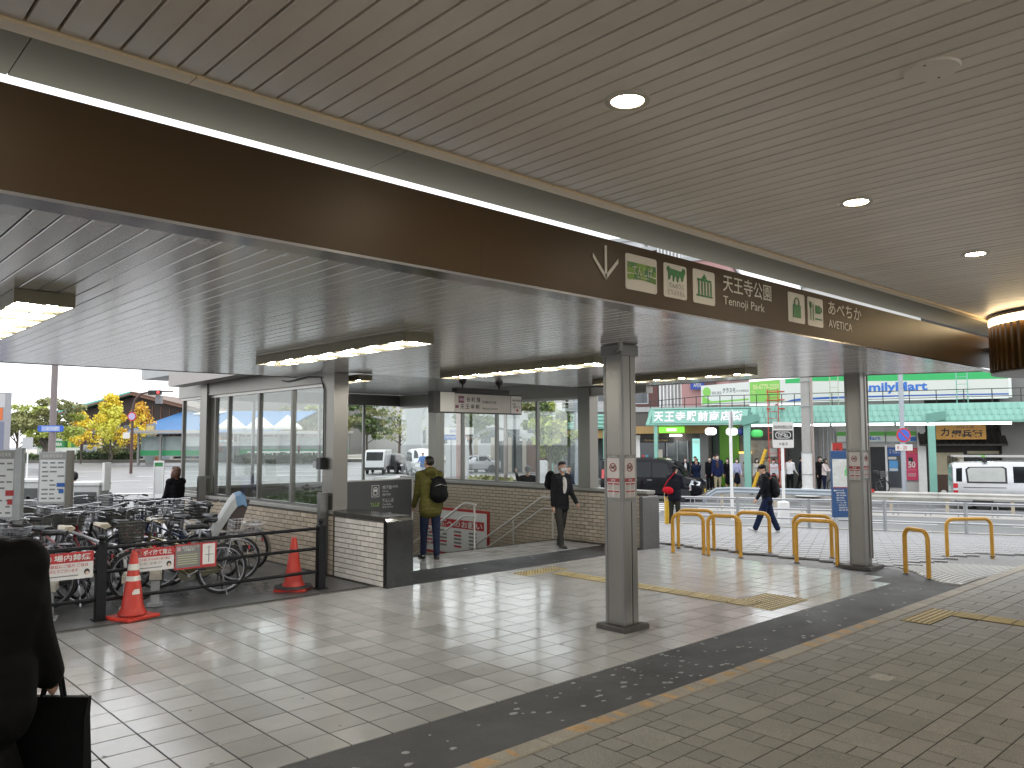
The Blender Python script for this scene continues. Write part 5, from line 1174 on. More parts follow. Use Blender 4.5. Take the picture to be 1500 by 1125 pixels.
# ------------------------------------------------------------------ buildings behind the canopy
def building(name, label, s0, s1, o0, o1, z1, col, windows=(), var=.06, z0=-.42, win_col=None, rough=.6):
    t = thing(name, label, 'building', tuple(street(s0, o0, z0)), SROT); L = s1-s0
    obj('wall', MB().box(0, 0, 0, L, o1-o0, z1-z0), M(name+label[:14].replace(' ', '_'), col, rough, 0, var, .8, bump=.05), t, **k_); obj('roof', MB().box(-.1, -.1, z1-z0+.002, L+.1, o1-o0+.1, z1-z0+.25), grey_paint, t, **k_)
    wg = win_col or M('window_dark', (.05, .06, .07), .12, 0, .2, 2, spec=.8)
    for (a, b, c, d) in windows:
        f = obj('window', MB().box(a, -.03, c, b, -.002, d), M('window_frame_grey', (.40, .40, .40), .4, .3, .05), t, **k_)
        obj('pane', MB().box(a+.05, -.036, c+.05, b-.05, -.031, d-.05), wg, f, **k_)
    return t
store = building('shop_building', 'pale convenience store building with big white and green roof sign', 7.2, 12.35, 3.0, 11, 9.5, (.52, .51, .49))
def store_front():
    t = store; X = AX_   # local x = s-7.2, y = off-3, z = z+.42
    B = lambda n, s0, s1, y0, y1, z0, z1, m, par=t: obj(n, MB().box(s0-7.2, y0-3, z0+.42, s1-7.2, y1-3, z1+.42), m, par, **k_)
    gl = M('sign_glow_white', (.62, .66, .62), .4, 0, .03); gg = M('store_green', (.10, .42, .06), .4, 0, .04); bl = M('store_blue', (.03, .16, .55), .4, 0, .03)
    # lower fascia sign
    for a, b in ((8.55, 10.65), (10.70, 11.95)):
        f = B('fascia_sign', a, b, 2.82, 2.99, 1.85, 2.42, gl); B('green_stripe', a+.005, b-.005, 2.815, 2.8195, 2.20, 2.40, gg, f); B('grey_stripe', a+.005, b-.005, 2.815, 2.8195, 1.86, 1.93, M('fascia_grey', (.3, .33, .36), .5), f)
    T('FamilyMart', (9.05-7.2, -.19, 1.95+.42), X, 1.40, .23, bl, t, W=False, bold=.02)
    B('blue_corner', 11.70, 11.94, 2.81, 2.8195, 1.95, 2.15, bl)
    B('doorway', 10.0, 10.62, 2.93, 2.998, -.38, 1.68, dark_mat); B('door_frame', 9.9, 9.99, 2.9, 2.998, -.38, 1.76, white_paint); B('door_frame', 10.63, 10.72, 2.9, 2.998, -.38, 1.76, white_paint)
    B('shop_window', 10.73, 11.30, 2.95, 2.998, -.2, 1.66, M('window_dark')); B('blue_poster', 10.74, 11.30, 2.93, 2.949, 1.27, 1.66, M('poster_blue', (.02, .10, .36), .5, 0, .03))
    T('酒 たばこ', (10.80-7.2, -.075, 1.37+.42), X, .45, .2, white_print, t, W=False, bold=.02)
    p = B('sky_poster', 10.78, 11.16, 2.93, 2.949, .55, 1.05, M('poster_sky', (.10, .34, .68), .5, 0, .2, 5)); B('poster_edge', 10.80, 11.14, 2.92, 2.929, .57, .68, white_print, p)
    B('notice_white', 10.76, 11.1, 2.93, 2.949, 1.10, 1.22, white_print)
    p = B('pink_banner', 11.36, 11.98, 2.86, 2.88, .15, 1.64, M('banner_pink', (.60, .05, .13), .5, 0, .05)); T('とく割', (11.62-7.2, -.142, 1.40+.42), X, .32, .17, M('banner_orange', (.75, .35, .03), .5, 0, 0), t, W=False, bold=.02)
    T('50', (11.58-7.2, -.142, .72+.42), X, .30, .30, white_print, t, W=False, bold=.03); B('phone_shape', 11.60, 11.78, 2.855, 2.859, .95, 1.2, black_print, p)
    for i, zz in enumerate((.62, .42, .34)): T('期間限定' if i else 'ポイント', (11.55-7.2, -.142, zz-.02+.42), X, .34, .07, white_print, t, W=False)
    B('white_pier', 11.99, 12.33, 2.75, 2.998, -.38, 2.76, white_paint); B('grey_pier', 7.25, 7.75, 2.8, 2.998, -.38, 2.76, M('pier_grey', (.2, .2, .2), .6, 0, .1))
    for x_ in (7.95, 8.15, 8.42): obj('downpipe', MB().tube([(x_-7.2, -.12, .02), (x_-7.2, -.12, 3.15)], .045, 8), galv, t, True, **k_)
    B('shelf_rack', 8.45, 9.85, 2.95, 2.998, -.35, 1.6, M('window_dark'))
    # big roof sign
    z0, z1 = 3.86, 5.0
    b = obj('roof_sign', MB().box(7.5-7.2, -1.05, z0+.42, 15.62-7.2, -.82, z1+.42), M('roof_sign_white', (.66, .66, .62), .4, 0, .03), t, **k_)
    mb = MB().prism([(7.52-7.2, -1.055, z1+.42-.20), (11-7.2, -1.055, z1+.42-.30), (15.60-7.2, -1.055, z1+.42-.34), (15.60-7.2, -1.055, z1+.42), (7.52-7.2, -1.055, z1+.42)], (0, .004, 0)); obj('green_stripe', mb, M('roof_sign_green', (.03, .42, .12), .4, 0, .03), b, **k_)
    mb = MB().prism([(7.52-7.2, -1.055, z0+.48), (9.5-7.2, -1.055, z0+.52), (12-7.2, -1.055, z0+.54), (15.6-7.2, -1.055, z0+.52), (15.6-7.2, -1.055, z0+.58), (12.5-7.2, -1.055, z0+.60), (9.5-7.2, -1.055, z0+.60), (8.3-7.2, -1.055, z0+.60), (7.52-7.2, -1.055, z0+.57)], (0, .004, 0)); obj('blue_stripe', mb, M('roof_sign_blue', (.03, .10, .42), .4, 0, .03), b, **k_)
    T('FamilyMart', (9.42-7.2, -1.056, z0+.42+.26), X, 3.0, .52, bl, t, 'lettering', W=False, bold=.03, ext=.01)
    obj('sign_frame', MB().box(15.56-7.2, -1.07, z0+.40, 15.68-7.2, -.80, z1+.44).box(7.44-7.2, -1.07, z0+.36, 15.55-7.2, -.80, z0+.419), white_paint, t, **k_)
store_front()
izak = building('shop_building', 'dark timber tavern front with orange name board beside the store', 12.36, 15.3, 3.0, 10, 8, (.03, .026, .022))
def tavern():
    t = izak; B = lambda n, s0, s1, y0, y1, z0, z1, m, par=t: obj(n, MB().box(s0-12.36, y0-3, z0+.42, s1-12.36, y1-3, z1+.42), m, par, **k_)
    tim = M('black_timber', (.018, .014, .011), .5, 0, .3, 4); crm = M('cream_plaster', (.40, .35, .24), .6, 0, .08, 3); brn = M('brown_board', (.075, .04, .025), .5, 0, .2, 5)
    obj('eave', MB().prism([(-.35, -1.0, 2.15), (3.1, -1.0, 2.15), (3.1, -.03, 2.75), (-.35, -.03, 2.75)], (0, 0, .09)), tim, t, **k_)
    for i in range(13): obj('eave_tile', MB().tube([(-.3+.26*i, -1.0, 2.26), (-.3+.26*i, -.03, 2.86)], .05, 6), tim, t, True, **k_)
    s = B('name_board', 12.68, 14.62, 1.80, 1.86, 2.02, 2.66, M('orange_board', (.55, .27, .04), .4, 0, .05)); 
    T('力', (12.86-12.36, -1.203, 2.16+.42), AX_, .34, .36, black_print, t, W=False, bold=.04); T('網兵衛', (13.28-12.36, -1.203, 2.10+.42), AX_, 1.2, .34, black_print, t, W=False, bold=.03); T('かばん焼', (13.5-12.36, -1.203, 2.50+.42), AX_, .66, .11, black_print, t, W=False)
    obj('board_hanger', MB().box(.45, -1.16, 3.09, .5, -.9, 3.2).box(2.1, -1.16, 3.09, 2.15, -.9, 3.2), tim, t, **k_)
    B('plaster', 12.75, 13.85, 2.9, 2.998, .42, 1.42, crm); B('boarding', 12.70, 13.90, 2.88, 2.998, -.38, .40, brn)
    for i in range(7): B('lattice_bar', 13.20+.06*i, 13.225+.06*i, 2.86, 2.89, .68, 1.28, tim)
    B('small_plate', 13.68, 13.83, 2.87, 2.898, .85, 1.12, white_print); B('doorway', 13.95, 15.2, 2.95, 2.998, -.38, 1.35, dark_mat); B('plaster', 14.0, 15.25, 2.93, 2.997, 1.37, 1.5, crm)
    for i in range(5): obj('stone', MB().ell((.6+.32*i, -.45, .07), (.12, .08, .10), 8, 6), white_print, t, True, **k_)
    obj('bird_ornament', MB().ell((.46, -.9, 2.88), (.10, .05, .06), 8, 6).prism([(.5, -.9, 2.9), (.72, -.9, 2.98), (.55, -.9, 2.84)], (0, .02, 0)), white_print, t, True, **k_)
tavern()
building('shop_building', 'plain grey concrete building at the right end of the arcade', 15.32, 24, 2.6, 12, 9, (.20, .195, .185), [(1.5, 3.5, 3.5, 5), (4.5, 6.5, 3.5, 5)])
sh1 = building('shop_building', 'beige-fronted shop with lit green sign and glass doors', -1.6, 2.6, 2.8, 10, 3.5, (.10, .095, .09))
def shop_one():
    t = sh1; B = lambda n, s0, s1, y0, y1, z0, z1, m, par=t: obj(n, MB().box(s0+1.6, y0-2.8, z0+.42, s1+1.6, y1-2.8, z1+.42), m, par, **k_)
    B('fascia', -1.58, 2.58, 2.1, 2.79, 2.36, 2.74, M('fascia_ochre', (.42, .27, .10), .5, 0, .06)); s = B('lit_sign', .22, 1.48, 1.98, 2.09, 2.40, 2.70, EM('sign_lit_green', (.25, .85, .08), .45)); B('sign_core', .6, 1.1, 1.965, 1.979, 2.48, 2.62, EM('sign_lit_yellow', (.95, 1, .55), .8), s)
    B('side_wall', -1.58, -.95, 2.7, 2.798, -.38, 2.3, white_paint)
    f = B('window_bay', -.92, .35, 2.72, 2.798, -.30, 1.95, M('window_dark'))
    for i, c in enumerate(((.45, .10, .05), (.5, .35, .06), (.4, .06, .08), (.08, .25, .35))):
        B('poster', -.86+.18*(i % 2), -.70+.18*(i % 2), 2.70, 2.718, .35+.5*(i//2), .78+.5*(i//2), M('poster_%d' % i, c, .5, 0, .25, 12), f)
    B('poster', -.15, .22, 2.70, 2.718, .2, 1.55, M('poster_pale', (.5, .46, .40), .5, 0, .15, 10), f); B('dark_sign', -.95, .8, 2.68, 2.719, 1.90, 2.15, black_print); T('Grand Kitchen', (-.7+1.6, -.123, 1.98+.42), AX_, 1.2, .1, M('sign_gold', (.5, .36, .1), .4, 0, 0), t, W=False)
    for a in (.42, .95, 1.48): B('door_frame', a, a+.05, 2.70, 2.797, -.38, 2.0, galv)
    for a in (.475, 1.005): B('pane', a, a+.47, 2.74, 2.76, -.36, 1.98, M('door_glass', (.10, .115, .115), .06, 0, .3, 2, spec=.9))
    B('ceiling_lamp', .7, 1.25, 2.2, 2.6, 2.22, 2.30, tube_lit); g = B('lit_panel', 1.75, 2.12, 2.7, 2.797, .9, 2.1, EM('panel_aqua', (.35, .75, .70), .35)); T('内科', (1.78+1.6, -.103, 1.85+.42), AX_, .3, .16, white_print, t, W=False)
    B('pier', 2.15, 2.56, 2.55, 2.797, -.38, 2.34, M('pier_grey'))
shop_one()
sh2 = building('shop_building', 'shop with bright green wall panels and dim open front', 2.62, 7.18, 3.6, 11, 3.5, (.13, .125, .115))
def shop_two():
    t = sh2; B = lambda n, s0, s1, y0, y1, z0, z1, m, par=t: obj(n, MB().box(s0-2.62, y0-3.6, z0+.42, s1-2.62, y1-3.6, z1+.42), m, par, **k_)
    gn = M('green_panel', (.13, .36, .02), .4, 0, .05)
    for a, b in ((2.98, 3.46), (3.48, 3.96)): B('green_wall_panel', a, b, 3.5, 3.598, -.38, 2.75, gn)
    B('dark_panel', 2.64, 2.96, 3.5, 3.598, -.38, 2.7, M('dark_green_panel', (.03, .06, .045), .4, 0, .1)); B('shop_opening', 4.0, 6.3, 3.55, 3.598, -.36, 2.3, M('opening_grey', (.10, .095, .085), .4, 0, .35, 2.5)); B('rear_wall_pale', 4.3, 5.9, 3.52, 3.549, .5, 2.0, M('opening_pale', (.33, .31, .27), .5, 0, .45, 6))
    B('poster_board', 2.66, 2.96, 3.2, 3.24, .55, 1.1, M('poster_cyan', (.05, .28, .5), .5, 0, .1)); B('vending_front', 4.0, 4.55, 3.1, 3.5, -.36, 1.35, M('vending_pale', (.58, .58, .56), .4, 0, .1)); B('vending_top', 3.98, 4.57, 3.08, 3.5, 1.351, 1.44, EM('vending_amber', (1, .62, .15), .7))
    B('red_banner', 5.85, 6.2, 3.0, 3.03, .55, 1.95, M('banner_crimson', (.30, .015, .03), .5, 0, .06)); T('ハ\nロ\nー', (5.94-2.62, -.603, .8+.42), AX_, .16, .9, M('banner_letter', (.55, .3, .3), .5, 0, 0), t, W=False)
    B('menu_board', 5.4, 5.8, 3.2, 3.24, 1.2, 1.6, white_print); B('menu_board', 5.9, 6.15, 3.1, 3.13, -.2, .5, white_print); B('shutter_box', 6.35, 7.16, 3.4, 3.598, -.38, 2.7, M('shutter_dark', (.05, .055, .05), .5, 0, .15))
shop_two()
def lantern(s, off, z, m, label, kind='box'):
    t = thing('hanging_lantern', label, 'lantern sign', tuple(street(s, off, z)), SROT); b = obj('lamp_box', MB().lathe([(.16, -.17), (.26, -.10), (.27, 0), (.26, .10), (.16, .17)], 8 if kind == 'box' else 16), m, t, **k_)
    obj('hanger', MB().tube([(0, 0, .17), (0, 0, .34)], .015, 6), black_metal, t, **k_); return t
lantern(3.0, .6, 2.44, EM('lantern_white', (1, 1, .98), 1.1), 'white lit lantern hanging left under the canopy lettering')
lantern(3.98, .6, 2.42, EM('lantern_white', (1, 1, .98), 1.1), 'white lit lantern hanging behind the plain white pole')
lantern(4.45, .7, 2.42, M('lantern_navy', (.02, .04, .22), .4, 0, .05), 'navy lantern sign next to the teal bracket pillar')
gl_ = lantern(5.15, .3, 2.32, EM('lantern_green', (.06, .42, .10), .35), 'green round lantern sign on the teal bracket pillar', 'r')
# nobori flag at the store corner
nb = thing('banner_flag', 'red vertical shop banner beside the utility pole', 'banner flag', tuple(street(8.35, 1.4, -.42)), SROT); obj('pole', MB().tube([(0, 0, 0), (0, 0, 2.35)], .015, 6), white_paint, nb, **k_); obj('cloth', MB().box(.02, -.006, .75, .45, .006, 2.3), M('nobori_red', (.45, .03, .02), .6, 0, .08), nb, **k_); T('大\n人\n気', (.12, -.008, 1.2), AX_, .22, .9, M('nobori_dark', (.12, .02, .01), .5, 0, 0), nb, W=False, bold=.03)
# billboard over the canopy
bb = thing('billboard', 'white and lime green billboard above the teal canopy', 'billboard', tuple(street(2.35, 2.0, 3.75)), SROT)
def billboard():
    t = bb; m = M('billboard_white', (.66, .66, .64), .45, 0, .04); lg = M('billboard_lime', (.22, .52, .10), .45, 0, .05)
    obj('face', MB().prism([(0, 0, 0), (4.85, 0, 0.0), (4.85, 0, 1.25), (0, 0, .98)], (0, .12, 0)), m, t, **k_)
    obj('lime_field', MB().prism([(2.35, -.004, .12), (3.75, -.004, .12), (3.75, -.004, 1.16), (2.35, -.004, 1.09)], (0, .003, 0)), lg, t, **k_); obj('green_corner', MB().prism([(4.0, -.004, .98), (4.83, -.004, .98), (4.83, -.004, 1.22), (4.0, -.004, 1.18)], (0, .003, 0)), M('roof_sign_green'), t, **k_)
    obj('blue_wave', MB().prism([(3.95, -.004, .10), (4.83, -.004, .14), (4.83, -.004, .26), (4.3, -.004, .20)], (0, .003, 0)), M('roof_sign_blue'), t, **k_); obj('green_swoosh', MB().prism([(.05, -.004, .04), (.5, -.004, .10), (2.3, -.004, .22), (2.3, -.004, .30), (.5, -.004, .20), (.05, -.004, .5)], (0, .003, 0)), lg, t, **k_)
    obj('leaf_badge', MB().prism([(.28+.2*math.cos(a), -.006, .66+.24*math.sin(a)) for a in np.linspace(0, 6.283, 17)[:-1]], (0, .002, 0)), lg, t, **k_)
    T('クラスモ', (1.05, -.004, .60), AX_, .62, .24, black_print, t, W=False, bold=.02); T('賃貸 買取', (.52, -.004, .52), AX_, .48, .16, grey_print, t, W=False); T('天王寺駅前店', (1.7, -.004, .62), AX_, .6, .12, grey_print, t, W=False); T('06-6770-2550', (2.5, -.006, .72), AX_, 1.2, .26, M('billboard_pale', (.6, .66, .3), .5, 0, 0), t, W=False, bold=.03); T('TEL', (2.42, -.006, .45), AX_, .2, .2, M('billboard_pale'), t, W=False)
    for x_ in (1.0, 3.5): obj('strut', MB().box(x_, .13, -.22, x_+.1, .5, .9), galv, t, **k_)
billboard()
# taller blocks behind
tw = lambda L, H0, H1, nx, nz, w, h: [(L*(i+.5)/nx-w/2, L*(i+.5)/nx+w/2, H0+(H1-H0)*(k+.2)/nz, H0+(H1-H0)*(k+.2)/nz+h) for i in range(nx) for k in range(nz)]
building('office_block', 'dark brown office block seen above the arcade railing', -2.9, -.9, 7, 16, 13, (.10, .04, .035), tw(2, 4, 12, 1, 3, .9, 1.4))
ob_ = building('office_block', 'pale ribbed office block between brown and pink buildings', -.85, .55, 7, 16, 14, (.42, .43, .43))
for i in range(7): obj('rib', MB().box(.08+.2*i, -.16, 3.5, .14+.2*i, -.002, 14.2), white_paint, ob_, **k_)
pk = building('office_block', 'pink tiled building with blue plate above the railing', .6, 3.2, 6.2, 16, 12, (.40, .22, .21), tw(2.6, 6.5, 11, 2, 2, .8, 1.2))
obj('dark_pier', MB().box(1.35, -.2, 3.2, 1.9, -.002, 12), M('pier_brown', (.10, .05, .05), .5, 0, .1), pk, **k_)
obj('blue_plate', MB().box(.55, -.35, 5.22, 1.3, -.22, 5.75), M('plate_blue', (.02, .06, .30), .4, 0, .04), pk, **k_); T('APEX', (.72, -.353, 5.35), AX_, .42, .2, white_print, pk, W=False)
building('office_block', 'tall beige apartment block behind the store sign', 8, 16, 13, 22, 20, (.45, .43, .40), tw(8, 6, 19, 4, 5, 1.1, 1.3))
building('office_block', 'grey apartment block rising behind the tavern', 16.2, 26, 13, 22, 17, (.33, .33, .34), tw(9.8, 6, 16, 4, 4, 1.2, 1.3))
# left part of the arcade seen past the column and through the stair hall glass
la = thing('arcade_canopy', 'far stretch of teal canopy behind the stair hall glass', 'arcade canopy', tuple(street(-9, 3.5, -.4)), SROT)
obj('roof_band', MB().prism([(2.6, 0, 3.05), (8.6, 0, 3.05), (8.6, .4, 3.85), (2.6, .4, 3.85)], (0, .6, 0)), teal, la, **k_); obj('ochre_band', MB().box(2.6, .3, 2.55, 8.6, .5, 3.0), M('fascia_ochre'), la, **k_)
for i in range(2): obj('pillar', MB().box(2.7+3.1*i, .1, 0, 2.9+3.1*i, .3, 3.04), teal, la, **k_)
for i in range(4): obj('roof_course', MB().box(2.6, -.03+.1*i, 3.12+.2*i, 8.6, .02+.1*i, 3.16+.2*i), teal_d, la, **k_)
building('shop_building', 'row of dim shops under the far teal canopy', -6.2, -1.62, 4.4, 12, 3.6, (.16, .15, .145), [(.4+2.0*i, 2.1+2.0*i, .3, 2.6) for i in range(2)])
building('office_block', 'light grey block with small windows beyond the far teal canopy', -8, -3.0, 12.1, 18, 15, (.50, .50, .50), tw(5, 4.5, 14, 3, 4, 1.0, 1.1))
bk = bike = None
def extra_bikes():
    # bicycles parked across the street
    src = [o for o in bpy.data.objects if o.name.startswith('bicycle') and o.parent is None and o.type == 'EMPTY']
    dup(src[0], tuple(street(9.9, 1.5, -.42)), SROT+math.radians(8), 'black bicycle parked before the convenience store doorway', 'bicycles parked across the street'); dup(src[0], tuple(street(8.9, 1.6, -.42)), SROT+math.radians(-10), 'black bicycle half hidden by the blue map pillar', 'bicycles parked across the street')
    for i in range(9):
        dup(src[[0, 1, 0, 2, 0, 1, 0, 0, 1][i]], tuple(street(-9.3+.62*i, -9.5+.1*(i % 3), -.60)), SROT+math.radians(70+8*(i % 3)), ['black', 'silver', 'black', 'navy', 'black', 'silver', 'black', 'black', 'silver'][i]+' bicycle '+ORD[i]+' from the left behind the stair hall glass', 'bicycles in the row behind the stair hall glass')
extra_bikes()

# ------------------------------------------------------------------ vehicles (local frame: x forward, y to the left, z up)
veh_glass = M('vehicle_glass', (.012, .014, .015), .05, 0, .2, 2, spec=.25); trim_b = M('black_trim', (.015, .015, .015), .5, 0, .1)
def vehicle(name, label, cat, loc, rz, st, paint, wheels, side_win, front_win=None, rear_win=None, wr=.31, hub=None, group=None):
    t = thing(name, label, cat, loc, rz, group); k = dict(W=False)
    def sec(x, zb, zbelt, zr, w, wroof):
        h = max(zr-zbelt, .01); return [(x, -w*.86, zb), (x, -w*.985, zb+.10), (x, -w, (zb+zbelt)*.5+.05), (x, -w*.985, zbelt), (x, -(w*.985+(wroof-w*.985)*.82), zbelt+h*.82), (x, -wroof*.86, zr-h*.03), (x, 0, zr+.015 if h > .1 else zr+.008),
            (x, wroof*.86, zr-h*.03), (x, (w*.985+(wroof-w*.985)*.82), zbelt+h*.82), (x, w*.985, zbelt), (x, w, (zb+zbelt)*.5+.05), (x, w*.985, zb+.10), (x, w*.86, zb)]
    V = []; n = 13
    for s in st: V += sec(*s)
    F = [(i*n+c, i*n+c+1, (i+1)*n+c+1, (i+1)*n+c) for i in range(len(st)-1) for c in range(n-1)]+[(i*n+n-1, i*n, (i+1)*n, (i+1)*n+n-1) for i in range(len(st)-1)]+[tuple(range(n)), tuple(range((len(st)-1)*n, len(st)*n))[::-1]]
    body = obj('body', MB().add(V, F), paint, t, True, **k)
    def at(x):
        for a, b in zip(st, st[1:]):
            if a[0] <= x <= b[0]: f = (x-a[0])/(b[0]-a[0]+1e-9); return [a[i]+(b[i]-a[i])*f for i in range(6)]
        return list(st[-1])
    def side(x, z, s, e=.008):
        _, zb, zbelt, zr, w, wr_ = at(x); h = max(zr-zbelt, .01); f = min(.82, max(0, (z-zbelt)/h)); y = w*.985+(wr_-w*.985)*f; return (x, s*(y+e), z)
    for poly, fr in side_win:
        for s in (-1, 1):
            pts = [side(x, z, s) for x, z in poly]; mb = MB().add(pts, [tuple(range(len(pts)))[::s]])
            if fr:
                cx = sum(p[0] for p in poly)/len(poly); cz = sum(p[1] for p in poly)/len(poly); inner = [side(cx+(x-cx)*.9, cz+(z-cz)*.84, s, .012) for x, z in poly]
                wnd = obj('window', mb, trim_b, t, **k); obj('pane', MB().add(inner, [tuple(range(len(inner)))[::s]]), veh_glass if fr == 1 else fr, wnd, **k)
            else: obj('window', mb, veh_glass, t, **k)
    def cross(xa, za, xb, zb_, nm, sign):
        wa, wb = at(xa)[4]*.86, at(xb)[5]*.84; d = Vector((zb_-za, 0, -(xb-xa))).normalized()*.012*sign
        pts = [Vector((xa, -wa, za))+d, Vector((xa, wa, za))+d, Vector((xb, wb, zb_))+d, Vector((xb, -wb, zb_))+d]; obj(nm, MB().add(pts, [(0, 1, 2, 3) if sign > 0 else (3, 2, 1, 0)]), veh_glass, t, **k)
    if front_win: cross(*front_win, 'windscreen', 1)
    if rear_win: cross(*rear_win, 'rear_window', -1)
    for wx in wheels:
        for s in (-1, 1):
            w_ = at(wx)[4]; y0, y1 = s*(w_-.20), s*(w_+.012)
            obj('wheel_arch', MB().prism([(wx+(wr+.06)*math.cos(a), s*(w_+.004), wr+(wr+.06)*math.sin(a)) for a in np.linspace(-.3, 3.45, 15)], (0, -s*.02, 0)), trim_b, t, **k)
            wl = obj('wheel', MB().lathe([(wr*.6, -.09), (wr*.95, -.09), (wr, -.06), (wr, .06), (wr*.95, .09), (wr*.62, .09)], 24), rubber, t, True, loc=(wx, (y0+y1)/2+s*.03, wr), rot=(math.pi/2, 0, 0), **k)
            mb = MB().lathe([(.001, .06), (wr*.22, .075), (wr*.26, .055), (wr*.60, .05), (wr*.63, .088), (wr*.66, .088)], 20)
            if hub:
                for q in range(hub): mb.obox((wr*.42*math.cos(6.283*q/hub), wr*.42*math.sin(6.283*q/hub), .066), (wr*.46, wr*.11, .02), 6.283*q/hub)
            r_ = obj('rim', mb, M('bright_rim', (.55, .56, .58), .4, .3, .05), wl, True, loc=(0, 0, 0), rot=(0, 0 if s < 0 else math.pi, 0), **k)
    return t, side
def vehicles():
    blk = M('paint_black', (.004, .004, .006), .2, 0, .05, spec=.22); slv = M('paint_silver', (.50, .51, .53), .24, .55, .04, 3, coat=.5, rvar=.04); wht = M('paint_white', (.66, .67, .68), .25, 0, .04, coat=.5)
    red_l = M('tail_lamp', (.45, .01, .02), .2, 0, .05, coat=.6); clr = M('head_lamp', (.62, .64, .66), .1, .2, .1, coat=.8); k = dict(W=False)
    # black minivan
    st = [(-2.25, .42, .95, 1.30, .74, .60), (-2.2, .30, .98, 1.72, .80, .66), (-2.0, .24, .98, 1.83, .845, .70), (-.5, .23, .96, 1.87, .85, .72), (.6, .23, .95, 1.85, .85, .72), (1.0, .23, .95, 1.72, .85, .70), (1.42, .23, .95, 1.22, .845, .72), (1.58, .23, .94, 1.04, .84, .74), (1.95, .25, .88, .97, .81, .70), (2.15, .30, .78, .84, .74, .60), (2.22, .36, .62, .66, .66, .5)]
    t, side = vehicle('minivan', 'black minivan waiting in front of the glass-door shop', 'minivan', tuple(street(1.0, -2.9, -.62)), SROT, st, blk, (-1.38, 1.38),
        [([(-2.0, 1.06), (-1.0, 1.04), (-1.0, 1.66), (-1.95, 1.64)], 0), ([(-.93, 1.04), (.05, 1.03), (.05, 1.68), (-.93, 1.67)], 0), ([(.12, 1.03), (.98, 1.03), (.72, 1.62), (.12, 1.68)], 0), ([(1.03, 1.03), (1.30, 1.04), (1.0, 1.36)], 0)], (1.52, 1.09, 1.03, 1.70), None, .32, 10)
    for s in (-1, 1):
        obj('headlight', MB().prism([(1.72, s*.835, .74), (2.12, s*.745, .70), (2.16, s*.70, .86), (1.80, s*.815, .92)], (.012, s*.014, .006)), clr, t, **k)
        obj('door_mirror', MB().ell((1.12, s*.95, 1.12), (.08, .10, .08), 10, 6), blk, t, True, **k); obj('tail_light', MB().prism([(-2.18, s*.80, .95), (-2.05, s*.846, .95), (-2.05, s*.80, 1.35), (-2.18, s*.76, 1.35)], (0, s*.01, 0)), red_l, t, **k)
        obj('door_handle', MB().box(-.1, s*.862, .90, .1, s*.875, .93), chrome, t, **k); obj('door_handle', MB().box(-.75, s*.862, .90, -.55, s*.875, .93), chrome, t, **k)
    obj('grille', MB().box(2.19, -.5, .50, 2.235, .5, .64), trim_b, t, **k); obj('number_plate', MB().box(2.236, -.17, .38, 2.245, .17, .54), M('yellow_print'), t, **k); obj('roof_spoiler', MB().box(-2.32, -.6, 1.76, -2.05, .6, 1.80, 0, .01), blk, t, **k)
    # silver work van with ladder rack
    st = [(-2.10, .50, .92, 1.30, .74, .62), (-2.07, .32, .95, 1.72, .80, .70), (-1.95, .26, .96, 1.80, .82, .72), (0, .26, .96, 1.86, .83, .73), (1.2, .26, .96, 1.84, .83, .73), (1.45, .26, .96, 1.70, .83, .72), (1.95, .26, .95, 1.08, .81, .74), (2.05, .28, .80, .95, .78, .66), (2.12, .34, .66, .72, .70, .56)]
    pale = M('curtain_glass', (.42, .44, .42), .12, 0, .12, 3, spec=.8)
    t, side = vehicle('work_van', 'silver work van with ladder rack cut by the frame edge', 'van', tuple(street(14.75, -3.0, -.66)), SROT, st, slv, (-1.12, 1.35),
        [([(-1.62, 1.03), (-.30, 1.03), (-.30, 1.60), (-.42, 1.66), (-1.55, 1.64), (-1.66, 1.55)], pale), ([(-.10, 1.06), (.95, 1.06), (.95, 1.66), (-.10, 1.66)], 0), ([(1.05, 1.06), (1.78, 1.06), (1.42, 1.58), (1.05, 1.66)], 0)], (1.90, 1.12, 1.48, 1.70), (-2.095, 1.08, -2.075, 1.60), .29, None)
    for s in (-1, 1):
        l_ = obj('tail_light', MB().box(-2.085, s*.775, .62, -1.93, s*.832, 1.02, 0, .01), red_l, t, **k); obj('clear_lens', MB().box(-2.09, s*.772, .76, -1.928, s*.8345, .84), clr, l_, **k)
        obj('slide_rail', MB().box(-1.75, s*.834, .86, -.35, s*.842, .885), trim_b, t, **k); obj('door_handle', MB().box(.88, s*.834, .80, 1.02, s*.85, .92), trim_b, t, **k); obj('door_mirror', MB().ell((1.62, s*.95, 1.15), (.06, .10, .10), 10, 6), trim_b, t, True, **k)
        obj('side_window_rear', MB().add([side(-1.98, 1.08, s), side(-1.78, 1.08, s), side(-1.76, 1.6, s), side(-1.96, 1.58, s)], [(0, 1, 2, 3)[::s]]), veh_glass, t, **k)
        obj('ladder_rail', MB().box(-2.0, s*.42-.03, 2.0, 2.1, s*.42+.03, 2.07), M('ladder_alloy', (.5, .5, .48), .35, .6, .1), t, **k)
    for i in range(12): obj('rung', MB().box(-1.9+.33*i, -.389, 2.015, -1.86+.33*i, .389, 2.05), MATS['ladder_alloy'], t, **k)
    for x in (-1.0, 1.1):
        obj('rack_bar', MB().box(x-.025, -.70, 1.95, x+.025, .70, 1.99), trim_b, t, **k)
        for s in (-1, 1): f = obj('rack_foot', MB().prism([(x-.09, s*.66, 1.80), (x+.09, s*.66, 1.80), (x+.03, s*.66, 1.96), (x-.03, s*.66, 1.96)], (0, s*.06, 0)), trim_b, t, **k); obj('green_strap', MB().box(x-.05, s*.42-.05, 1.992, x+.05, s*.42+.05, 2.08), M('strap_green', (.16, .42, .08), .5), f, **k)
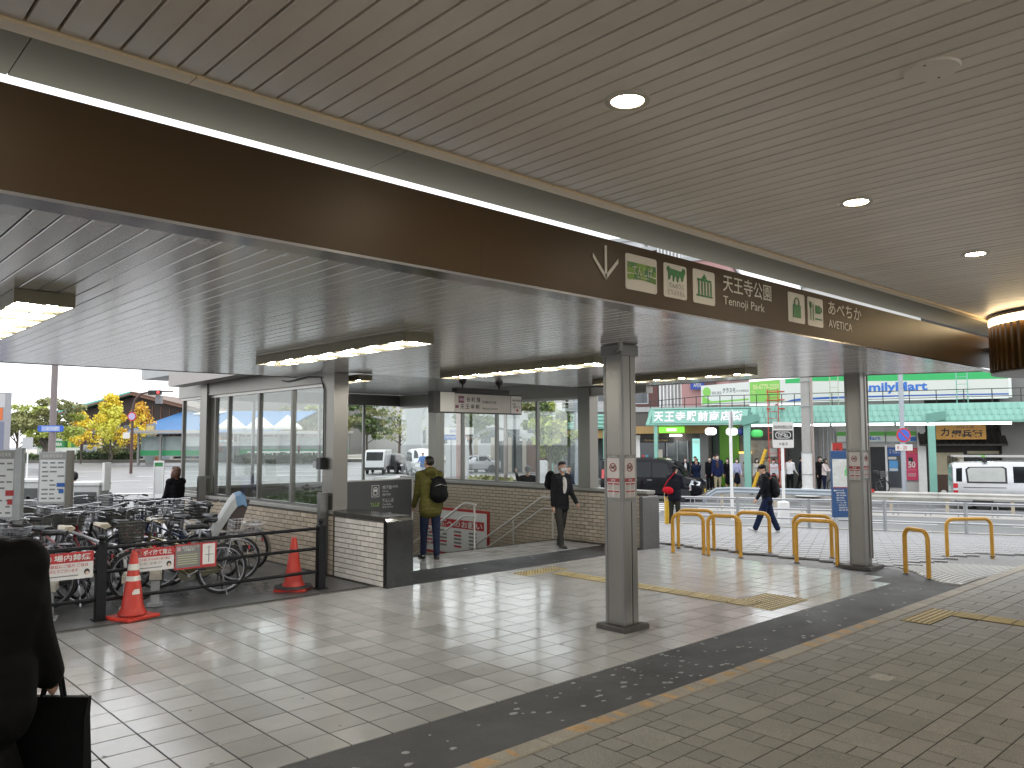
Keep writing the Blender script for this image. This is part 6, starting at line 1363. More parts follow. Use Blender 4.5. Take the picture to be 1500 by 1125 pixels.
    obj('number_plate', MB().box(-2.115, -.17, .70, -2.105, .17, .86), white_print, t, **k); obj('rear_bumper', MB().box(-2.16, -.74, .34, -2.03, .74, .56, 0, .02), slv, t, **k)
    # vehicles beyond the stair hall glass
    sd = [(-2.1, .4, .8, .86, .68, .55), (-2.05, .28, .85, .95, .76, .6), (-1.5, .24, .88, 1.02, .82, .62), (-.95, .24, .9, 1.40, .83, .60), (-.1, .24, .9, 1.46, .84, .62), (.5, .24, .9, 1.38, .84, .60), (1.15, .24, .9, .98, .84, .66), (1.9, .26, .78, .84, .78, .62), (2.1, .32, .6, .64, .7, .5)]
    sw = [([(-1.25, .96), (-.2, .96), (-.2, 1.33), (-.85, 1.31)], 0), ([(-.12, .96), (.95, .96), (.45, 1.30), (-.12, 1.34)], 0)]
    def far_car(lat, dep, z, rz, paint, label, s=None, w=None, nm='car', cat='car', fw=(1.12, 1.0, .52, 1.36), rw=(-1.42, 1.04, -.98, 1.36)):
        p = LAT*lat+DEP*dep; t, sd_ = vehicle(nm, label, cat, (p.x, p.y, zroad(p)+z), BROT+rz, s or sd, paint, (-1.3, 1.35), w or sw, fw, rw, .30, 5)
        for q in (-1, 1): obj('headlight', MB().ell((2.02, q*.62, .62), (.10, .14, .07), 10, 6), clr, t, True, **k)
        obj('number_plate', MB().box(2.115, -.17, .38, 2.125, .17, .54), white_print, t, **k); return t
    far_car(-8.7, 62, 0, math.radians(-60), blk, 'dark car behind the stair hall glass beside the white truck')
    far_car(-6.6, 58, 0, math.radians(-75), wht, 'white van with red front plate seen through the hall glass', [(-2.1, .4, .95, 1.3, .72, .6), (-2.0, .28, .98, 1.85, .84, .7), (0, .26, .98, 1.95, .85, .72), (.9, .26, .98, 1.9, .85, .72), (1.6, .26, .98, 1.25, .84, .72), (2.0, .28, .85, 1.0, .8, .66), (2.1, .34, .65, .7, .72, .56)],
        [([(-1.8, 1.05), (-.3, 1.05), (-.3, 1.7), (-1.8, 1.68)], 0), ([(-.2, 1.05), (1.2, 1.05), (.85, 1.65), (-.2, 1.7)], 0)], 'van', 'van', (1.55, 1.28, .95, 1.82), None)
    far_car(-3.1, 66, 0, math.radians(-165), slv, 'silver car behind the brown pole outside the hall')
    p = LAT*-10.0+DEP*60; tr = thing('small_truck', 'small white box truck parked outside behind the steel column', 'truck', (p.x, p.y, zroad(p)), BROT+math.radians(-90))
    obj('cargo_box', MB().box(-1.9, -.72, .55, .55, .72, 1.75, 0, .02), wht, tr, **k); obj('cab', MB().prism([(.6, -.7, .35), (1.6, -.7, .35), (1.62, -.7, .95), (1.3, -.7, 1.7), (.6, -.7, 1.75)], (0, 1.4, 0)), wht, tr, **k); obj('windscreen', MB().prism([(1.62, -.6, 1.0), (1.36, -.6, 1.6), (1.38, -.6, 1.6), (1.64, -.6, 1.0)], (0, 1.2, 0)), veh_glass, tr, **k)
    obj('bumper', MB().box(1.605, -.7, .3, 1.68, .7, .5), trim_b, tr, **k)
    for x in (-1.2, 1.1):
        for s in (-1, 1): obj('wheel', MB().lathe([(.1, -.08), (.27, -.08), (.28, 0), (.27, .08), (.1, .08)], 16), rubber, tr, True, loc=(x, s*.6, .28), rot=(math.pi/2, 0, 0), **k)
vehicles()

# ------------------------------------------------------------------ background beyond the wide road (lateral / depth frame)
def ld(l, d, z=None): p = LAT*l+DEP*d; return (p.x, p.y, zroad(p) if z is None else z)
def bthing(name, label, cat, l, d, z=None, group=None, rz=0): return thing(name, label, cat, ld(l, d, z), BROT+rz, group)
leaf_g = M('leaf_green', (.10, .15, .04), .55, 0, .35, .9); leaf_y = M('leaf_ginkgo', (.80, .64, .06), .55, 0, .22, .8); leaf_o = M('leaf_olive', (.23, .24, .085), .55, 0, .3, .9); leaf_l = M('leaf_lime', (.36, .42, .08), .55, 0, .25, .9); bark = M('bark', (.10, .085, .07), .85, 0, .25, 4, bump=.4); hedge_m = M('hedge_leaf', (.05, .085, .025), .55, 0, .4, 1.5)
leaf_r = M('leaf_russet', (.33, .13, .06), .55, 0, .3, 1)
def leaves(mb, c, r, n, size, rng, mi=0, flat=1.0):
    """leaf-sized tilted quads scattered through an ellipsoidal clump"""
    d = rng.normal(size=(n, 3)); d /= np.linalg.norm(d, axis=1)[:, None]; rad = rng.uniform(.25, 1, n)**.55
    P_ = np.array(c)+d*rad[:, None]*np.array(r); a = rng.normal(size=(n, 3)); a /= np.linalg.norm(a, axis=1)[:, None]; b = np.cross(a, rng.normal(size=(n, 3))); b /= np.linalg.norm(b, axis=1)[:, None]
    s = size*rng.uniform(.6, 1.3, n)[:, None]; a *= s; b *= s*.7
    v = np.stack([P_-a, P_+b, P_+a, P_-b], 1).reshape(-1, 3); base = len(mb.v)
    mb.v += [tuple(q) for q in v.tolist()]; mb.f += [(base+4*i, base+4*i+1, base+4*i+2, base+4*i+3) for i in range(n)]; mb.m += [mi]*n
def tree(l, d, h, w, label, mats, seed, kind='round', n=2600, size=.16, trunk=.2, z=None, group=None):
    t = bthing('tree', label, 'tree', l, d, z, group); rng = np.random.default_rng(seed); k = dict(W=False); th = h*(.30 if kind != 'ginkgo' else .22)
    mb = MB().tube([(0, 0, 0), (.04*h*rng.normal()*.4, .0, th*.5), (0, 0, th), (.02*h, 0, h*.72)], [trunk, trunk*.82, trunk*.7, trunk*.2], 10); tips = []
    nb = 11 if kind == 'round' else 16
    for i in range(nb):
        if kind == 'ginkgo':
            f = i/(nb-1); z0 = th+(h-th)*f*.86; L = w*.5*(1-f)**.8*rng.uniform(.7, 1.1)+.25; a = i*2.4+rng.uniform(-.4, .4); tip = (L*math.cos(a), L*math.sin(a), z0+L*.55)
        else:
            z0 = th*rng.uniform(.75, 1.9); a = i*2.4; L = w*.5*rng.uniform(.55, .95); tip = (L*math.cos(a), L*math.sin(a), min(h*.92, z0+h*rng.uniform(.12, .5)))
        mid = (tip[0]*.5, tip[1]*.5, z0+(tip[2]-z0)*.6); mb.tube([(0, 0, z0), mid, tip], [trunk*.4, trunk*.25, trunk*.06], 6); tips += [tip, mid]
    obj('trunk', mb, bark, t, True, **k); cm = MB(); tips.append((0, 0, h*.93)); per = max(20, n//len(tips))
    for j, tp in enumerate(tips):
        s = rng.uniform(.6, 1.15); r = (w*.17*s, w*.17*s, h*(.085 if kind == 'ginkgo' else .075)*s); leaves(cm, tp, r, per, size, rng, int(rng.random() < .35))
    obj('crown', cm, mats, t, **k); return t
def hedge(l0, l1, d, h, label, dep=1.2, seed=1, z=0, m=None):
    t = bthing('hedge', label, 'hedge', (l0+l1)/2, d); rng = np.random.default_rng(seed); L = l1-l0; mb = MB(); n = int(L*dep*260*max(h, .6)); c = rng.uniform((-L/2, -dep/2, z), (L/2, dep/2, z+h), (n, 3))
    c[:, 2] = z+(c[:, 2]-z)*(1-.18*np.sin(c[:, 0]*2.1)*rng.random(n)); 
    for q in range(0, n, 400):
        blk = c[q:q+400]; a = rng.normal(size=(len(blk), 3))*.075; b = rng.normal(size=(len(blk), 3))*.055; v = np.stack([blk-a, blk+b, blk+a, blk-b], 1).reshape(-1, 3); base = len(mb.v); mb.v += [tuple(x) for x in v.tolist()]; mb.f += [(base+4*i, base+4*i+1, base+4*i+2, base+4*i+3) for i in range(len(blk))]; mb.m += [0]*len(blk)
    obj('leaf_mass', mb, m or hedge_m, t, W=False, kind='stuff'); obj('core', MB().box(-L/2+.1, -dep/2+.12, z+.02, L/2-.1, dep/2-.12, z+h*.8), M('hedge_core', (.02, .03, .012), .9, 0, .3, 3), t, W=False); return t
def park():
    k = dict(W=False)
    struct('park_ground', MB().prism([ld(-150, 92, -.4), ld(-9, 92, -.4), ld(40, 150, -.4), ld(40, 260, -.4), ld(-150, 260, -.4)], (0, 0, .25)), M('park_paving', (.34, .32, .28), .7, 0, .12, .2), label='pale paved park entrance across the wide road')
    struct('park_kerb', MB().prism([ld(-150, 91.5, -.6), ld(-9, 91.5, -.6), ld(-9, 91.96, -.6), ld(-150, 91.96, -.6)], (0, 0, .62)), M('dark_kerb', (.12, .115, .10), .7, 0, .2, 1), label='dark stone kerb in front of the park hedge')
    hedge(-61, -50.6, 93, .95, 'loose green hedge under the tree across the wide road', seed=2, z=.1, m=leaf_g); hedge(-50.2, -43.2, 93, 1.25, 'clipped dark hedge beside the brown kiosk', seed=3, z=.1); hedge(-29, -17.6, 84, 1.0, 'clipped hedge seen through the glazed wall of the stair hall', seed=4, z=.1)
    tree(-41.0*1.02, 72, 6.4, 6.6, 'broad olive-green tree across the road, behind the lamp pole', [leaf_o, leaf_l], 11, n=5200, size=.15, trunk=.34); tree(-58.5, 95, 7.0, 6.0, 'pale green tree at the left edge of the picture', [leaf_o, leaf_l], 12, n=2600, size=.17)
    tree(-43.0, 86, 7.6, 4.2, 'bright yellow ginkgo tree, the tallest of the three', [leaf_y, M('leaf_lemon', (.70, .68, .10), .55, 0, .2, .8)], 13, 'ginkgo', 4200, .14, .13); tree(-47.2, 88, 5.8, 3.6, 'thin golden ginkgo tree left of the tallest one', [leaf_y, M('leaf_gold', (.70, .43, .05), .55, 0, .2, .8)], 14, 'ginkgo', 1700, .14, .10); tree(-38.9, 84, 6.6, 3.0, 'sparse orange-yellow ginkgo tree beside the signal pole', [MATS['leaf_gold'], leaf_y], 15, 'ginkgo', 1500, .14, .10)
    tree(-45.6, 91, 2.6, 3.2, 'small grey-green bush tree under the ginkgos', [leaf_o, leaf_g], 16, n=900, size=.12, trunk=.08); tree(-34.2, 92, 4.0, 1.8, 'small russet tree before the blue roof', [leaf_r, leaf_o], 17, 'ginkgo', 420, .11, .06)
    # timber hall with teal roof, seen gable-on
    h = bthing('timber_hall', 'dark timber hall with teal metal roof behind the ginkgo trees', 'building', -53, 112, -.2); 
    obj('wall', MB().prism([(-9, 0, 0), (10.5, 0, 0), (10.5, 0, 6.2), (.2, 0, 8.6), (-9, 0, 6.0)], (0, 14, 0)), M('dark_timber_wall', (.035, .020, .016), .6, 0, .3, 1, stretch=(6, 1, .3)), h, **k)
    obj('roof', MB().prism([(-10.5, -1.4, 6.3), (.2, -1.4, 9.25), (.2, -1.4, 8.95), (-10.5, -1.4, 6.0)], (0, 17, 0)), M('roof_teal', (.13, .42, .36), .45, .1, .08, 1), h, **k); obj('roof', MB().prism([(.2, -1.4, 9.25), (11.5, -1.4, 6.4), (11.5, -1.4, 6.1), (.2, -1.4, 8.95)], (0, 17, 0)), M('roof_edge_brown', (.10, .05, .03), .6, 0, .15, 2), h, **k)
    obj('barge_board', MB().prism([(-10.5, -1.45, 5.8), (.2, -1.45, 8.75), (11.5, -1.45, 5.9), (11.5, -1.45, 6.15), (.2, -1.45, 9.0), (-10.5, -1.45, 6.05)], (0, .05, 0)), M('barge_brown', (.16, .08, .05), .6, 0, .1), h, **k)
    for i in range(5): obj('window', MB().box(-8+1.7*i, -.06, 3.4, -6.7+1.7*i, -.002, 4.6), M('window_dark'), h, **k)
    for i in range(7): obj('batten', MB().box(1.5+1.2*i, -.08, .1, 1.62+1.2*i, -.002, 7.6-.25*i), MATS['barge_brown'], h, **k)
    b = bthing('pavilion', 'low pavilion with bright blue sloping roof beside the timber hall', 'building', -42, 106, -.2)
    obj('roof', MB().prism([(-8.5, -2.6, 3.2), (12, -2.6, 3.5), (15, 5, 6.3), (-3.5, 5, 6.3)], (0, .02, .16)), M('roof_blue', (.035, .14, .32), .5, .1, .08, .7), b, **k); obj('wall', MB().box(-8, 0, 0, 11, 5, 3.1), dark_mat, b, **k); obj('skylight', MB().prism([(-1.5, 3.4, 5.95), (1.6, 3.4, 5.97), (2.6, 4.6, 6.32), (-.2, 4.6, 6.32)], (0, 0, .14)), white_paint, b, **k)
    for i in range(8): obj('pillar', MB().box(-7.8+2.6*i, -.4, 0, -7.55+2.6*i, -.15, 3.15), MATS['barge_brown'], b, **k)
    for i in range(4): obj('front_window', MB().box(-6.5+3.4*i, -.06, .8, -4.8+3.4*i, -.002, 2.6), M('window_warm', (.22, .19, .15), .3, 0, .4, 2), b, **k)
    g = bthing('grey_block', 'plain grey-brown block behind the blue pavilion roof', 'building', -53, 134, -.2); obj('wall', MB().box(-1, 0, 0, 26, 12, 9.9), M('block_greybrown', (.20, .185, .175), .7, 0, .05, .3), g, **k)
    for i in range(6): obj('window', MB().box(8.5+2.8*i, -.1, 5.2, 10.2+2.8*i, -.002, 7.4), M('window_pale', (.34, .36, .37), .3, 0, .2, 1), g, **k)
    w_ = bthing('white_block', 'white office block with blue band behind the tented stalls', 'building', -34, 150, -.2); obj('wall', MB().box(0, 0, 0, 18, 10, 12), M('block_white', (.58, .58, .57), .6, 0, .05, .3), w_, **k); obj('blue_band', MB().box(1, -.12, 8.9, 17, -.002, 9.7), blue_print, w_, **k)
    for i in range(4): obj('window', MB().box(1.5+4*i, -.1, 5.5, 4+4*i, -.002, 7), M('window_pale'), w_, **k)
    # tents
    for i, (l, lab) in enumerate(((-33.2, 'white pointed tent stall leftmost in the hall glass'), (-29.8, 'white pointed tent stall in the middle of the row'), (-26.6, 'white pointed tent stall rightmost in the row'))):
        t = bthing('tent_stall', lab, 'tent', l, 95, -.15, 'white pointed tent stalls'); R = 1.75; V = [(0, 0, 5.35)]+[(R*math.cos(a), R*math.sin(a), 3.85) for a in np.linspace(0, 6.283, 13)[:-1]]
        obj('canopy', MB().add(V, [(0, 1+c, 1+(c+1) % 12) for c in range(12)]), M('tent_white', (.70, .69, .64), .6, 0, .06), t, **k); obj('valance', MB().lathe([(R, 3.6), (R, 3.86)], 12), M('tent_white'), t, **k)
        for a in (.5, 2.1, 3.7, 5.2): obj('pole', MB().tube([(R*.9*math.cos(a), R*.9*math.sin(a), 0), (R*.9*math.cos(a), R*.9*math.sin(a), 3.6)], .04, 6), galv, t, **k)
        obj('booth', MB().box(-1.2, -1, 0, 1.2, 1, 2.2), M('booth_grey', (.16, .18, .19), .4, 0, .4, 1.2), t, **k)
    # bus shelter roofs with green band, glass back
    for j, (l0, l1, d, lab) in enumerate(((-37.2, -31, 80, 'bus shelter with green band left of the glazed wall'), (-30, -18, 88, 'long bus shelter with beige roof seen through the glazed wall'))):
        t = bthing('bus_shelter', lab, 'bus shelter', l0, d, None); L = l1-l0
        obj('roof', MB().box(-.4, -1, 3.25, L+.4, 1, 3.5), M('shelter_roof', (.40, .36, .30), .5, 0, .1, 1), t, **k); obj('roof_edge', MB().box(-.4, -1.03, 3.18, L+.4, -1.002, 3.34), galv, t, **k); obj('glass_back', MB().box(0, .5, .9, L, .52, 2.9), M('shelter_glass', (.28, .34, .33), .15, 0, .25, .6), t, **k); obj('green_band', MB().box(0, .45, 1.0, L, .498, 1.5), M('band_green', (.04, .32, .12), .4, 0, .15, .5), t, **k)
        for i in range(int(L/2.2)+1): obj('post', MB().box(2.2*i-.09, -.1, 0, 2.2*i+.09, .1, 3.24), M('post_grey', (.26, .26, .25), .4, .5, .1), t, **k)
    tl = bthing('phone_kiosk', 'brown and yellow kiosk beside the clipped hedge', 'kiosk', -39.2, 88, -.1); obj('body', MB().box(-.65, -.5, 0, .65, .5, 2.3, 0, .03), M('kiosk_brown', (.26, .10, .045), .5, 0, .1), tl, **k); obj('yellow_panel', MB().box(-.6, -.52, .7, .55, -.502, 1.4), yellow_print, tl, **k)
    tp = bthing('info_pillar', 'slim grey pillar with yellow head at the bus shelter', 'pillar sign', -36.9, 82, None); obj('frame', MB().box(-.42, -.15, 0, .42, .15, 4.1), M('post_grey'), tp, **k); obj('yellow_head', MB().box(-.36, -.17, 3.1, .36, -.151, 4.0), M('pale_yellow_panel', (.55, .45, .20), .5, 0, .05), tp, **k); obj('glass_panel', MB().box(-.34, -.17, .3, .34, -.151, 3.0), M('shelter_glass'), tp, **k)
    yg = bthing('yellow_figure_sign', 'tall yellow post sign in the park entrance', 'post sign', -38.0, 99, -.1); obj('body', MB().lathe([(.42, 0), (.38, 1), (.32, 3.2), (.5, 3.5), (.42, 3.9), (.1, 4.3)], 10), yellow_print, yg, True, **k)
    ic = bthing('park_board', 'pale map board in the park entrance beside the yellow post', 'board', -35.3, 97, -.1); obj('board', MB().box(-2.2, 0, .9, 1.6, .1, 2.3), M('board_sheet'), ic, **k); obj('leg', MB().box(-1.2, .01, 0, -1.0, .09, .899), galv, ic, **k); obj('leg', MB().box(.8, .01, 0, 1.0, .09, .899), galv, ic, **k); obj('blue_panel', MB().box(-.5, -.02, .5, .5, -.002, 2.25), M('panel_ice', (.25, .48, .58), .5, 0, .15), ic, **k)
    for l, hh, lab in ((-41.6, 1.5, 'grey utility cabinet under the ginkgo trees'), (-49.5, 1.7, 'pale grey cabinet beside the lamp pole'), (-39.9, 1.6, 'blue-grey cabinet next to the signal pole')):
        c = bthing('utility_cabinet', lab, 'cabinet', l, 94.5 if l < -45 else 92.6, .0); obj('body', MB().box(-.7, -.4, 0, .7, .4, hh, 0, .03), grey_paint, c, **k); obj('door', MB().box(-.55, -.42, .1, .55, -.402, hh-.15), M('cabinet_blue', (.26, .30, .36), .5, 0, .08), c, **k)
    sg = bthing('park_sign_wall', 'green and white park sign wall behind the small signs', 'sign wall', -54.7, 97, -.1); obj('wall', MB().box(-2.6, 0, 0, 2.4, .3, 3.3), M('sign_wall_white', (.62, .66, .60), .5, 0, .05), sg, **k); obj('green_field', MB().box(-2.58, -.02, 1.5, 1.1, -.002, 2.3), green_print, sg, **k)
    for i in range(8): obj('green_block', MB().box(.6+.45*(i % 4), -.02, 1.5+.8*(i//4), 1.03+.45*(i % 4), -.003, 2.28+.8*(i//4)), M(['block_a', 'block_b', 'block_c'][i % 3], [(.10, .30, .04), (.30, .45, .03), (.04, .2, .05)][i % 3], .5, 0, 0), sg, **k)
    T('てんしば', (-2.3, -.02, 2.45), (1, 0, 0), 2.6, .6, M('sign_letter_pale', (.70, .72, .68), .5, 0, 0), sg, W=False, bold=.03); T('TEN-SHIBA', (-1.8, -.024, 1.7), (1, 0, 0), 2.2, .4, M('sign_letter_pale'), sg, W=False, bold=.03); T('天王寺公園', (-2.2, -.02, .6), (1, 0, 0), 2.6, .5, M('cabinet_blue'), sg, W=False)
    # parasols
    for i, (l, hh) in enumerate(((-50.2, 2.6), (-48.9, 3.0))):
        t = bthing('closed_parasol', ['shorter closed cream parasol in the park', 'taller closed cream parasol in the park'][i], 'parasol', l, 98, -.1); obj('cloth', MB().lathe([(.08, .0+hh-.1), (.30, 1.3), (.38, .9), (.1, .85)][::-1], 10), M('parasol_cream', (.60, .58, .50), .6, 0, .05), t, True, **k); obj('pole', MB().tube([(0, 0, 0), (0, 0, hh)], .04, 6), galv, t, **k)
    # white railing before the shelter
    t = bthing('white_railing', 'low white picket railing above the hedge in the hall glass', 'railing', -28.2, 86, None); 
    for i in range(24): obj('picket', MB().box(.42*i, -.03, 0, .42*i+.14, .03, 1.15), white_paint, t, **k)
    obj('top_rail', MB().box(-.1, -.06, 1.152, 10.2, .06, 1.32), white_paint, t, **k)
    # P tower sign at the left frame edge
    p = bthing('tower_sign', 'tall grey tower sign with orange letter P at the left edge', 'tower sign', -15.95, 25, -.1); obj('body', MB().box(-.42, -.12, 0, .25, .12, 3.66), M('tower_grey', (.30, .30, .32), .45, 0, .05), p, **k); obj('blue_field', MB().box(-.40, -.125, .5, .20, -.121, 2.75), M('tower_blue', (.16, .17, .24), .45, 0, .05), p, **k); obj('top_field', MB().box(-.40, -.125, 3.2, .2, -.121, 3.62), M('tower_top', (.48, .48, .48), .5, 0, .04), p, **k); obj('slot', MB().box(-.12, -.13, 3.3, .0, -.126, 3.58), black_print, p, **k); obj('orange_field', MB().box(-.37, -.13, 2.8, .14, -.121, 3.18), M('tower_orange', (.62, .14, .03), .45, 0, .03), p, **k)
    T('P', (-.22, -.132, 2.85), (1, 0, 0), .24, .28, white_print, p, W=False, bold=.05); T('↑', (-.20, -.127, 2.47), (1, 0, 0), .2, .2, white_print, p, W=False, bold=.04); T('200m', (-.26, -.127, 2.33), (1, 0, 0), .34, .09, white_print, p, W=False); T('天\n王\n寺\n公\n園\n地\n下', (-.22, -.127, 1.15), (1, 0, 0), .2, 1.1, white_print, p, W=False, bold=.02)
    # lamp pole with blue street name plate
    lp = bthing('lamp_pole', 'tall brown lamp pole with blue street name plate', 'lamp pole', -22.9, 40, None); obj('pole', MB().lathe([(.20, 0), (.16, 1.8), (.14, 9)], 14), M('pole_mauve', (.20, .165, .165), .5, .2, .08), lp, True, **k); panel('name_plate', (-.65, -.18, 2.85), (1, 0, 0), 1.3, .32, M('plate_royal', (.03, .10, .45), .4, 0, .05), lp, .02, W=False, rad=.12); panel('plate_field', (-.45, -.183, 2.89), (1, 0, 0), .9, .24, M('plate_lilac', (.28, .36, .62), .4, 0, .03), lp, .002, W=False); T('あべの筋', (-.2, -.186, 2.93), (1, 0, 0), .55, .15, white_print, lp, W=False, bold=.02)
    obj('lamp_arm', MB().tube([(0, 0, 8.6), (.8, -1.2, 9.3), (1.6, -2.4, 9.4)], .05, 8), MATS['pole_mauve'], lp, True, **k); obj('lamp_head', MB().ell((1.75, -2.6, 9.36), (.22, .4, .08), 10, 6), grey_paint, lp, True, **k)
    for l, d, hh, lab in ((-25.3, 42, 2.6, 'small grey square sign on a thin pole left of the lamp pole'), (-27.0, 44, 3.0, 'thin white pole left of the lamp pole')):
        s = bthing('small_sign', lab, 'sign pole', l, d, None); obj('pole', MB().tube([(0, 0, 0), (0, 0, hh)], .035, 8), white_paint, s, True, **k)
        if hh < 2.8: obj('plate', MB().box(-.28, -.05, hh-.6, .28, -.036, hh), M('sign_back'), s, **k)
    # traffic signal with arm
    s = bthing('traffic_signal', 'brown signal pole with arm and round red-edged sign over the road', 'traffic signal', -28.4, 60, None); pm = M('signal_brown', (.09, .05, .042), .5, .1, .1)
    obj('pole', MB().tube([(0, 0, 0), (0, 0, 4.8), (.15, 0, 5.5), (.6, 0, 5.95), (1.3, 0, 6.1), (3.0, 0, 6.12)], [.11, .10, .09, .08, .07, .05], 10), pm, s, True, **k); hd = obj('signal_head', MB().box(1.25, -.35, 5.85, 2.2, -.1, 6.2, 0, .04), trim_b, s, **k)
    for i in range(3): obj('lens', MB().lathe([(.001, 0), (.10, 0), (.11, .02)], 12), EM('lens_red', (.9, .05, .05), .8) if i == 2 else trim_b, hd, W=False, loc=(1.42+.30*i, -.37, 6.03), rot=(math.pi/2, 0, 0))
    obj('signal_side', MB().box(1.75, -.2, 5.2, 2.15, .2, 5.82, 0, .05), M('signal_grey', (.18, .18, .19), .5, 0, .1), s, **k); obj('round_sign', MB().lathe([(0, 0), (.34, 0), (.34, .02), (0, .02)], 18), M('sign_red'), s, W=False, loc=(.02, -.14, 4.25), rot=(math.pi/2, 0, 0)); obj('sign_face', MB().lathe([(0, 0), (.25, 0), (.25, .01), (0, .01)], 18), M('sign_violet', (.45, .40, .60), .4, 0, .05), s, W=False, loc=(.02, -.165, 4.25), rot=(math.pi/2, 0, 0)); obj('white_plate', MB().box(-.6, -.15, 2.6, -.1, -.13, 3.05), white_print, s, **k)
    # things behind the stair hall glass
    struct('outer_pavement', MB().prism([(6.6, 17.72, -.3), (12.42, 17.72, -.3), (14.0, 17.72, -.3), (20, 30, -.6), (10, 32, -.6), (0, 25, -.4), (-9, 19.62, -.3), (6.25, 19.62, -.3)], (0, 0, .12)), walk_m, label='grey pavement outside the stair hall')
    pl = thing('planter', 'raised lawn planter with curved cream kerb outside the glazed wall', 'planter', (13.0, 24.0, -.3), BROT)
    pl.location = (8.0, 14.4, -.9); pl.rotation_euler = (0, 0, 0)
    pl['label'] = 'raised lawn planter with curved cream kerb inside the glazed stair hall'; ring = [(1.25*math.cos(a), 1.7*math.sin(a), 0) for a in np.linspace(0, 6.283, 33)[:-1]]
    obj('curb', MB().tube([(x, y, 1.66) for x, y, z in ring], .09, 8, closed=True).prism([(x, y, .0) for x, y, z in ring], (0, 0, 1.64)), M('curb_cream', (.62, .58, .46), .6, 0, .08, 2), pl, True, **k)
    rng = np.random.default_rng(3); mb = MB(); 
    for q in range(900):
        a, r = rng.uniform(0, 6.283), math.sqrt(rng.random()); x, y = 1.18*r*math.cos(a), 1.62*r*math.sin(a); z = 1.66+.22*(1-r*r); v = rng.normal(size=3)*.03; mb.add([(x-.012, y, z-.06), (x+.012, y, z-.06), (x+v[0], y+v[1], z+.10)], [(0, 1, 2)])
    obj('grass', mb, leaf_g, pl, kind='stuff', **k); obj('soil', MB().add([(1.18*math.cos(a), 1.62*math.sin(a), 1.655) for a in np.linspace(0, 6.283, 25)[:-1]]+[(0, 0, 1.86)], [(i, (i+1) % 24, 24) for i in range(24)]), M('lawn', (.05, .14, .02), .8, 0, .3, 8), pl, True, **k)
    tree(-31, 118, 8.8, 9, 'broad yellow-green tree behind the tents, left in the hall glass', [leaf_o, leaf_l], 21, n=3600, size=.26, trunk=.3, z=-.2); tree(-25.5, 112, 7.6, 8, 'broad yellow-green tree behind the bus shelter, right in the hall glass', [leaf_o, leaf_g], 22, n=3600, size=.26, trunk=.3, z=-.2); tree(-21, 116, 8.2, 7, 'dark green tree behind the steel stair hall column', [leaf_g, leaf_o], 23, n=2600, size=.26, z=-.2)
    yp = bthing('flared_pier', 'pale concrete pier flaring upward behind the hall glass', 'pier', -11.3, 92, -.3); obj('shaft', MB().prism([(-.85, 0, 0), (.85, 0, 0), (.8, 0, 4.6), (1.1, 0, 5.8), (2.3, 0, 7.4), (4.2, 0, 8.4), (-4.2, 0, 8.4), (-2.3, 0, 7.4), (-1.1, 0, 5.8), (-.8, 0, 4.6)], (0, 2, 0)), M('pier_concrete', (.40, .41, .42), .7, 0, .06, .5), yp, **k)
    bg = bthing('wide_block', 'large pale building closing the view behind the hall glass', 'building', -16, 130, -.3); obj('wall', MB().box(-2, 0, 0, 34, 14, 12), M('block_pale', (.46, .47, .48), .7, 0, .05, .2), bg, **k)
    for i in range(9): obj('window', MB().box(-.5+3.8*i, -.1, 6, 2+3.8*i, -.002, 8), M('window_pale'), bg, **k); obj('window', MB().box(-.5+3.8*i, -.1, 2, 2+3.8*i, -.003, 4.2), M('window_dark'), bg, **k)
    for l, d, hh, w__, lab, sd_, mt in ((-14, 100, 7, 6, 'bare-branched tree beside the flared pier', 31, [leaf_o, leaf_g]), (-4.6, 88, 7, 6, 'dark green tree behind the arched gate', 32, [leaf_g, hedge_m]), (1.9, 40, 4.6, 2.8, 'slender bright green street tree outside the hall glass', 33, [leaf_l, leaf_g]), (3.4, 60, 6.5, 5, 'green tree behind the pedestrian signal', 34, [leaf_o, leaf_g])):
        tree(l, d, hh, w__, lab, mt, sd_, 'round', 500 if sd_ == 31 else 2400, .14 if d < 50 else .2, .09 if d < 50 else .2)
    pb = bthing('brown_pole', 'thick rosy-brown pole right of the hanging line sign', 'pole', -2.95, 46, None); obj('shaft', MB().tube([(0, 0, 0), (0, 0, 9)], .26, 14), M('pole_rosy', (.30, .20, .18), .55, 0, .1, 2), pb, True, **k)
    pb2 = bthing('brown_pole', 'thin brown pole beside the street tree outside the hall', 'pole', -.35, 42, None); obj('shaft', MB().tube([(0, 0, 0), (0, 0, 7)], .10, 10), M('pole_taupe', (.20, .16, .15), .55, 0, .1, 2), pb2, True, **k)
    kb = bthing('white_kiosk', 'white utility kiosk below the blue road sign', 'kiosk', -3.75, 55, None); obj('body', MB().box(-.75, -.6, 0, .75, .6, 2.35, 0, .05), M('kiosk_white', (.52, .53, .54), .5, 0, .06), kb, **k); obj('rounded_top', MB().prism([(-.65, -.5, 2.352), (.7, -.5, 2.352), (.6, -.5, 2.8), (-.3, -.5, 2.9), (-.65, -.5, 2.7)], (0, 1, 0)), M('kiosk_white'), kb, **k)
    rs = bthing('road_sign', 'blue and white road direction sign behind the hall glass', 'road sign', -3.9, 50, None); obj('pole', MB().tube([(.1, 0, 0), (.1, 0, 3.5)], .05, 8), galv, rs, True, **k); obj('white_plate', MB().box(-.4, -.05, 2.95, 1.5, -.02, 3.4), white_print, rs, **k); obj('blue_plate', MB().box(-.45, -.052, 2.62, 1.0, -.02, 2.94), blue_print, rs, **k); T('谷町筋', (.0, -.054, 3.03), (1, 0, 0), .9, .26, blue_print, rs, W=False); T('Tanimachi-suji', (-.35, -.054, 2.70), (1, 0, 0), 1.2, .18, white_print, rs, W=False)
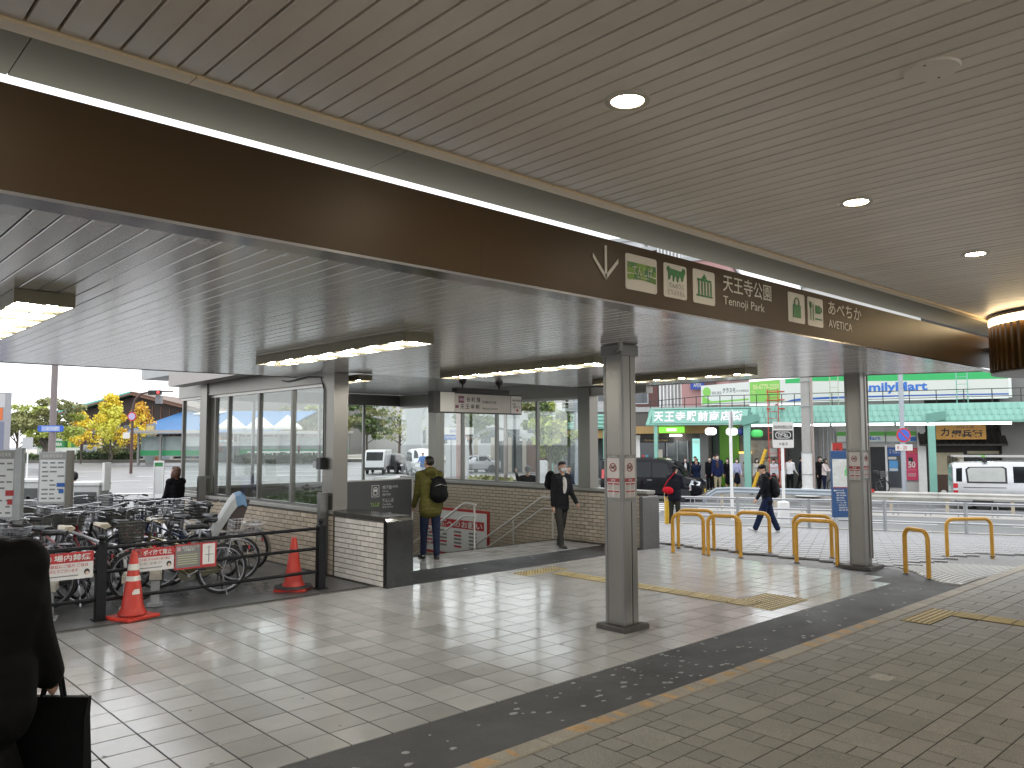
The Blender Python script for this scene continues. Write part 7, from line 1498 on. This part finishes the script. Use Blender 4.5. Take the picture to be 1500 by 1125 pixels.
    ag = bthing('arched_gate', 'park gate pavilion with curved roof seen through the hall glass', 'pavilion', -1.4, 66, None); V = []
    arc = [(-2.2+4.4*i/10, 2.9+.85*math.sin(math.pi*i/10)) for i in range(11)]; obj('roof', MB().prism([(x, 0, z) for x, z in arc]+[(x, 0, z-.14) for x, z in arc[::-1]], (0, 4, 0)), M('gate_roof', (.14, .15, .16), .3, .4, .1), ag, True, **k); obj('flat_roof', MB().box(-4.4, .2, 2.75, -2.0, 3.8, 3.0), M('flat_roof_orange', (.45, .22, .10), .5, 0, .1), ag, **k); obj('flat_roof', MB().box(2.1, .2, 2.8, 5.4, 3.8, 3.25), M('gate_pale', (.5, .5, .5), .5, 0, .05), ag, **k)
    for x in (-3.6, -1.6, -.2, 1.2, 2.4): obj('pillar', MB().box(x-.16, .3, 0, x+.16, .6, 2.9), M('gate_pillar', (.40, .36, .29), .6, 0, .1), ag, **k)
    obj('dark_hall', MB().box(-.1, 1.5, 0, 2.3, 3, 2.6), M('window_dark'), ag, **k); obj('brown_door', MB().box(2.5, .6, 0, 4.2, .8, 2.6), MATS['barge_brown'], ag, **k); obj('low_wall', MB().box(4.3, .2, 0, 6.5, .5, 1.5), M('low_wall_brown', (.30, .25, .2), .6, 0, .1), ag, **k)
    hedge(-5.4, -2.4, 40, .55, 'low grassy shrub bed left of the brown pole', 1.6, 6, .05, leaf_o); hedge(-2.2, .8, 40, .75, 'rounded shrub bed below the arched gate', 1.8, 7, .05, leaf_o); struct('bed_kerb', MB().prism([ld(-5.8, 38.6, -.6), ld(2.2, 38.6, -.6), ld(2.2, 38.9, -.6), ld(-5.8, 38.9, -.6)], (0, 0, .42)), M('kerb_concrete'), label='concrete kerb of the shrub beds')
    # pedestrian signal
    ps = bthing('pedestrian_signal', 'pedestrian signal showing a red figure, on a grey pole', 'pedestrian signal', 3.2, 40, None); obj('pole', MB().tube([(0, 0, 0), (0, 0, 6)], .11, 10), M('pole_grey_blue'), ps, True, **k); obj('arm', MB().tube([(0, 0, 4.1), (-1.1, 0, 4.1)], .04, 8), galv, ps, True, **k); obj('camera_box', MB().box(-1.75, -.15, 3.92, -1.0, .15, 4.25, 0, .05), M('kiosk_white'), ps, **k)
    hd = obj('signal_head', MB().box(-1.32, -.16, 2.72, -.88, .08, 3.72, 0, .04), M('signal_grey'), ps, **k); obj('red_lens', MB().box(-1.28, -.17, 3.26, -.92, -.162, 3.68), M('lens_dark_red', (.30, .03, .02), .3, 0, .1), hd, **k); ff = MB().ell((-1.10, -.175, 3.60), (.035, .008, .04), 8, 6).box(-1.145, -.18, 3.42, -1.055, -.172, 3.565).box(-1.14, -.18, 3.29, -1.107, -.172, 3.418).box(-1.093, -.18, 3.29, -1.06, -.172, 3.418); obj('red_figure', ff, EM('figure_orange', (1, .30, .06), 2.2), hd, **k); obj('green_lens', MB().box(-1.28, -.17, 2.78, -.92, -.162, 3.2), M('lens_dark', (.10, .13, .15), .3, 0, .1), hd, **k)
    wb = bthing('white_pillar_box', 'narrow white post box standing before the parked bicycles', 'post box', 1.35, 36, None); obj('body', MB().box(-.22, -.15, 0, .22, .15, 1.75, 0, .03), M('kiosk_white'), wb, **k); obj('panel', MB().box(-.12, -.155, .4, .12, -.151, .62), grey_print, wb, **k)
    nt = bthing('white_banner_sign', 'white double sign board on the pole behind the red signal', 'sign', 3.0, 44, 4.1); obj('board', MB().box(-.75, 0, -1.1, -.25, .05, .6), white_print, nt, **k); obj('mark', MB().box(-.6, -.01, .2, -.4, -.002, .45), black_print, nt, **k); obj('bracket', MB().box(-.249, .01, -.2, .4, .04, -.15), galv, nt, **k)
park()

# ------------------------------------------------------------------ people: one continuous body surface grown over a posed skeleton
def cap_mesh(p0, p1, r0, r1, n=12):
    p0, p1 = Vector(p0), Vector(p1); d = p1-p0; L = d.length; d = d/L if L > 1e-6 else Vector((0, 0, 1)); x = d.orthogonal().normalized(); y = d.cross(x); rings = []
    for a in (-80, -50, -20): rings.append((p0+d*r0*math.sin(math.radians(a)), r0*math.cos(math.radians(a))))
    rings.append((p0, r0)); rings.append((p1, r1))
    for a in (20, 50, 80): rings.append((p1+d*r1*math.sin(math.radians(a)), r1*math.cos(math.radians(a))))
    V = [c+(x*math.cos(6.28318*k/n)+y*math.sin(6.28318*k/n))*r for c, r in rings for k in range(n)]
    F = [(i*n+k, i*n+(k+1) % n, (i+1)*n+(k+1) % n, (i+1)*n+k) for i in range(len(rings)-1) for k in range(n)]+[tuple(range(n))[::-1], tuple(range((len(rings)-1)*n, len(rings)*n))]
    return V, F
def union(name, prims, voxel, mats, parent, smooth=4):
    """fuse capsules and ellipsoids into one skin; every face takes the material of the part it lies on"""
    mb = MB()
    for p in prims:
        if p[0] == 'c': mb.add(*cap_mesh(p[1], p[2], p[3], p[4]))
        else: mb.ell(p[1], p[2], 14, 9, 0, p[3] if len(p) > 4 else None)
    me = mesh_of('skin_tmp', mb, mats); o = bpy.data.objects.new('skin_tmp', me); COL.objects.link(o)
    r = o.modifiers.new('r', 'REMESH'); r.mode = 'VOXEL'; r.voxel_size = voxel; r.use_smooth_shade = True
    s = o.modifiers.new('s', 'SMOOTH'); s.factor = .5; s.iterations = smooth
    m2 = bpy.data.meshes.new_from_object(o.evaluated_get(bpy.context.evaluated_depsgraph_get())); bpy.data.objects.remove(o); bpy.data.meshes.remove(me); m2.name = name
    nf = len(m2.polygons); c = np.empty(nf*3); m2.polygons.foreach_get('center', c); c = c.reshape(-1, 3); best = np.full(nf, 1e9); mi = np.zeros(nf, dtype=np.int32)
    for p in prims:
        if p[0] == 'c':
            a, b = np.array(p[1]), np.array(p[2]); ab = b-a; L2 = max(ab@ab, 1e-9); t = np.clip(((c-a)@ab)/L2, 0, 1); d = np.linalg.norm(c-a-t[:, None]*ab, axis=1)-(p[3]+(p[4]-p[3])*t); m = p[5]
        else:
            q = c-np.array(p[1])
            if len(p) > 4: q = q @ np.array(p[3])
            rr = np.array(p[2]); d = (np.linalg.norm(q/rr, axis=1)-1)*rr.min(); m = p[-1]
        w = d < best; best[w] = d[w]; mi[w] = m
    m2.materials.clear()
    for m in mats: m2.materials.append(m)
    m2.polygons.foreach_set('material_index', mi); m2.polygons.foreach_set('use_smooth', [True]*nf)
    ob = bpy.data.objects.new(name, m2); COL.objects.link(ob)
    if parent: ob.parent = parent; ORG[ob.name] = origin(parent)
    return ob
def cloth(key, col, rough=.75): return M(key, col, rough, 0, .14, 9, bump=.25, bscale=25, spec=.15)
def person(label, loc, rz, H=1.68, top='#222428', bot='#2a2c34', shoe='#c8c8c4', hair='#191513', lean=4, legs=((4, 2), (-3, 4)), arms=((0, 5, 12), (0, 5, 12)), head=(0, 0), coat=0., skirt=None, loose=1., hairstyle='short', mask=False, hat=None, hood=None, vox=.022, sleeves=True, inner=None, fine=False, group=None, girth=1.0):
    """legs: (hip swing, knee bend); arms: (swing, spread, elbow bend) in degrees, right side first (+x); front is +y"""
    t = thing('person', label, 'person', loc, rz, group); D = math.radians; up = Vector((0, math.sin(D(lean)), math.cos(D(lean)))); fwd = Vector((0, math.cos(D(lean)), -math.sin(D(lean))))
    pel = Vector((0, 0, .51*H)); feet = []; P = []; S_, T_, B_, F_, K_, I_ = range(6)
    for s, (a, b) in zip((1, -1), legs):
        hip = pel+Vector((s*.052*H, 0, -.005*H)); kn = hip+Vector((s*.004*H, math.sin(D(a)), -math.cos(D(a))))*.235*H; q = a-b; an = kn+Vector((0, math.sin(D(q)), -math.cos(D(q))))*.235*H; feet.append((hip, kn, an, q))
    low = min(f[2].z-.038*H*math.cos(D(f[3])) - (0.02*H if f[3] > 8 else 0) for f in feet); dz = -low; pel.z += dz
    l = loose
    for s, (hip, kn, an, q) in zip((1, -1), feet):
        hip, kn, an = hip+Vector((0, 0, dz)), kn+Vector((0, 0, dz)), an+Vector((0, 0, dz)); bare = skirt is not None
        P += [('c', hip, kn, .052*H*(1+.5*(l-1)), .036*H*l, S_ if bare else B_), ('c', kn, kn+(an-kn)*.38, .034*H*l, (.033 if bare else .031)*H*l, S_ if bare else B_), ('c', kn+(an-kn)*.38, kn+(an-kn)*.94, (.033 if bare else .031)*H*l, (.022 if bare else .029*l)*H, S_ if bare else B_)]
        # foot: pitch follows the shin a little
        pt = D(max(-25, min(28, q*.9))) if abs(q) > 8 else 0; fd = Vector((s*.12, math.cos(pt), math.sin(pt))); heel = an+Vector((0, -.02*H, -.022*H)); toe = an+fd*.095*H+Vector((0, 0, -.026*H))
        P += [('c', heel, toe, .024*H, .020*H, F_), ('c', an, heel+Vector((0, .02*H, 0)), .024*H, .025*H, F_)]
    waist, chest, nb = pel+up*.085*H, pel+up*.21*H, pel+up*.315*H; g = girth; rot = Matrix.Rotation(-D(lean), 3, 'X'); E_ = lambda c, r, m: ('e', c, r, rot, m)
    tw = lambda f, w, r, m, e=0: ('c', pel+up*f*H+Vector((-w*H*g-e*.5, 0, 0)), pel+up*f*H+Vector((w*H*g+e*.5, 0, 0)), r*H*g+e, r*H*g+e, m)
    ce = coat
    P += [tw(.0, .034, .060, B_ if not coat else T_, ce*.8), tw(.035, .032, .060, T_, ce*.8), tw(.08, .026, .056, T_, ce*.8), tw(.125, .030, .058, T_, ce*.8), tw(.17, .036, .060, T_, ce*.8), tw(.215, .042, .060, T_, ce*.8), tw(.26, .046, .052, T_, ce*.7), tw(.292, .045, .040, T_, ce*.5)]
    if coat: P += [tw(-.045, .036, .060, T_, ce*.8)]
    if skirt is not None:
        sl, sw = skirt; P += [('c', pel+up*.03*H, pel+Vector((0, .0, -sl*H)), .078*H, sw*H, B_)]
    if inner: P += [E_(chest+fwd*(.05*H+coat*.6), (.03*H, .03*H, .10*H), I_)]
    hands = []
    for s, (sw, sp, el) in zip((1, -1), arms):
        sh = nb+Vector((s*.092*H*g+s*coat*.35, 0, -.018*H)); dn = Vector((s*math.sin(D(sp)), math.sin(D(sw+lean*.3)), -math.cos(D(sw))*math.cos(D(sp)))).normalized(); eb = sh+dn*.172*H
        ax = Vector((1, 0, 0)); fdn = Matrix.Rotation(D(el), 3, 'X') @ dn; wr = eb+fdn*.150*H; m = T_ if sleeves else S_; c2 = coat*.45
        P += [('c', nb+Vector((s*.04*H, 0, -.005*H)), sh, .040*H, .040*H+c2, T_), ('c', sh, eb, .034*H+c2, .027*H+c2, T_ if sleeves else S_), ('c', eb, wr, .027*H+c2, .020*H+c2*.8, m)]
        if not sleeves: P += [('c', sh, sh+(eb-sh)*.55, .038*H, .038*H, T_)]
        hd = fdn; pm = wr+hd*.028*H; P += [('c', wr, pm+hd*.020*H, .015*H, .017*H, S_)]; side = hd.cross(Vector((0, 1, 0)))
        side = side.normalized() if side.length > .1 else Vector((1, 0, 0)); fr = .0052*H if fine else .007*H; out = Vector((0, 1, 0)) if abs(hd.y) < .8 else Vector((0, 0, 1))
        for k in range(4):
            b0 = pm+hd*.022*H+out*(.0125*H*(k-1.5)); ln = (.036, .043, .046, .038)[k]*H*.8; b1 = b0+hd*ln*.55; b2 = b1+(hd*.7+Vector((-s*.6, .0, 0))).normalized()*ln*.5; P += [('c', b0, b1, fr, fr*.95, S_), ('c', b1, b2, fr*.95, fr*.8, S_)]
        th = pm+out*.02*H; P += [('c', wr+hd*.012*H+out*.012*H, th+hd*.016*H+out*.006*H, fr*1.15, fr*.95, S_)]; hands.append(pm+hd*.03*H)
    yaw, pit = D(head[0]), D(head[1]); HR = Matrix.Rotation(yaw, 3, 'Z') @ Matrix.Rotation(-pit-D(lean)*.3, 3, 'X'); neck_top = nb+up*.045*H; hc = neck_top+HR @ Vector((0, .018*H, .058*H)); h = lambda x, y, z: hc+HR @ Vector((x*H, y*H, z*H))
    P += [('c', nb-up*.01*H, neck_top+up*.02*H, .034*H, .031*H, S_), ('e', h(0, 0, .008), (.043*H, .054*H, .058*H), HR, S_), ('e', h(0, .012, -.028), (.034*H, .040*H, .036*H), HR, S_), ('c', h(0, .050, .004), h(0, .062, -.014), .006*H, .0085*H, S_), ('e', h(.045, -.004, -.004), (.006*H, .012*H, .017*H), HR, S_), ('e', h(-.045, -.004, -.004), (.006*H, .012*H, .017*H), HR, S_)]
    P += [('c', h(-.012, .050, -.036), h(.012, .050, -.036), .0045*H, .0045*H, S_)]
    if hood: P += [('e', nb+up*.012*H-fwd*.048*H, (.07*H, .045*H, .05*H), rot, T_), ('c', nb+Vector((.055*H, .01*H, .0)), nb+Vector((-.055*H, .01*H, .0)), .038*H, .038*H, T_)]
    kf = lambda a, b: cloth('cloth_'+b.strip('#'), b)
    mats = [skin_m, kf('t', top), kf('b', bot), M('shoe_'+shoe.strip('#'), shoe, .5, 0, .1, 8), black_print, kf('i', inner or '#888888')]
    P2 = []
    for p in P: P2.append(p if p[0] == 'c' else p)
    body = union('body', P2, vox, mats, t)
    # eyes and hair ride on the body
    for s in (1, -1): obj('eye', MB().ell(h(s*.017, .0505, .006), (.0055*H, .004*H, .0035*H), 8, 6), black_print, body, True, W=False)
    hm = M('hair_'+hair.strip('#'), hair, .5, 0, .25, 20, bump=.3, bscale=60); HP = [('e', h(0, -.012, .022), (.049*H, .053*H, .052*H), HR, 0), ('e', h(0, .016, .044), (.041*H, .040*H, .026*H), HR, 0)]
    if hairstyle == 'short': HP += [('e', h(0, -.034, -.006), (.040*H, .026*H, .036*H), HR, 0)]
    elif hairstyle == 'bob': HP += [('e', h(0, -.02, -.005), (.053*H, .050*H, .055*H), HR, 0), ('e', h(.04, .0, -.02), (.014*H, .03*H, .04*H), HR, 0), ('e', h(-.04, .0, -.02), (.014*H, .03*H, .04*H), HR, 0)]
    elif hairstyle == 'long': HP += [('e', h(0, -.025, -.03), (.055*H, .042*H, .085*H), HR, 0), ('e', h(0, -.035, -.10), (.050*H, .030*H, .06*H), HR, 0), ('e', h(.042, .004, -.04), (.015*H, .028*H, .065*H), HR, 0), ('e', h(-.042, .004, -.04), (.015*H, .028*H, .065*H), HR, 0)]
    elif hairstyle == 'curly': HP = [('e', h(.02*math.cos(i*1.3)*1.6, -.012+.02*math.sin(i*1.3), .03+.012*((i*7) % 5-2)), (.032*H, .032*H, .032*H), HR, 0) for i in range(9)]+HP
    elif hairstyle == 'crop': HP = [('e', h(0, -.010, .016), (.0455*H, .051*H, .052*H), HR, 0), ('e', h(0, .012, .040), (.038*H, .040*H, .024*H), HR, 0)]
    union('hair', HP, max(.010, vox*.55), [hm], t, 3)
    if mask: obj('face_mask', MB().ell(h(0, .034, -.026), (.034*H, .032*H, .026*H), 12, 8, 0, HR), M('mask_white', (.70, .71, .72), .6, 0, .03), t, True, W=False)
    if hat:
        hmx = cloth('hat_'+hat.strip('#'), hat); V = MB().ell(h(0, -.004, .030), (.052*H, .060*H, .046*H), 14, 8, 0, HR); V.prism([h(x, y, .024) for x, y in ((-.04, .045), (.04, .045), (.034, .085), (0, .098), (-.034, .085))], HR @ Vector((0, 0, .006*H))); obj('cap', V, hmx, t, True, W=False)
    t['_'] = 0; del t['_']
    return t, dict(nb=nb, chest=chest, pel=pel, up=up, fwd=fwd, hands=hands, hc=hc, rot=rot, H=H)
def world_of(t, v): return Vector(t.location)+Matrix.Rotation(t.rotation_euler[2], 3, 'Z') @ Vector(v)
def backpack(t, j, label, col='#0b0b0c', s=1., dx=0., dy=-.16, dz=-.02, strap=True):
    c = j['chest']+Vector((dx, dy, dz)); b = thing('backpack', label, 'backpack', tuple(world_of(t, c)), t.rotation_euler[2]); m = cloth('bag_'+col.strip('#'), col, .65)
    union('pack', [('e', (0, 0, 0), (.155*s, .11*s, .22*s), 0), ('e', (0, -.02*s, -.10*s), (.165*s, .125*s, .15*s), 0), ('e', (0, -.075*s, -.09*s), (.11*s, .07*s, .11*s), 0)], .018, [m], b)
    if strap:
        for q in (-1, 1): obj('strap', MB().tube([(q*.08, .06, .15), (q*.09-dx, .10-dy*.4, .24), (q*.10-dx, .20-dy*.6, .14), (q*.11-dx, .19-dy*.6, -.02), (q*.12, .05, -.16)], .017, 6), m, b, True, W=False)
    obj('zip', MB().tube([(-.10*s, -.115*s, .05*s), (0, -.13*s, .08*s), (.10*s, -.115*s, .05*s)], .006, 5), grey_print, b, W=False)
    return b
AWAY, LEFT, TOWARD, RIGHT = -YAW, math.pi/2-YAW, math.pi-YAW, -math.pi/2-YAW
R_ = math.radians
def zwalk(x, y):
    q = Vector((x, y, 0))-SO; off = q.dot(E2); off0 = (Vector((13.0, y, 0))-SO).dot(E2); return -.44*min(1, max(0, (off-off0)/(-14.55-off0)))+.008
def people():
    # man at the head of the stairs
    t, j = person('man in olive hooded jacket and jeans seen from behind at the subway stairs', (8.42, 11.10, 0), AWAY+R_(22), 1.76, '#4d4a22', '#1c2438', '#2a2a2c', '#1c1613', 7, ((-5, 1), (8, 3)), ((-3, 5, 14), (6, 5, 24)), (18, -14), .030, None, 1.12, 'crop', False, None, True, .011, fine=True)
    backpack(t, j, 'black backpack hanging off the right shoulder of the olive-jacket man', '#0a0a0b', 1.0, .11, -.18, -.07)
    # walking man
    x, y = 18.1, 10.25
    t, j = person('walking man in black hoodie, wide jeans and black cap behind the yellow barriers', (x, y, zwalk(x, y)), LEFT-R_(8), 1.70, '#0c0d11', '#141d36', '#c9c9c6', '#141110', 6, ((-14, 10), (24, 2)), ((-12, 5, 10), (14, 6, 16)), (22, 4), .025, None, 1.42, 'short', False, '#0a0a0c', True, .013, fine=True)
    backpack(t, j, 'big black backpack on the walking man in wide jeans', '#08080a', 1.12, 0, -.20, -.08)
    # man in cap behind the guard rail
    x, y = 18.6, 13.35
    t, j = person('man in navy jacket and dark cap standing with his back turned, before the black minivan', (x, y, zwalk(x, y)-.02), AWAY-R_(35), 1.66, '#16161f', '#2b2a22', '#b9b5aa', '#15110f', 3, ((3, 3), (-3, 3)), ((10, 12, 70), (-2, 12, 10)), (-15, -12), .035, None, 1.15, 'short', False, '#0d0d10', True, .017)
    bg = thing('sling_bag', 'small bright red sling bag at the hip of the man in cap', 'bag', tuple(world_of(t, j['pel']+Vector((-.12, -.16, .13)))), t.rotation_euler[2]); union('pouch', [('e', (0, 0, 0), (.17, .07, .10), 0), ('e', (.03, 0, -.03), (.14, .07, .08), 0)], .018, [cloth('bag_red', '#b01622')], bg); obj('strap', MB().tube([(-.14, .03, .05), (-.02, .02, .25), (.2, .06, .5)], .014, 6), MATS['bag_red'], bg, W=False)
    ph = thing('mobile_phone', 'pale mobile phone in the hand of the man in cap', 'phone', tuple(world_of(t, j['hands'][0]))); obj('case', MB().box(-.04, -.006, -.06, .04, .006, .10, 0, .004), white_print, ph, W=False); obj('screen', MB().box(-.035, -.0085, -.05, .035, -.0062, .09), M('phone_screen', (.3, .35, .4), .2), ph, W=False)
    # man with a mask coming up from the stairs
    t, j = person('man in dark jacket and white face mask walking across the stair landing', (11.15, 10.62, 0), TOWARD+R_(35), 1.63, '#1f1f22', '#3a3936', '#3a3937', '#16100e', 4, ((12, 4), (-8, 8)), ((-10, 4, 14), (12, 4, 22)), (-14, -4), .022, None, 1.15, 'short', True, None, None, .012, fine=True, inner='#c8c6c0')
    b = backpack(t, j, 'black shoulder bag behind the masked man on the landing', '#0a0a0b', .8, .12, -.17, .10, False)
    # dark stranger at the frame edge
    t, j = person('person in black coat standing at the left edge of the picture, seen from behind', (0.668, 4.298, 0.951)[:2]+(0,), AWAY+R_(6), 1.80, '#020202', '#020202', '#030303', '#030303', 4, ((2, 2), (-3, 3)), ((8, 5, 22), (0, 8, 12)), (0, -8), .115, (.24, .16), 1.2, 'short', False, None, True, .014, girth=1.12, fine=True)
    hand = world_of(t, j['hands'][0]); tb = thing('tote_bag', 'black tote bag hanging from the hand of the person in black', 'tote bag', (hand.x, hand.y, 0), AWAY+R_(4)); m = cloth('bag_black_tote', '#020202'); zt = hand.z-.03
    w0 = .17; V = [(-w0, -.05, zt-.44), (w0, -.05, zt-.44), (w0, .05, zt-.44), (-w0, .05, zt-.44), (-w0+.015, -.035, zt-.1), (w0-.01, -.03, zt-.1), (w0-.01, .03, zt-.1), (-w0+.015, .035, zt-.1), (-w0, -.02, zt), (w0, -.015, zt-.012), (w0, .015, zt-.012), (-w0, .02, zt)]
    obj('bag_body', MB().add(V, [(0, 3, 2, 1), (8, 9, 10, 11)]+[(a, (a+1) % 4, (a+1) % 4+4, a+4) for a in range(4)]+[(a+4, (a+1) % 4+4, (a+1) % 4+8, a+8) for a in range(4)]), m, tb, W=False)
    for y in (-.015, .015): obj('handle', MB().tube([(-.05, y, zt-.02), (-.03, y, zt+.09), (0, y, zt+.12), (.03, y, zt+.09), (.05, y, zt-.02)], .007, 6), m, tb, True, W=False)
    # woman and child in the bicycle yard
    p = (5.892, 15.833, 0.526); person('woman in black coat with long brown hair among the parked bicycles', (p[0], p[1], 0), LEFT-R_(30), 1.53, '#0a0a0d', '#0b0b0e', '#222222', '#4a2a1a', 4, ((2, 2), (-2, 2)), ((20, 4, 40), (8, 8, 30)), (20, -12), .022, None, 1.2, 'long', vox=.015, fine=True)
    p = (4.619, 17.840, 0.475); person('child with dark bowl-cut hair in a blue top behind the ticket machine', (p[0], p[1], 0), LEFT+R_(10), 1.42, '#1d2c80', '#202226', '#555555', '#100d0c', 3, ((2, 2), (-2, 2)), ((20, 8, 30), (20, 8, 30)), (5, -8), .02, None, 1.1, 'bob', vox=.016)
    # behind the glass
    p = (13.498, 13.939, 1.118); person('woman with raised arms just outside the stair hall glass', (p[0], p[1], -.16), AWAY, 1.57, '#14141a', '#1a1a1e', '#333333', '#17120f', 2, ((2, 2), (-2, 2)), ((62, 14, 105), (62, 14, 105)), (0, -6), .02, None, 1.1, 'short', vox=.016)
    p = (19.756, 18.496, 0.768); person('person in navy top beyond the glass before the parked bicycles', (p[0], p[1], -.5), TOWARD+R_(40), 1.68, '#1a2440', '#22242a', '#333333', '#12100f', 3, ((2, 2), (-2, 2)), ((10, 8, 30), (10, 8, 30)), (0, -8), .02, None, 1.1, 'short', vox=.022)
    p = LAT*-6.2+DEP*54; src = [o for o in bpy.data.objects if o.name.startswith('bicycle') and o.parent is None and o.type == 'EMPTY'][1]
    dup(src, (p.x, p.y, zroad(p)), LEFT+R_(115), 'bicycle held by the person in bright blue beyond the hall glass', None); q = p+LAT*.15+DEP*.5
    person('person in bright blue jacket and pale trousers with bicycle beyond the hall glass', (q.x, q.y, zroad(q)), TOWARD, 1.72, '#1664b0', '#c6ccd6', '#d8d8d8', '#16110f', 4, ((6, 4), (-4, 4)), ((35, 12, 30), (35, 12, 30)), (0, -5), .03, None, 1.15, 'short', vox=.024)
    p = LAT*-31.6+DEP*86; person('person in red top standing at the far bus shelter', (p.x, p.y, -.1), TOWARD, 1.75, '#7a2022', '#22252e', '#333333', '#171210', 3, vox=.035); p = LAT*-22.8+DEP*86; person('person in maroon top far behind the white railing', (p.x, p.y, .1), LEFT, 1.75, '#5a1f24', '#1c1c20', '#333333', '#171210', 3, vox=.035)
    p = LAT*-42.3+DEP*97; person('person in black walking before the blue pavilion', (p.x, p.y, 0), LEFT, 1.7, '#121216', '#16161a', '#333333', '#171210', 3, ((16, 6), (-14, 8)), vox=.035)
    p = LAT*-50.4+DEP*95; person('person in dusty pink beside the lamp pole in the park', (p.x, p.y, .1), TOWARD, 1.65, '#a07c80', '#5a4a50', '#333333', '#171210', 3, vox=.035)
    # the crowd under the arcade
    F = TOWARD
    def ap(lab, s, off, H=1.66, rz=0., **k):
        q = street(s, off, -.42); d = dict(vox=.023); d.update(k); return person(lab, tuple(q), math.pi+SROT+rz+R_(8), H, **d)
    sh = ((1, 2), (-1, 2)); front = ((12, 6, 40), (12, 6, 40))
    ap('person in dark suit at the glass shop doors behind the minivan', .85, .9, 1.66, top='#17181c', bot='#17181c', mask=True)
    ap('masked student in dark blazer and white collar beside the minivan roof', 1.75, .6, 1.62, .2, top='#15202a', bot='#121418', mask=True, inner='#d5d5d5', hairstyle='bob')
    ap('curly-haired man in navy jacket holding both hands to his face', 2.45, -.3, 1.56, -.1, top='#161f38', bot='#20242c', hair='#4a2f1c', hairstyle='curly', arms=((40, 4, 112), (40, 4, 112)), coat=.03)
    ap('masked student in black uniform left of the man in blazer', 2.86, .8, 1.66, .3, top='#12131a', bot='#14151b', mask=True)
    ap('man in open navy blazer, brown shirt and beige trousers at the kerb', 3.36, .05, 1.78, .0, top='#1a2346', bot='#9b9276', shoe='#6b6250', inner='#4a3b30', mask=True, coat=.03, arms=((2, 8, 10), (2, 8, 10)), vox=.019, loose=1.15)
    ap('masked schoolgirl in black uniform right of the man in blazer', 3.78, .5, 1.60, -.3, top='#111219', bot='#101116', skirt=(.20, .10), mask=True, hairstyle='bob', shoe='#141414')
    ap('schoolgirl in pale blouse and dark skirt with hands folded, by the white pole', 4.22, .2, 1.60, 0, top='#9ea2c0', bot='#141622', skirt=(.17, .10), mask=True, hairstyle='bob', arms=front, shoe='#1a1a1c', vox=.019)
    ap('schoolgirl partly behind the teal bracket pillar', 4.62, .8, 1.56, -.2, top='#b9b4ac', bot='#16181f', skirt=(.17, .10), mask=True, hairstyle='bob', shoe='#1a1a1c')
    ap('schoolgirl in white blouse and grey skirt right of the teal bracket pillar', 5.06, .6, 1.60, .2, top='#c8c4bf', bot='#4a4644', skirt=(.22, .10), mask=True, hairstyle='long', shoe='#1a1a1c')
    ap('person in beige hooded top behind the walking man', 5.55, 1.0, 1.66, .4, top='#8d8778', bot='#8a7a5e', hood=True, coat=.03, hairstyle='short')
    ap('masked schoolgirl in white blouse with dark bag behind the black cap', 5.86, .3, 1.58, -.2, top='#c9cbd2', bot='#20222a', skirt=(.17, .10), mask=True, hairstyle='bob', shoe='#1a1a1c')
    ap('man in white shirt and black trousers turned away beside the sign pole', 6.55, .3, 1.68, R_(150), top='#d6d6d8', bot='#101114', arms=((10, 8, 35), (2, 10, 8)))
    ap('woman in white blouse and dark trousers near the convenience store', 8.0, .5, 1.60, R_(60), top='#d2c6c4', bot='#1b2036', hairstyle='long', arms=((30, 8, 60), (30, 8, 60)))
    ap('person in grey coat deep inside the shop behind the vending front', 4.45, 2.2, 1.64, .3, top='#4c4a48', bot='#1c1c20', hairstyle='bob')
    ap('man in dark grey suit walking past the green wall panels', 3.05, 1.9, 1.70, R_(-80), top='#24262a', bot='#202226', legs=((14, 5), (-12, 8)), mask=True)
    ap('schoolboy in black uniform left of the yellow bollard', 2.15, 1.2, 1.66, -.3, top='#101116', bot='#101116', mask=True)
    ap('woman in beige coat behind the leaning striped pole', 5.3, 1.6, 1.60, .5, top='#93826a', bot='#2a2626', coat=.03, hairstyle='long')
    ap('man in navy work jacket walking before the dark shutter box', 6.95, 1.3, 1.70, R_(85), top='#1b2336', bot='#24262a', legs=((12, 4), (-12, 8)))
    ap('person in black at the store corner under the red banner', 7.75, 1.6, 1.68, R_(40), top='#141416', bot='#141418', mask=True)
people()
